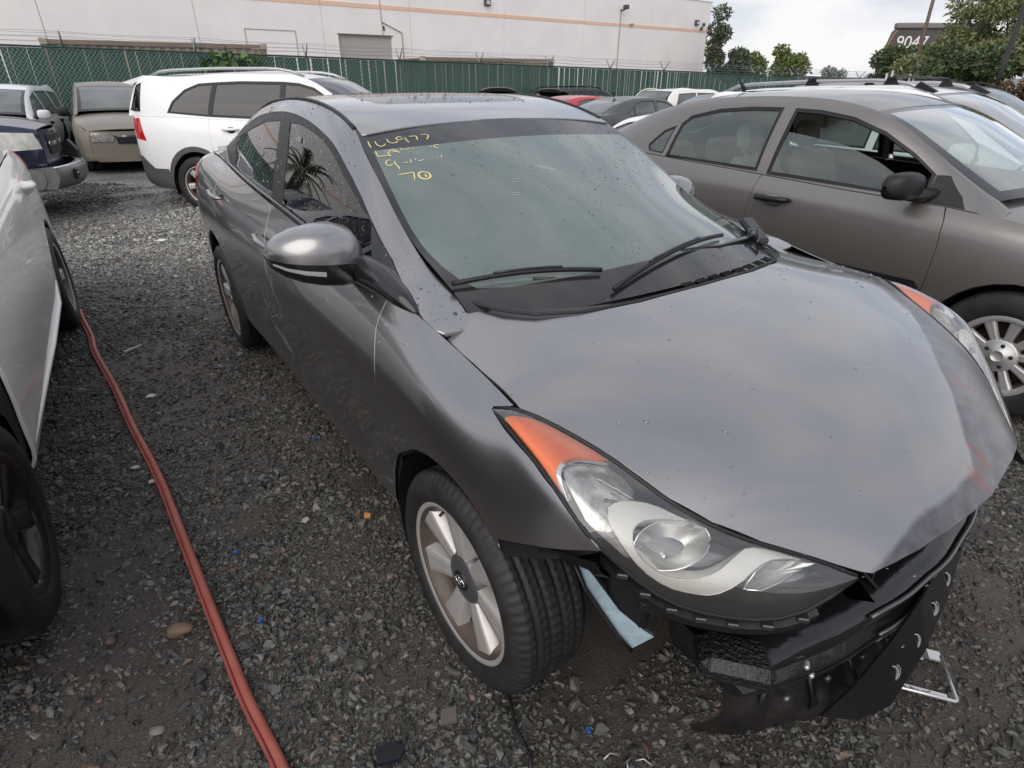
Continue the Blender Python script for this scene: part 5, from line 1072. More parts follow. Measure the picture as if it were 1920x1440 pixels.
rm=MB(); p,_n=on_ws(-.93,0); rm.box(p+np.array([-.07,0,-.075]),(.03,.22,.06),(0,-.3,0),bev=.012); rm.tube([p+np.array([-.02,0,-.02]),p+np.array([-.06,0,-.06])],.012,8); rm.build('rear_view_mirror',M['dash'],hero)
# ---- rain drops standing on the bodywork
def drops(name,S,n,size,m,parent,side=-1,ok=None,stretch=1.0):
    b=MB(); k=0; u=RNG.uniform(S.u[0],S.u[-1],n);v=RNG.uniform(S.v[0],S.v[-1],n); P=S.ev(u,v); du,dv,nn=S.frame(u,v)
    for i in range(n):
        if ok is not None and not ok(P[i]): continue
        N_=nn[i]; ref=np.array([0,P[i][1] if side else 0,.6 if side else 1.]); N_=N_ if N_@ref>0 else -N_
        a=np.array([1,0,0])-N_*N_[0]; a/=np.linalg.norm(a)+1e-9; c=np.cross(N_,a); s=size*RNG.lognormal(0,.45)*.5; th=RNG.uniform(0,6.28); st=stretch*RNG.uniform(.8,1.5)
        V=[];c0=P[i]+N_*.0002
        a2=a*math.cos(th*.2)+c*math.sin(th*.2)
        for j in range(6): t=j*math.pi/3; V.append(c0+a2*s*st*math.cos(t)+c*s*math.sin(t))
        for j in range(6): t=j*math.pi/3+.5; V.append(c0+(a2*s*st*math.cos(t)+c*s*math.sin(t))*.6+N_*s*.42)
        V.append(c0+N_*s*.55); F=[(j,(j+1)%6,6+(j+1)%6,6+j) for j in range(6)]+[(6+j,6+(j+1)%6,12) for j in range(6)]
        V=np.array(V)
        if side==-1: V=V*np.array([1,-1,1])
        b.add(V,F,True)
    o=b.build(name,m,parent); o['kind']='stuff'; return o
DROP=glass('water drop',(.80,.82,.84),refl=1.2)
DROPD=mat('water drop on glass',(.05,.055,.06),.04,spec=.6,alpha=.62)
pat=lambda P,s=3.1: (math.sin(P[0]*s*2.3+P[1]*5)+math.sin(P[1]*s*3.1-P[0]*4+1)+math.sin(P[0]*11+P[1]*9))>-.4
drops('rain_drops',S2,2200,.0032,DROP,hero,-1,lambda P: P[2]>1.02)
drops('rain_drops',S2,700,.0034,DROPD,hero,-1,lambda P: P[0]>-2.4 and pat(P))
drops('rain_drops',WS,3000,.0023,DROPD,hero,0,lambda P: pat(P) and (P[1]>-.15 or random.random()<.33),stretch=1.2)
drops('rain_drops',HD,420,.0042,DROP,hero,0,lambda P: abs(P[1])>.28 or random.random()<.25)
drops('rain_drops',RF,900,.0050,DROPD,hero,0,lambda P: abs(P[1])<.40 and -2.0<P[0]<-1.36)
drops('rain_drops',S1,700,.0038,DROP,hero,-1,lambda P: P[2]>.84 and P[0]>-.9)
# ---------------------------------------------------------------- the other cars
def ip(tab,x): 
    t=np.array(tab,float); o=np.argsort(t[:,0]); return np.interp(x,t[o,0],t[o,1])
class Car:
    def __init__(s,name,label,cat,x,y,yaw,sp,pm,group=None,dz=0.,sides=(-1,1),step=.06):
        s.sp=sp; s.o=empty(name,mtx=on_ground(x,y,yaw,dz)); setp(s.o,label,cat,group); s.pm=pm; s.step=step; s.sides=sides; s.surf(); s.body()
    def surf(s):
        sp=s.sp; xf,xr,hw=sp['xf'],sp['xr'],sp['hw']; wb=sp['wb']
        X=[xr,xr+.06,xr+.18,xr+.45,xr+.95]+list(np.linspace(xr+1.5,xf-1.3,7))+[xf-.85,xf-.5,xf-.22,xf-.08,xf]
        tp=[.70,.80,.885,.955,.985]+[1]*7+[.99,.965,.89,.80,.68]
        X=np.array(X); tpw=np.array(tp)**sp.get('box',1.); belt=np.interp(X,*np.array(sorted(sp['belt'])).T); bw=sp.get('bw',.90)
        s.X=X; z0=sp.get('z0',.2); up=np.interp(X,[xr,xr+.5,xf-.5,xf],[.10,0,0,.06])
        rows=[]
        for f,wf in ((0,.90),(.07,.955),(.25,.985),(.52,1.0),(.80,.985),(.93,.955),(1,bw)):
            z=z0+up*(1-f)+(belt-z0)*f; rows.append([(a,hw*wf*t,c) for a,t,c in zip(X,tpw,z)])
        s.S1=Loft(rows); s.bw=lambda x: np.interp(x,X,hw*bw*tpw); s.bz=lambda x: np.interp(x,X,belt)
        rl=sorted(sp['rail']); gx=np.array([r[0] for r in rl]); gw=np.array([r[1] for r in rl]); gz_=np.array([r[2] for r in rl]); s.gx,s.gw,s.gz=gx,gw,gz_
        g=[]; ba,bb=s.bw(gx),s.bz(gx); ba=np.maximum(ba,gw+.005)
        for q,h in ((0,0),(.3,.2),(.58,.44),(.82,.69),(.95,.88),(1,1)): g.append([(a,b+(w_-b)*h,c+(z-c)*q) for a,b,c,w_,z in zip(gx,ba,bb,gw,gz_)])
        s.S2=Loft(g)
        def across(xs,bow,rise,nf=9):
            R_=[]
            for f in np.linspace(-1,1,nf):
                p=1-f*f; R_.append([(x+b*p,float(np.interp(x,gx,gw))*f,float(np.interp(x,gx,gz_))+r*p) for x,b,r in zip(xs,bow,rise)])
            return Loft(R_)
        a,b,c,d=sp['xb0'],sp['xb1'],sp['xw1'],sp['xw0']   # backlight bottom/top, windscreen top/bottom
        s.WSl=across(np.linspace(c,d,6),np.linspace(.05,.14,6),np.linspace(.02,.03,6)); s.RFl=across(np.linspace(b,c,8),[-.03]+[0]*6+[.05],[.025]+[.04]*6+[.022]); s.BKl=across(np.linspace(a,b,6),np.linspace(-.10,-.03,6),np.linspace(.02,.025,6))
        def deck(x0,x1,rise,end,n=7):
            R_=[]; xs=np.linspace(x0,x1,n)
            for f in np.linspace(-1,1,11):
                p=1-abs(f)**2.2; R_.append([(x+end*(1-f*f)*(i/(n-1))**2,float(s.bw(x))*f,float(s.bz(x))+rise*p*(1-.55*(i/(n-1))**2)) for i,x in enumerate(xs)])
            return Loft(R_)
        s.HDl=deck(d-.05,xf-.02,sp.get('hrise',.07),sp.get('fb',.10)); s.TRl=deck(a+.05,xr+.02,sp.get('trise',.05),-.08) if a-xr>.25 else None
        def fascia(x,k,bul):
            R_=[]
            for row in rows:
                e=row[k]; R_.append([(e[0]+bul*(1-f*f),e[1]*f,e[2]) for f in np.linspace(-1,1,9)])
            return Loft(R_)
        s.FF=fascia(xf,-1,sp.get('fb',.10)); s.RFa=fascia(xr,0,-sp.get('rb',.08))
        if s.TRl is None:  # tailgate between the belt end and the backlight
            R_=[]
            for f in np.linspace(-1,1,7):
                p=1-f*f; R_.append([(a-.1*p,float(np.interp(a,gx,gw))*f,float(np.interp(a,gx,gz_))+.02*p),((a+xr)/2-.09*p,float(s.bw(xr))*f,(float(np.interp(a,gx,gz_))+float(s.bz(xr)))/2),(xr-.08*p,float(s.bw(xr))*f,float(s.bz(xr)))])
            s.TGl=Loft(R_)
    def full(s,nm,S,m,off=0.,flange=0,par=None,side=0,margin=0.):
        a,b,c,d=S.u[0],S.u[-1],S.v[0],S.v[-1]; mu=margin*(b-a);mv=margin*(d-c)
        return panel(nm,S,[(a+mu,c+mv),(b-mu,c+mv),(b-mu,d-mv),(a+mu,d-mv)],m,par or s.o,side=side,step=s.step,inset=0,flange=flange,off=off)
    def body(s):
        sp=s.sp; o=s.o; S1,S2=s.S1,s.S2; wb=sp['wb']; ar=sp.get('ar',.36); wr=sp.get('wr',.315); z0=sp.get('z0',.2); xf,xr=sp['xf'],sp['xr']
        lowm=sp.get('lowmat'); glassm=sp.get('glass',M['greywin']); inner=sp.get('inner',False)
        bz=lambda x: float(s.bz(x))-.0015
        for sd in s.sides:
            k=dict(side=sd,step=s.step)
            # panels between the door seams, wheel arches cut out
            gaps=sp['gaps']; names=sp['panels']; xs0=xf-.004; 
            F_=[(xf-.003,z0+.08),(xf-.003,bz(xf-.003))]; B_=[(xr+.003,z0+.12),(xr+.003,bz(xr+.003))]
            cur=F_
            for nm,nxt in zip(names,list(gaps)+[B_]):
                a=[tuple(p) for p in cur]; b=[tuple(p) for p in nxt]; lo=z0+.012
                a=[(a[0][0],max(a[0][1],float(ip([(xr,z0+.112),(xr+.5,lo),(xf-.5,lo),(xf,z0+.07)],a[0][0]))))]+a[1:-1]+[(a[-1][0],bz(a[-1][0]))]; b=[(b[0][0],max(b[0][1],float(ip([(xr,z0+.112),(xr+.5,lo),(xf-.5,lo),(xf,z0+.07)],b[0][0]))))]+b[1:-1]+[(b[-1][0],bz(b[-1][0]))]
                top=[(x,bz(x)) for x in np.linspace(a[-1][0],b[-1][0],10)[1:-1]]; xa,xb=b[0][0],a[0][0]
                bot=[]
                cs=[c for c in(0.,-wb) if xa+.02<c<xb-.02]
                x=xa
                seg=[]
                for c in sorted(cs):
                    l=max(xa,c-ar);r=min(xb,c+ar)
                    th0=math.acos(max(-1,min(1,(l-c)/ar)));th1=math.acos(max(-1,min(1,(r-c)/ar)))
                    lowz=wr-.06
                    seg+=[(c+ar*math.cos(t),max(lowz*.0+wr+ar*math.sin(t),z0+.02)) for t in np.linspace(th0 if l>c-ar+.001 else math.pi+.28,th1 if r<c+ar-.001 else -.28,18)]
                # corners that lie inside a neighbour's arch are lifted onto it
                poly=a+top+b[::-1]+seg
                keep=[]
                for p in poly:
                    ok=True
                    for c in(0.,-wb):
                        if math.hypot(p[0]-c,p[1]-wr)<ar-.004: ok=False
                    if ok: keep.append(p)
                panel(nm,S1,keep,s.pm,o,ax=(0,2),inset=.003,flange=.012,**k)
                cur=nxt
            if lowm:
                lp=[(xf-.05,z0+.05)]+[(x,z0+.0) for x in(xf-.3,ar+.12)]+[(ar+.10,wr)]+arc(0,wr,ar+.07,8,172,16)+[(-ar-.09,wr),(-ar-.1,z0+.01),(-wb+ar+.1,z0+.01),(-wb+ar+.09,wr)]+arc(-wb,wr,ar+.07,8,172,16)+[(-wb-ar-.09,wr),(xr+.3,z0+.06),(xr+.01,z0+.12),(xr+.01,z0+.40),(-wb-ar-.20,z0+.36),(-wb-ar-.16,z0+.42)]+arc(-wb,wr,ar+.075,160,20,12)+[(-wb+ar+.16,z0+.16),(-ar-.16,z0+.16)]+arc(0,wr,ar+.075,160,20,12)+[(ar+.18,z0+.36),(xf-.01,z0+.36)]
                panel('lower_cladding',S1,[p for p in arc(0,wr,ar+.065,-14,194,24)]+[p for p in arc(0,wr,ar+.004,194,-14,24)],lowm,o,ax=(0,2),off=.006,inset=0,flange=.014,**k)
                panel('lower_cladding',S1,[p for p in arc(-wb,wr,ar+.065,-14,194,24)]+[p for p in arc(-wb,wr,ar+.004,194,-14,24)],lowm,o,ax=(0,2),off=.006,inset=0,flange=.014,**k)
                panel('lower_cladding',S1,[(-ar-.02,z0+.012),(-wb+ar+.02,z0+.012),(-wb+ar+.05,z0+.14),(-ar-.05,z0+.14)],lowm,o,ax=(0,2),off=.006,inset=0,flange=.014,**k)
                panel('bumper_cladding',S1,[(-wb-ar-.03,z0+.035),(xr+.25,z0+.06),(xr+.004,z0+.12),(xr+.004,z0+.46),(xr+.16,z0+.45),(xr+.36,z0+.30),(-wb-ar-.05,z0+.30)],lowm,o,ax=(0,2),off=.008,inset=0,flange=.014,**k)
            # shell behind the seams
            sh=[(xf-.01,z0+.1),(xf-.01,bz(xf-.01)-.01)]+[(x,bz(x)-.01) for x in np.linspace(xf-.06,xr+.06,16)]+[(xr+.01,bz(xr)-.01),(xr+.01,z0+.14)]
            sh+= [(-wb-ar+.0,z0+.05)]+arc(-wb,wr,ar-.004,190,-10,14)+arc(0,wr,ar-.004,190,-10,14)
            panel('inner_shell',S1,sh,M['gapdark'],o,ax=(0,2),off=-.016,inset=0,flange=0,side=sd,step=.12)
            # greenhouse side
            u0,u1,v1=S2.u[0],S2.u[-1],S2.v[-1]; W_=[S2.inv(densify(w_['p'],.06),(0,2)) for w_ in sp['windows']]
            panel('roof_side',S2,[(u0,.0),(u1,.0),(u1,v1),(u0,v1)],s.pm,o,inset=0,flange=.02,holes=[list(map(tuple,w_)) for w_ in W_],hinset=.0,**k)
            for w_,P in zip(sp['windows'],W_):
                P=list(map(tuple,P)); fr=w_.get('frame',.022)
                ip_=[tuple(p) for p in inset_poly(P,fr)]
                fo=panel('window_frame',S2,P,w_.get('fmat',M['black']),o,off=-.003,inset=-.002,flange=.012,holes=[ip_],hinset=0,**k)
                if w_.get('open'):
                    g_=S2.inv(densify(w_['open'],.06),(0,2)); panel('side_window',S2,list(map(tuple,g_)),w_.get('glass',glassm),o,off=-.008,inset=0,flange=0,**k)
                else: panel('side_window',S2,ip_,w_.get('glass',glassm),o,off=-.008,inset=-.004,flange=0,**k)
            if sp.get('mould'):
                x0,x1,z=sp['mould']; panel('side_moulding',S1,[(x0,z-.03),(x1,z-.03),(x1+.02,z),(x1,z+.03),(x0,z+.03)],sp.get('mouldmat',M['black']),o,ax=(0,2),off=.010,inset=0,flange=.012,**k)
            for hx,hz in sp.get('handles',()):
                wv=S1.ev(*S1.inv([(hx,hz)],(0,2)).T)[0][1]; hm=sp.get('hmat',M['black'])
                hb=MB(); hb.tube([(hx-.12,sd*(wv+.010),hz),(hx-.10,sd*(wv+.034),hz),(hx,sd*(wv+.042),hz),(hx+.09,sd*(wv+.034),hz+.004),(hx+.115,sd*(wv+.008),hz+.006)],[.012,.019,.020,.018,.010],10,flat=.9); h_=hb.build('door_handle',hm,o)
                cb=MB(); th_=np.linspace(-1,1,9); cb.tube([(hx+.065*t_,sd*(wv+.003-.012*t_*t_),hz-.010) for t_ in th_],[max(.004,.046*math.sqrt(1-t_*t_*.98)) for t_ in th_],14,flat=.8); cb.build('handle_recess',sp.get('recm',M['gapdark']),h_)
            if sp.get('mirror'):
                mx_,mz=sp['mirror']; wv=float(s.bw(mx_))*.985; mm=sp.get('mmat',M['black']); a_,b_=sp.get('msize',(.068,.066))
                st=[(wv+.05,.0,.04,.45),(wv+.065,0,a_*.85,.85),(wv+.10,-.005,a_,1.),(wv+.18,-.015,a_,1.),(wv+.235,-.025,a_*.85,.88),(wv+.26,-.035,a_*.5,.6),(wv+.268,-.04,.01,.1)]
                G=[]
                for yy,dx,aa,bf in st:
                    ring=[]
                    for t in np.linspace(0,2*np.pi,24,endpoint=False):
                        c_,s_=math.cos(t),math.sin(t); e=.62; ring.append((mx_+dx+aa*(abs(c_)**e)*np.sign(c_)*(1 if c_>0 else .7),sd*yy,mz+b_*bf*(abs(s_)**e)*np.sign(s_)))
                    G.append(ring)
                mo=gridmesh('side_mirror',G,mm,o,closed_v=True,fix=True); fb=MB(); fb.tube([(mx_+.08,sd*(wv-.06),mz-.045),(mx_+.03,sd*(wv+.02),mz-.055),(mx_,sd*(wv+.12),mz-.05)],[.05,.045,.03],10,flat=.7); fb.build('mirror_foot',M['black'],mo)
                for t_ in sp.get('sail',()):
                    P=[tuple(q) for q in S2.inv(np.array(t_),(0,2))]; panel('mirror_sail',S2,P,M['black'],mo,off=.004,inset=0,flange=.006,side=sd,step=.05)
            for nm,poly,mm in sp.get('lamps',()): panel(nm,S1,poly,mm,o,ax=(0,2),off=.005,inset=0,flange=.01,**k)
            wt=sp.get('track',sp['hw']-.10)
            for cx in(0.,-wb):
                make_wheel(o,(cx,sd*wt,wr),sd,R_=wr,W=sp.get('tw',.205),rim=sp.get('rim',.20),style=sp.get('wheel','five'),rimmat=sp.get('rimmat'),n=44)
                t=np.linspace(R(-18),R(198),22); a=np.stack([cx+ar*np.cos(t),np.full(22,sd*(sp['hw']-.03)),wr+ar*np.sin(t)],-1); b=a.copy(); b[:,1]=sd*(sp['hw']-.42); gridmesh('wheel_housing',[a,b],M['dullblack'],o)
                q=MB(); q.prism([(cx+ar*math.cos(t_),wr+ar*math.sin(t_)) for t_ in np.linspace(R(-18),R(198),14)],1,sd*(sp['hw']-.425),sd*(sp['hw']-.415)); q.build('wheel_housing_wall',M['dullblack'],o)
        s.full('roof',s.RFl,sp.get('roofm',s.pm)); wsm=sp.get('wsglass',glassm)
        a,b,c,d=s.WSl.u[0],s.WSl.u[-1],s.WSl.v[0],s.WSl.v[-1]; hole=[(a+(b-a)*.05,c+(d-c)*.05),(b-(b-a)*.08,c+(d-c)*.05),(b-(b-a)*.08,d-(d-c)*.05),(a+(b-a)*.05,d-(d-c)*.05)]
        panel('windshield',s.WSl,hole,wsm,o,side=0,step=s.step,inset=0,flange=0); panel('windshield_band',s.WSl,[(a,c),(b,c),(b,d),(a,d)],M['trim'],o,side=0,step=s.step,inset=0,flange=0,holes=[hole],hinset=0)
        a,b,c,d=s.BKl.u[0],s.BKl.u[-1],s.BKl.v[0],s.BKl.v[-1]; hole=[(a+(b-a)*.06,c+(d-c)*.06),(b-(b-a)*.08,c+(d-c)*.06),(b-(b-a)*.08,d-(d-c)*.06),(a+(b-a)*.06,d-(d-c)*.06)]
        panel('rear_windshield',s.BKl,hole,sp.get('bkglass',glassm),o,side=0,step=s.step,inset=0,flange=0); panel('rear_window_frame',s.BKl,[(a,c),(b,c),(b,d),(a,d)],sp.get('bkfm',M['trim']),o,side=0,step=s.step,inset=0,flange=0,holes=[hole],hinset=0)
        if not sp.get('nohood'): s.full('hood',s.HDl,s.pm,flange=.015)
        s.full('front_bumper',s.FF,sp.get('ffm',s.pm)); s.full('rear_bumper',s.RFa,sp.get('rfm',s.pm))
        if s.TRl is not None:
            if not sp.get('notrunk'): s.full('trunk_lid',s.TRl,s.pm,flange=.015)
        else: s.full('tailgate',s.TGl,s.pm)
        fb=MB(); fb.prism([(xf-.25,z0+.04),(xr+.3,z0+.08),(xr+.3,z0+.42),(-wb+.5,z0+.30),(-.5,z0+.26),(xf-.25,z0+.4)],1,-.45,.45); fb.prism([(-ar-.03,z0+.0),(-wb+ar+.03,z0+.0),(-wb+ar+.03,z0+.2),(-ar-.03,z0+.2)],1,-sp['hw']*.88,sp['hw']*.88); fb.build('floor_pan',M['dullblack'],o)
        if sp.get('seats'):
            sm,rows_=sp['seats']
            for rx,rz in rows_:
                for y in(-.36,.36): seat(o,rx,y,rz,.52,sm)
            ds=[]; d=sp['xw0']
            for f in np.linspace(-1,1,7): ds.append([(d-.02,.66*f,float(s.bz(d))-.02),(d-.35,.68*f,float(s.bz(d))+.0),(d-.50,.68*f,float(s.bz(d))-.08),(d-.46,.68*f,float(s.bz(d))-.3)])
            gridmesh('dashboard',ds,M['dash'],o)
            sw=MB(); c=np.array([d-.68,.36,float(s.bz(d))-.05]); ux=np.array([0,1,0.]);uy=np.array([.4,0,.9]); sw.tube([c+.18*(ux*math.cos(t)+uy*math.sin(t)) for t in np.linspace(0,2*np.pi,25)],.014,6); sw.build('steering_wheel',M['dash'],o)
    def face(s,nm,poly,m,front=True,off=.006,flange=.012,par=None):
        """piece on the front (or rear) face, polygon in (y,z)"""
        return panel(nm,s.FF if front else s.RFa,poly,m,par or s.o,side=0,ax=(1,2),off=off,inset=0,flange=flange,step=.05,flip=not front)
    def rails(s,m,h=.05,x0=None,x1=None,inset=.04,name='roof_rail'):
        x0=x0 or s.sp['xb1']+.1;x1=x1 or s.sp['xw1']-.05
        for sd in(-1,1):
            xs=np.linspace(x0,x1,14); z=np.interp(xs,s.gx,s.gz); w_=np.interp(xs,s.gx,s.gw)-inset; hh=np.concatenate([[.0,h*.8],np.full(10,h),[h*.8,.0]]); b=MB(); b.tube(np.stack([xs,sd*w_,z+.015+hh],-1),.018,8); b.build(name,m,s.o)
def sedan_spec(**kw):
    sp=dict(xf=.90,xr=-3.62,hw=.88,wb=2.60,z0=.2,belt=[(.90,.70),(.6,.82),(.2,.895),(-.30,.955),(-1.0,.975),(-1.5,1.0),(-2.3,1.035),(-3.0,1.07),(-3.5,1.06),(-3.62,1.0)],
      rail=[(-3.25,.62,1.07),(-2.997,.585,1.165),(-2.70,.57,1.285),(-2.32,.565,1.385),(-2.0,.56,1.42),(-1.5,.56,1.432),(-1.2,.565,1.412),(-.97,.59,1.363),(-.82,.603,1.30),(-.66,.618,1.21),(-.468,.635,1.098),(-.30,.66,1.01),(-.2,.69,.96)],
      xb0=-3.2,xb1=-2.45,xw1=-.99,xw0=-.27,
      gaps=[[(-.47,.21),(-.43,.40),(-.40,.6),(-.40,.78),(-.415,.9),(-.44,.96)],[(-1.50,.21),(-1.52,.45),(-1.515,.74),(-1.49,.98)],[(-2.24,.21),(-2.26,.38),(-2.36,.62),(-2.48,.85),(-2.52,1.03)]],
      panels=['front_fender','front_door','rear_door','quarter_panel'],
      windows=[dict(p=[(-.54,.975),(-.56,1.09),(-.70,1.18),(-.88,1.272),(-1.08,1.337),(-1.29,1.366),(-1.455,1.372),(-1.47,1.0)]),dict(p=[(-1.535,1.01),(-1.53,1.374),(-1.75,1.372),(-2.0,1.352),(-2.21,1.305),(-2.27,1.25),(-2.30,1.035)]),dict(p=[(-2.33,1.05),(-2.30,1.24),(-2.40,1.20),(-2.50,1.10),(-2.47,1.06)],frame=.014)],
      handles=((-1.34,.88),(-2.28,.915)),mirror=(-.60,1.045),wr=.317,ar=.355,rim=.20,hrise=.07)
    sp.update(kw); return sp
def suv_spec(**kw):
    sp=dict(xf=.93,xr=-3.755,hw=.94,wb=2.70,z0=.25,belt=[(.93,.85),(.6,1.0),(.2,1.07),(-.3,1.12),(-1.3,1.15),(-2.4,1.18),(-3.1,1.20),(-3.755,1.20)],bw=.93,box=.75,
      rail=[(-3.74,.70,1.22),(-3.66,.66,1.45),(-3.50,.64,1.64),(-3.2,.635,1.675),(-2.4,.635,1.70),(-1.6,.635,1.70),(-1.15,.645,1.66),(-.95,.66,1.58),(-.70,.69,1.43),(-.45,.72,1.27),(-.25,.75,1.15)],
      xb0=-3.72,xb1=-3.48,xw1=-1.12,xw0=-.32,
      gaps=[[(-.46,.26),(-.42,.6),(-.42,.9),(-.46,1.12)],[(-1.45,.26),(-1.46,.7),(-1.42,1.14)],[(-2.30,.26),(-2.32,.5),(-2.42,.8),(-2.44,1.17)]],panels=['front_fender','front_door','rear_door','quarter_panel'],
      windows=[dict(p=[(-.52,1.15),(-.56,1.26),(-.78,1.42),(-1.0,1.55),(-1.2,1.60),(-1.38,1.61),(-1.40,1.17)]),dict(p=[(-1.47,1.175),(-1.45,1.61),(-2.0,1.615),(-2.33,1.60),(-2.41,1.20)]),dict(p=[(-2.46,1.205),(-2.39,1.60),(-2.60,1.585),(-2.80,1.52),(-2.98,1.36),(-3.06,1.215)])],
      handles=((-1.25,1.03),(-2.12,1.06)),mirror=(-.60,1.19),msize=(.085,.09),wr=.36,ar=.42,tw=.235,rim=.235,track=.82,hrise=.08)
    sp.update(kw); return sp
P_=dict(
 taupe=paint('taupe metallic paint',(.205,.191,.182),metal=.7,rough=.36,coat=.7,dirt=.10,coatr=.06),
 white=paint('white paint',(.78,.78,.79),metal=0,rough=.35,coat=.6,dirt=.05,dirtcol=(.5,.48,.45)),
 offwhite=paint('pearl white paint',(.87,.85,.82),metal=0.,rough=.3,coat=.8,dirt=.05,dirtcol=(.42,.38,.34)),
 blue=paint('navy blue paint',(.012,.020,.052),metal=.4,rough=.35,coat=.8,dirt=.06),
 tan=paint('dusty tan paint',(.25,.215,.175),metal=.4,rough=.42,coat=.4,dirt=.18),
 black=paint('black paint',(.012,.012,.013),metal=.1,rough=.3,coat=.9,dirt=.04),
 dgrey=paint('dark green grey paint',(.075,.078,.072),metal=.5,rough=.38,coat=.6,dirt=.12),
 red=paint('red paint',(.50,.02,.025),metal=.1,rough=.3,coat=.8,dirt=.05),
 slate=paint('slate grey paint',(.085,.083,.09),metal=.5,rough=.36,coat=.7,dirt=.1))
GCLAD=mat('grey plastic cladding',(.085,.082,.085),.55,var=.15,bump=.04,bscale=150)
sailp=[[(-.36,.955),(-.54,.965),(-.555,1.085),(-.50,1.085),(-.40,1.0)]]
# taupe sedan on the right
cor=Car('parked_car','taupe grey four-door sedan on the right with silver wheel covers and a half open window','car',3.073,3.095,R(-54.84),
  sedan_spec(handles=((-1.34,.877),(-2.30,.915)),mould=(-1.40,-.44,.56),sail=sailp,glass=M['clearglass'],wsglass=glass('sky tinted screen',(.62,.72,.70),film=.35,filmcol=(.36,.43,.43)),seats=(M['seatbeige'],((-1.50,.36),(-2.28,.40))),wheel='cover',rimmat=mat('silver wheel cover',(.46,.46,.46),.38,metal=.55,var=.1),recm=P_['taupe'],rim=.197,track=.775),
  P_['taupe'],dz=-.012,step=.04) if False else None
def corolla():
    sp=sedan_spec(mould=(-1.40,-.44,.56),sail=sailp,glass=M['clearglass'],wsglass=glass('sky tinted screen',(.62,.72,.70),film=.35,filmcol=(.36,.43,.43)),seats=(M['seatbeige'],((-1.50,.36),(-2.28,.40))),wheel='cover',rimmat=mat('silver wheel cover',(.46,.46,.46),.38,metal=.55,var=.1),recm=P_['taupe'],rim=.197,track=.775)
    sp['windows'][0]['open']=[(-.56,.975),(-.575,1.0),(-.85,1.13),(-1.05,1.195),(-1.30,1.23),(-1.43,1.245),(-1.45,1.0)]
    sp['lamps']=[('headlight',[(.62,.60),(.50,.77),(.80,.74),(.88,.60)],M['hazelens'])]
    c=Car('parked_car','taupe grey four-door sedan on the right with silver wheel covers and a half open window','car',3.073,3.095,R(-54.84),sp,P_['taupe'],dz=-.012,step=.04)
    b=MB(); b.tube([(-2.28,.0,1.455),(-2.33,0,1.52),(-2.48,0,1.70)],[.018,.009,.004],8); b.build('antenna',M['black'],c.o)
    b=MB(); p=np.array([-.45,-.10,1.075]); b.tube([(-.27,-.5,1.02),(-.36,-.3,1.075),(-.40,-.05,1.10)],.010,6); b.build('wiper',M['black'],c.o)
    return c
corolla()
# white car at the left edge, front wing gone
sp=sedan_spec(hw=.90,wb=2.75,xr=-3.70,panels=['front_fender','front_door','rear_door','quarter_panel'],handles=((-2.50,.93),),hmat=P_['offwhite'],recm=P_['offwhite'],rim=.215,wr=.325,ar=.365,track=.79,wheel='five',rimmat=M['alloy'],
   belt=[(.90,.70),(.6,.82),(.2,.895),(-.30,.955),(-1.0,.975),(-1.5,1.0),(-2.3,1.04),(-3.0,1.06),(-3.5,1.05),(-3.70,1.0)],lamps=[('tail_light',[(-3.30,.93),(-3.62,.86),(-3.66,1.0),(-3.40,1.03)],M['redlens'])],glass=M['darkwin'])
sp['mirror']=None
sp['gaps'][2]=[(-2.34,.21),(-2.38,.40),(-2.46,.62),(-2.58,.85),(-2.62,1.03)]
wc=Car('parked_car','white sedan cut off by the left edge, its front wing removed and black wheel bare','car',-2.20,.875,R(-58.0),sp,P_['offwhite'],step=.045)
for ch in [c for c in wc.o.children if c.name.startswith(('front_fender','hood','front_bumper'))]:
    for g in list(ch.children): bpy.data.objects.remove(g)
    bpy.data.objects.remove(ch)
DKW=mat('black painted wheel',(.018,.017,.017),.32,metal=.4,coat=.4)
for ch in [c for c in wc.o.children if c.name.startswith('wheel') and abs(c.location.x)<.1 and 'housing' not in c.name]:
    ch.data=ch.data.copy(); ch.data.materials.clear(); ch.data.materials.append(DKW)
    for g in ch.children:
        if g.name.startswith(('spoke','rim_lip','centre_cap','brake')): g.data=g.data.copy(); g.data.materials.clear(); g.data.materials.append(DKW)
b=MB(); b.prism([(-.30,.30),(-.47,.30),(-.47,.95),(-.33,.90),(-.38,.55)],1,.74,.80); b.build('inner_fender',M['dullblack'],wc.o)
b=MB(); b.prism([(-.33,.20),(-.50,.20),(-.50,.34),(-.40,.36)],1,.77,.835); b.build('sill_end',mat('pinkish bare sill',(.55,.47,.42),.6,var=.2),wc.o)
b=MB(); b.tube([(-.50,.872,.33),(-1.5,.885,.335),(-2.1,.885,.35),(-2.32,.88,.42)],[.012,.016,.018,.01],8,flat=.8); b.build('sill_ridge',P_['offwhite'],wc.o)
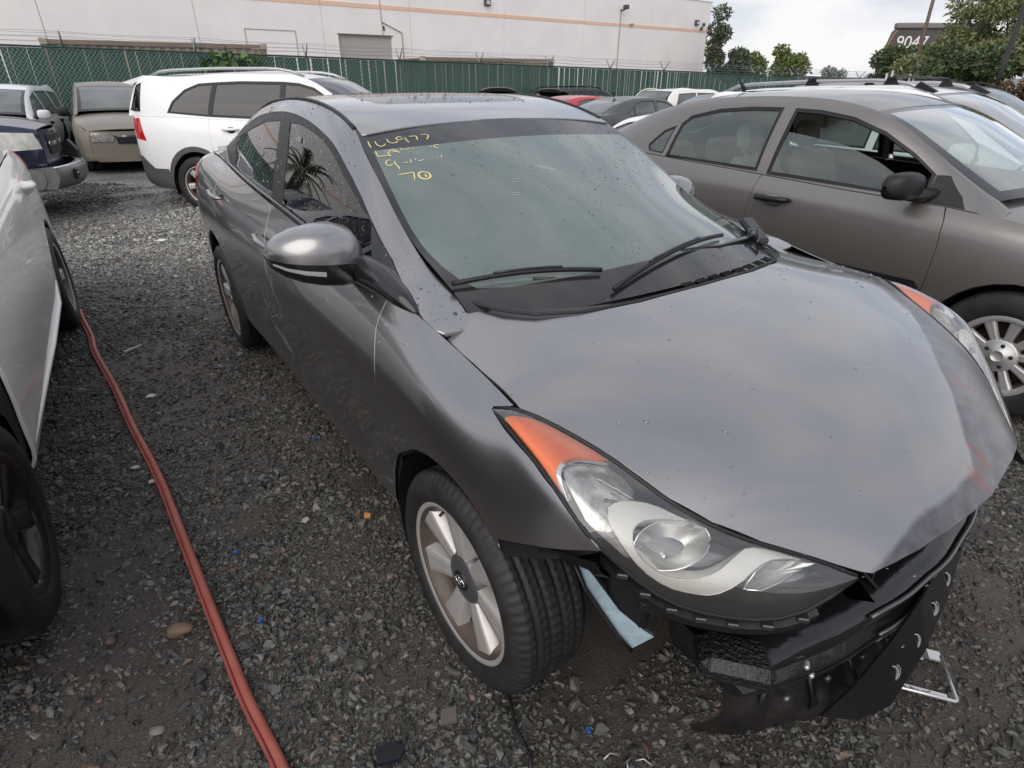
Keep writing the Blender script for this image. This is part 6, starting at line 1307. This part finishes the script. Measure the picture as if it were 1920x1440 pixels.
# white SUV, upper left
sp=suv_spec(lowmat=GCLAD,lamps=[('tail_light',[(-3.43,.90),(-3.70,.93),(-3.735,1.17),(-3.52,1.175)],M['redlens'])],hmat=P_['white'],glass=M['tint'],seats=(M['seatbeige'],((-1.6,.62),(-2.4,.66))),rfm=P_['white'],bkfm=M['darkwin'],wheel='six',mmat=P_['white'])
sp['windows']=[dict(p=[(-.52,1.15),(-.56,1.26),(-.78,1.42),(-1.0,1.55),(-1.2,1.60),(-1.41,1.615),(-1.418,1.17)],frame=.035),dict(p=[(-1.418,1.17),(-1.41,1.615),(-2.0,1.62),(-2.365,1.605),(-2.43,1.20)],frame=.035),dict(p=[(-2.43,1.20),(-2.365,1.605),(-2.60,1.59),(-2.80,1.52),(-2.98,1.38),(-3.06,1.24)],frame=.03),dict(p=[(-3.50,1.25),(-3.46,1.60),(-3.57,1.57),(-3.72,1.25)],frame=.012)]
sp['rb']=.20; sp['box']=1.15
sor=Car('parked_car','white sport utility vehicle with grey lower cladding seen from its rear corner','SUV',-1.40,8.70,R(-10),sp,P_['white'],dz=-.075,step=.05)
sor.rails(M['silverp'],.05,name='roof_rail')
b=MB(); b.prism([(-3.80,1.60),(-3.45,1.685),(-3.42,1.66),(-3.66,1.575)],1,-.62,.62); b.build('spoiler',P_['white'],sor.o)
sor.face('reflector',[(-.62,.50),(-.46,.50),(-.46,.55),(-.62,.55)],M['redlens'],front=False)
sor.face('rear_cladding',[(-.60,.38),(.60,.38),(.60,.70),(-.60,.70)],GCLAD,front=False,off=.010)
for y_ in(-1,1): sor.face('tail_light',[(y_*.60,.96),(y_*.42,.99),(y_*.42,1.12),(y_*.58,1.14)],M['redlens'],front=False,off=.008)
# blue pickup
sp=suv_spec(xf=.95,xr=-4.7,hw=.98,wb=3.5,z0=.42,belt=[(.95,1.06),(.7,1.12),(.2,1.15),(-.4,1.18),(-1.5,1.20),(-2.5,1.20),(-4.7,1.18)],rail=[(-2.55,.66,1.25),(-2.45,.64,1.70),(-2.2,.64,1.80),(-1.4,.64,1.81),(-1.1,.65,1.74),(-.8,.68,1.5),(-.45,.74,1.24)],xb0=-2.54,xb1=-2.40,xw1=-1.15,xw0=-.5,
   gaps=[[(-.55,.43),(-.55,1.17)],[(-1.6,.43),(-1.6,1.19)],[(-2.5,.43),(-2.5,1.19)]],windows=[dict(p=[(-.75,1.22),(-1.15,1.62),(-1.55,1.68),(-1.55,1.22)]),dict(p=[(-1.65,1.22),(-1.65,1.68),(-2.3,1.66),(-2.35,1.22)])],handles=((-1.4,1.05),(-2.35,1.05)),mirror=(-.9,1.3),fb=.06,wr=.38,ar=.44,rim=.22,track=.84)
sp['lamps']=[('headlight',[(.42,.90),(.40,1.06),(.90,1.03),(.945,.86),(.60,.85)],mat('clouded yellowed lens',(.60,.58,.50),.2,coat=.8,var=.30,vscale=9,tint=(.8,.79,.75))),('marker_lamp',[(.40,.92),(.385,1.055),(.58,1.05),(.585,.89)],M['amber'])]
pk=Car('pickup_truck','dark blue pickup truck with a clouded headlight and damaged grey front bumper','pickup',-6.74,7.55,R(29),sp,P_['blue'],dz=-.06,step=.06)
pk.face('grille',[(-.50,.78),(.50,.78),(.52,1.0),(-.52,1.0)],M['black'],off=.012); pk.face('grille_bar',[(-.50,.88),(.50,.88),(.50,.92),(-.50,.92)],M['chrome'],off=.022)
q=[]
for f in np.linspace(-1,1,13):
    e=1.10+.13*(1-f*f)-.20*abs(f)**5; y=.98*f; q.append([(e-.10,y,.66),(e-.005,y,.655),(e+.02,y,.62),(e+.02,y,.50),(e-.04,y,.42),(e-.14,y,.40)])
bmp=gridmesh('front_bumper_bar',q,mat('dull grey bumper',(.17,.17,.175),.4,metal=.4,var=.2),pk.o)
for sd in(-1,1):
    b=MB(); b.box((1.185,sd*.55,.56),(.04,.22,.13),bev=.03); b.build('fog_lamp_opening',M['black'],bmp); b=MB(); b.box((1.20,sd*.55,.55),(.03,.17,.07),bev=.02); b.build('fog_lamp',M['chrome'],bmp)
    b=MB(); b.prism([(.55,.655),(1.03,.66),(1.06,.55),(1.0,.42),(.55,.46)],1,sd*.93,sd*.97); b.build('bumper_end',M['black'] if sd>0 else bpy.data.materials['dull grey bumper'],bmp)
b=MB(); b.tube([(1.02,-.90,.655),(1.17,-.45,.66),(1.23,0,.66),(1.17,.45,.66),(1.02,.90,.655)],.012,6); b.build('bumper_edge',M['chrome'],bmp)
b=MB(); b.prism([(.9,.8),(1.05,.88),(1.14,.74),(1.12,.60),(1.0,.68)],1,.66,.95); b.build('torn_bumper_cover',M['black'],bmp)
# tan van at the back left
def van_spec(**kw):
    sp=suv_spec(xf=.92,xr=-3.95,hw=.90,wb=2.87,z0=.2,belt=[(.92,.80),(.7,.90),(.3,.985),(-.2,1.04),(-1.2,1.07),(-2.5,1.08),(-3.95,1.08)],rail=[(-3.93,.68,1.10),(-3.85,.65,1.4),(-3.6,.63,1.60),(-2.5,.63,1.66),(-1.4,.63,1.64),(-1.05,.65,1.55),(-.6,.68,1.35),(-.15,.74,1.09)],xb0=-3.92,xb1=-3.62,xw1=-1.12,xw0=-.2,
      gaps=[[(-.5,.22),(-.5,1.05)],[(-1.5,.22),(-1.5,1.07)],[(-2.55,.22),(-2.55,1.08)]],windows=[dict(p=[(-.4,1.09),(-.95,1.44),(-1.4,1.55),(-1.43,1.1)]),dict(p=[(-1.5,1.1),(-1.48,1.56),(-2.45,1.57),(-2.48,1.1)]),dict(p=[(-2.55,1.11),(-2.52,1.57),(-3.4,1.53),(-3.6,1.12)])],mirror=(-.42,1.12),handles=((-1.3,.95),(-2.3,.97)),wr=.33,ar=.38,rim=.2,track=.79)
    sp.update(kw); return sp
tn=Car('parked_car','dusty tan minivan facing the camera from the back row beside the fence','minivan',-7.95,13.0,R(-56),van_spec(lowmat=GCLAD,wsglass=M['greywin'],mmat=M['black']),P_['tan'],dz=-.05)
tn.face('headlight',[(-.64,.62),(-.30,.62),(-.27,.69),(-.36,.765),(-.62,.77)],M['hazelens'],off=.02); tn.face('headlight',[(.64,.62),(.30,.62),(.27,.69),(.36,.765),(.62,.77)],M['hazelens'],off=.02)
tn.face('grille',[(-.22,.58),(.22,.58),(.24,.70),(-.24,.70)],M['black'],off=.015); tn.face('grille_frame',[(-.27,.70),(.27,.70),(.27,.735),(-.27,.735)],M['chrome'],off=.022); tn.face('lower_bumper',[(-.58,.27),(.58,.27),(.62,.42),(-.62,.42)],M['black'],off=.015); tn.face('bumper_line',[(-.20,.31),(.20,.31),(.20,.33),(-.20,.33)],M['silverp'],off=.025)
for y in(-.5,.5): tn.face('fog_lamp',[(y-.08,.49),(y+.08,.49),(y+.08,.56),(y-.08,.56)],M['hazelens'],off=.015)
b=MB(); b.tube([(-.35,-.1,1.10),(-.45,.25,1.17)],.03,6); b.build('wiper',M['black'],tn.o)
# white hatchback behind the pickup
wv=Car('parked_car','white minivan behind the blue pickup with a rounded white door mirror','minivan',-10.35,12.35,R(-66),van_spec(mmat=P_['white'],xr=-3.7,wsglass=M['greywin']),P_['white'],dz=-.12)
# dark grey sedan, red car, black cars, silver roof in the far row
dk=Car('parked_car','dark grey sedan seen from behind with a roof antenna, beyond the windscreen pillar','car',4.17,17.0,R(38),sedan_spec(seats=(M['seat'],((-1.5,.36),(-2.28,.4))),glass=M['clearglass'],bkglass=M['greywin']),P_['dgrey'],dz=-.04)
b=MB(); b.tube([(-2.25,0,1.45),(-2.3,0,1.53)],[.02,.012],6); b.tube([(-2.36,0,1.535),(-2.2,0,1.53)],[.015,.02],6); b.build('antenna',M['black'],dk.o)
dk.face('number_plate',[(-.26,.72),(.26,.72),(.26,.86),(-.26,.86)],M['silverp'],front=False)
for y in (-.5,.5): dk.face('tail_light',[(y-.12,.82),(y+.12,.82),(y+.12,.98),(y-.12,.98)],M['redlens'],front=False)
rd=Car('parked_car','red car with a pale rear window behind the dark grey sedan','car',3.0,19.15,R(40),sedan_spec(glass=M['greywin']),P_['red'],dz=-.02)
bs=Car('parked_car','black sport utility vehicle with roof rails parked against the green fence','SUV',4.2,24.6,R(12),suv_spec(glass=M['darkwin'],wsglass=M['greywin'],handles=()),P_['black'],dz=-.02)
bs.rails(M['black'],.05,name='roof_rail')
ws_=Car('parked_car','silver white hatchback roof between the black SUV and the dark sedan','car',7.2,22.7,R(40),van_spec(glass=M['greywin']),P_['offwhite'],dz=-.02)
sl_=Car('parked_car','slate grey sedan mostly hidden behind the taupe sedan roof','car',7.6,20.6,R(38),sedan_spec(glass=M['greywin']),P_['slate'],dz=.05)
bh=Car('parked_car','black sedan with its boot lid standing open','car',3.9,22.4,R(40),sedan_spec(notrunk=True,glass=M['darkwin']),P_['black'],dz=-.02)
def lid(car,m,h,nm='trunk_lid',w_=.60):
    G=[]
    for f in np.linspace(-1,1,13):
        p=1-abs(f)**3; G.append([(-3.28-.02*p,w_*f,1.08+.04*p),(-3.35,w_*1.02*f,1.08+h*.5+.06*p),(-3.48,w_*1.02*f,1.06+h*.85+.09*p),(-3.68,w_*f,1.06+h+.08*p),(-3.74,w_*.98*f,1.0+h+.05*p)])
    gridmesh(nm,np.array(G)+0,m,car.o); G=np.array(G); G[:,:,0]-=.035; G[:,:,2]-=.02; gridmesh('lid_inner',G,M['dullblack'],car.o)
lid(bh,P_['black'],.52)
tb=Car('parked_car','tan sedan hidden behind the grey roof with only its raised boot lid showing','car',-1.7,21.9,R(110),sedan_spec(notrunk=True,glass=M['darkwin']),P_['tan'],dz=-.02)
lid(tb,P_['tan'],.52,w_=.52)
# white SUV and dark SUV beyond the taupe sedan
w2=Car('parked_car','white sport utility vehicle with black roof rack bars beyond the taupe sedan','SUV',4.95,5.35,R(-54.86),suv_spec(rb=.08,glass=M['greywin'],wsglass=glass('brownish screen',(.6,.62,.6),film=.4,filmcol=(.42,.38,.34)),mmat=P_['white'],hmat=P_['white']),P_['white'],dz=-.22)
w2.rails(M['silverp'],.055,name='roof_rail')
for x in(-2.3,-1.5):
    b=MB(); b.tube([(x,-.66,1.785),(x,-.55,1.805),(x,.55,1.805),(x,.66,1.785)],.015,8,flat=.7); bo=b.build('rack_bar',M['black'],w2.o)
    for sd in(-1,1): b=MB(); b.prism([(x-.07,1.73),(x+.07,1.73),(x+.035,1.80),(x-.035,1.80)],1,sd*.575,sd*.62); b.build('rack_foot',M['black'],bo)
for sd in(-1,1): b=MB(); b.prism([(-1.28,1.71),(-1.12,1.66),(-1.08,1.675),(-1.24,1.755)],1,sd*.575,sd*.625); b.build('rail_cap',M['black'],w2.o)
b=MB(); b.tube([(-.30,-.5,1.20),(-.37,-.2,1.25),(-.40,.05,1.27)],.014,6); b.build('wiper',M['black'],w2.o)
d2=Car('parked_car','dark grey sport utility vehicle at the right edge beyond the white SUV','SUV',9.5,11.3,R(-54.86),suv_spec(glass=M['clearglass'],wsglass=M['greywin'],mmat=P_['slate'],seats=(M['seat'],((-1.6,.6),))),P_['slate'],dz=-.08)
d2.rails(M['black'],.06,name='roof_rail')
w3=Car('parked_car','white car whose corner shows between the grey sedan and the taupe sedan','car',1.45,9.9,R(125.14),sedan_spec(glass=M['greywin']),P_['white'],dz=-.25)
# ---------------------------------------------------------------- loose things on the ground
def gp(x,y,h=0.): return (x,y,float(gz(np.array(x),np.array(y)))+h)
# flat red hose with a dark fold line
HM=mat('faded red hose',(.36,.075,.055),.5,var=.22,vscale=6,tint=(.28,.14,.10),rvar=.1,bump=.08,bscale=90)
kp=np.array([(-3.10,3.95),(-2.92,3.72),(-2.70,3.46),(-2.53,3.23),(-2.14,2.78),(-1.82,2.39),(-1.52,2.04),(-1.287,1.745),(-1.09,1.49),(-.94,1.295),(-.81,1.13),(-.703,.995),(-.60,.88),(-.52,.78)])
t=np.arange(len(kp)); tt=np.linspace(0,len(kp)-1,120); hx=interp_cubic(t,kp[:,0],tt); hy=interp_cubic(t,kp[:,1],tt)
hz=gz(hx,hy)+.020+.004*np.sin(tt*3); T=np.gradient(np.stack([hx,hy],-1),axis=0); T/=np.linalg.norm(T,axis=1)[:,None]; Bn=np.stack([-T[:,1],T[:,0]],-1)
def hose_strip(o0,o1,name,m,rad,par):
    G=[]
    for i in range(len(tt)):
        row=[]
        c=np.array([hx[i]+Bn[i,0]*(o0+o1)/2,hy[i]+Bn[i,1]*(o0+o1)/2,hz[i]])
        for a in np.linspace(0,2*np.pi,12,endpoint=False): q=c+np.array([Bn[i,0],Bn[i,1],0])*(abs(o1-o0)/2)*math.cos(a); q[2]+=rad*math.sin(a); row.append(q)
        G.append(row)
    return gridmesh(name,G,m,par,closed_v=True,fix=True)
hose=hose_strip(-.012,.014,'hose',HM,.011,None); setp(hose,'faded red flat hose snaking over the gravel past the sedan','hose')
hose_strip(-.0225,-.0115,'hose_edge',mat('dusty red hose edge',(.26,.06,.05),.6,var=.3,vscale=10),.007,hose)
def rock(name,x,y,s,col,label,cat='stone',group=None,rz=.3):
    bm=bmesh.new(); bmesh.ops.create_icosphere(bm,subdivisions=3,radius=1)
    for v in bm.verts:
        p=v.co; k=1+.10*math.sin(p.x*2.3+x*9)+.08*math.sin(p.y*3.1+y*7)+.05*math.sin(p.z*4+p.x*3); v.co=Vector((abs(p.x)**.8*math.copysign(1,p.x)*s[0],abs(p.y)**.8*math.copysign(1,p.y)*s[1],p.z*s[2]))*k
    me=bpy.data.meshes.new(name); bm.to_mesh(me); bm.free(); me.polygons.foreach_set('use_smooth',[True]*len(me.polygons))
    o=link(name,me,mat(name+' skin',col,.55,var=.2,vscale=30,bump=.1,bscale=200)); o.location=gp(x,y,s[2]*.65); o.rotation_euler=(0,0,rz); setp(o,label,cat,group); return o
rock('cobble',-1.012,1.235,(.036,.023,.019),(.145,.098,.062),'smooth brown oval cobble lying left of the red hose')
rock('pebble',-.845,1.42,(.014,.013,.011),(.075,.045,.042),'small dark reddish round pebble touching the hose')
rock('pebble',-1.21,1.20,(.016,.014,.012),(.075,.05,.042),'dark brown round pebble in the mud left of the oval cobble')
rock('pebble',-.93,.935,(.018,.014,.010),(.16,.15,.14),'grey egg shaped pebble in the mud at the lower left')
rock('pebble',-.72,.81,(.010,.022,.009),(.19,.11,.07),'long tan pebble at the bottom edge beside the hose',rz=.1)
def scrap(name,x,y,poly,h,col,label,cat,rz=0.,rough=.6):
    b=MB(); b.prism(poly,2,0,h); o=b.build(name,mat(name+' '+label.split()[0]+str(len(label)),col,rough,var=.1)); o.location=gp(x,y,.010); o.rotation_euler=(RNG.normal(0,.08),RNG.normal(0,.08),rz); setp(o,label,cat); return o
scrap('paper_scrap',-3.753,6.224,[(-.06,-.03),(.05,-.045),(.07,.02),(-.03,.05)],.006,(.75,.74,.72),'white scrap of paper in the lane between the cars','litter')
scrap('plastic_shard',-2.37,3.33,[(-.06,-.008),(.06,-.004),(.065,.006),(-.05,.010)],.008,(.42,.46,.45),'pale thin plastic shard right of the hose','litter',1.2)
scrap('plastic_shard',-1.92,2.72,[(-.022,-.014),(.02,-.012),(.024,.01),(-.015,.016)],.008,(.5,.48,.45),'small white chip on the mud right of the hose','litter')
for i,(x,y,l) in enumerate(((-.98,1.56,'bright blue plastic bit beside the hose, upper one'),(-.78,1.27,'blue plastic bit right of the hose bend'),(.205,.925,'dark blue plastic tube piece below the front wheel'),(-.92,2.30,'tiny blue chip in the gravel near the sill'))): scrap('blue_bit',x,y,[(-.008,-.004),(.008,-.003),(.006,.005),(-.007,.004)],.008,(.02,.10,.42),l,'litter',i*.9)
for i,(x,y,l) in enumerate(((-1.62,2.06,'crumpled pale leaf scrap right of the hose'),(-1.50,1.97,'second pale scrap beside the crumpled leaf'),(-.78,1.72,'pinkish white torn wrapper scrap near the front wheel'),(-.55,1.74,'small orange chip near the front wheel'))): scrap('scrap',x,y,[(-.016,-.010),(.004,-.014),(.018,.002),(.0,.012),(-.012,.008)],.006,(.40,.35,.31) if i<3 else (.50,.22,.06),l,'litter',i*.7)
scrap('black_shard',-.30,.86,[(-.035,-.02),(.02,-.028),(.04,.0),(.01,.024),(-.03,.02)],.014,(.012,.014,.02),'black plastic shard at the bottom edge right of the hose','litter',.4,.25)
scrap('flat_stone',-.16,.955,[(-.022,-.02),(.02,-.022),(.022,.018),(-.018,.02)],.010,(.10,.085,.075),'square brown flat stone in the gravel under the front wheel','stone',.2)
b=MB(); b.tube([gp(x,y,.012) for x,y in ((-.03,1.10),(.0,1.0),(.015,.93),(.05,.86),(.055,.80))],.0045,6); o=b.build('black_cable',M['black']); setp(o,'thin black cable end at the bottom edge below the front wheel','cable')
for i,(x,y,a) in enumerate(((.255,.86,.3),(.30,.845,1.2),(.335,.85,-.3))): 
    b=MB(); b.tube([(-.02,0,.012),(0,.008,.016),(.02,0,.012)],.0025,5); o=b.build('wire_bit',M['silverp']); o.location=gp(x,y); o.rotation_euler=(0,0,a); setp(o,('left','middle','right')[i]+' one of three thin silver wire bits on the ground in front of the bumper','wire')
# licence plate frame on the gravel
pf=[np.array(p) for p in ((1.19,1.186),(1.264,1.159),(1.212,1.002),(1.063,1.048))]
u_=(pf[2]-pf[1]);u_/=np.linalg.norm(u_)
A=np.array(pf[1]);Bp=np.array(pf[2]); W_=Bp-A; lw=np.linalg.norm(W_); d1=W_/lw; d2=np.array([-d1[1],d1[0]]); d2=d2 if d2@(pf[0]-A)>0 else -d2
fl_=empty('plate_frame',gp(A[0],A[1],.016),0,'empty chrome licence plate frame lying on the gravel under the grey car','plate frame'); CHR=mat('frame chrome',(.62,.62,.62),.25,metal=.7,var=.1); LL=.30
def fb_(a0,a1,b0,b1,h,nm,m):
    P=[A*0+d1*a+d2*b for a,b in((a0,b0),(a1,b0),(a1,b1),(a0,b1))]; q=MB(); q.prism([tuple(p) for p in P],2,0,h); return q.build(nm,m,fl_)
def tb_(pts,r,nm,m): q=MB(); q.tube([(p[0],p[1],.007) for p in pts],r,8); return q.build(nm,m,fl_)
c_=lambda a,b: d1*a+d2*b
tb_([c_(.016,.0),c_(lw-.004,0),c_(lw,.004),c_(lw,LL)],.0050,'frame_bar',CHR)
fb_(0,.034,.034,LL,.006,'frame_bar',DKP0:=mat('dark printed bar',(.09,.085,.085),.4)); fb_(0,.034,.0,.034,.0065,'frame_corner',CHR); fb_(lw-.018,lw-.005,.02,LL,.005,'frame_bar',CHR); fb_(.03,lw-.022,LL-.008,LL,.005,'frame_bar',CHR)
DKP=mat('pale frame print',(.6,.58,.58),.5)
def text_on(body,size,a0,b0,h,nm):
    c=bpy.data.curves.new('txt','FONT'); c.body=body; c.size=size; c.extrude=.0004; o=bpy.data.objects.new('txt',c); COL.objects.link(o); bpy.context.view_layer.update()
    me=bpy.data.meshes.new_from_object(o.evaluated_get(bpy.context.evaluated_depsgraph_get())); bpy.data.objects.remove(o); me.name=nm; q=link(nm,me,DKP,fl_); p=d1*a0+d2*b0; q.location=(p[0],p[1],h); q.rotation_euler=(0,0,math.atan2(d2[1],d2[0])); return q
text_on('San',.030,.026,.05,.0065,'frame_lettering')
for k_ in range(3):
    q=MB(); q.tube([(*(d1*(lw-.014+.006*math.sin(t_*2+k_))+d2*(.06+.03*k_+.022*t_)),.0062) for t_ in np.linspace(0,1,8)],.0012,5); q.build('frame_script',bpy.data.materials['dark printed bar'],fl_)
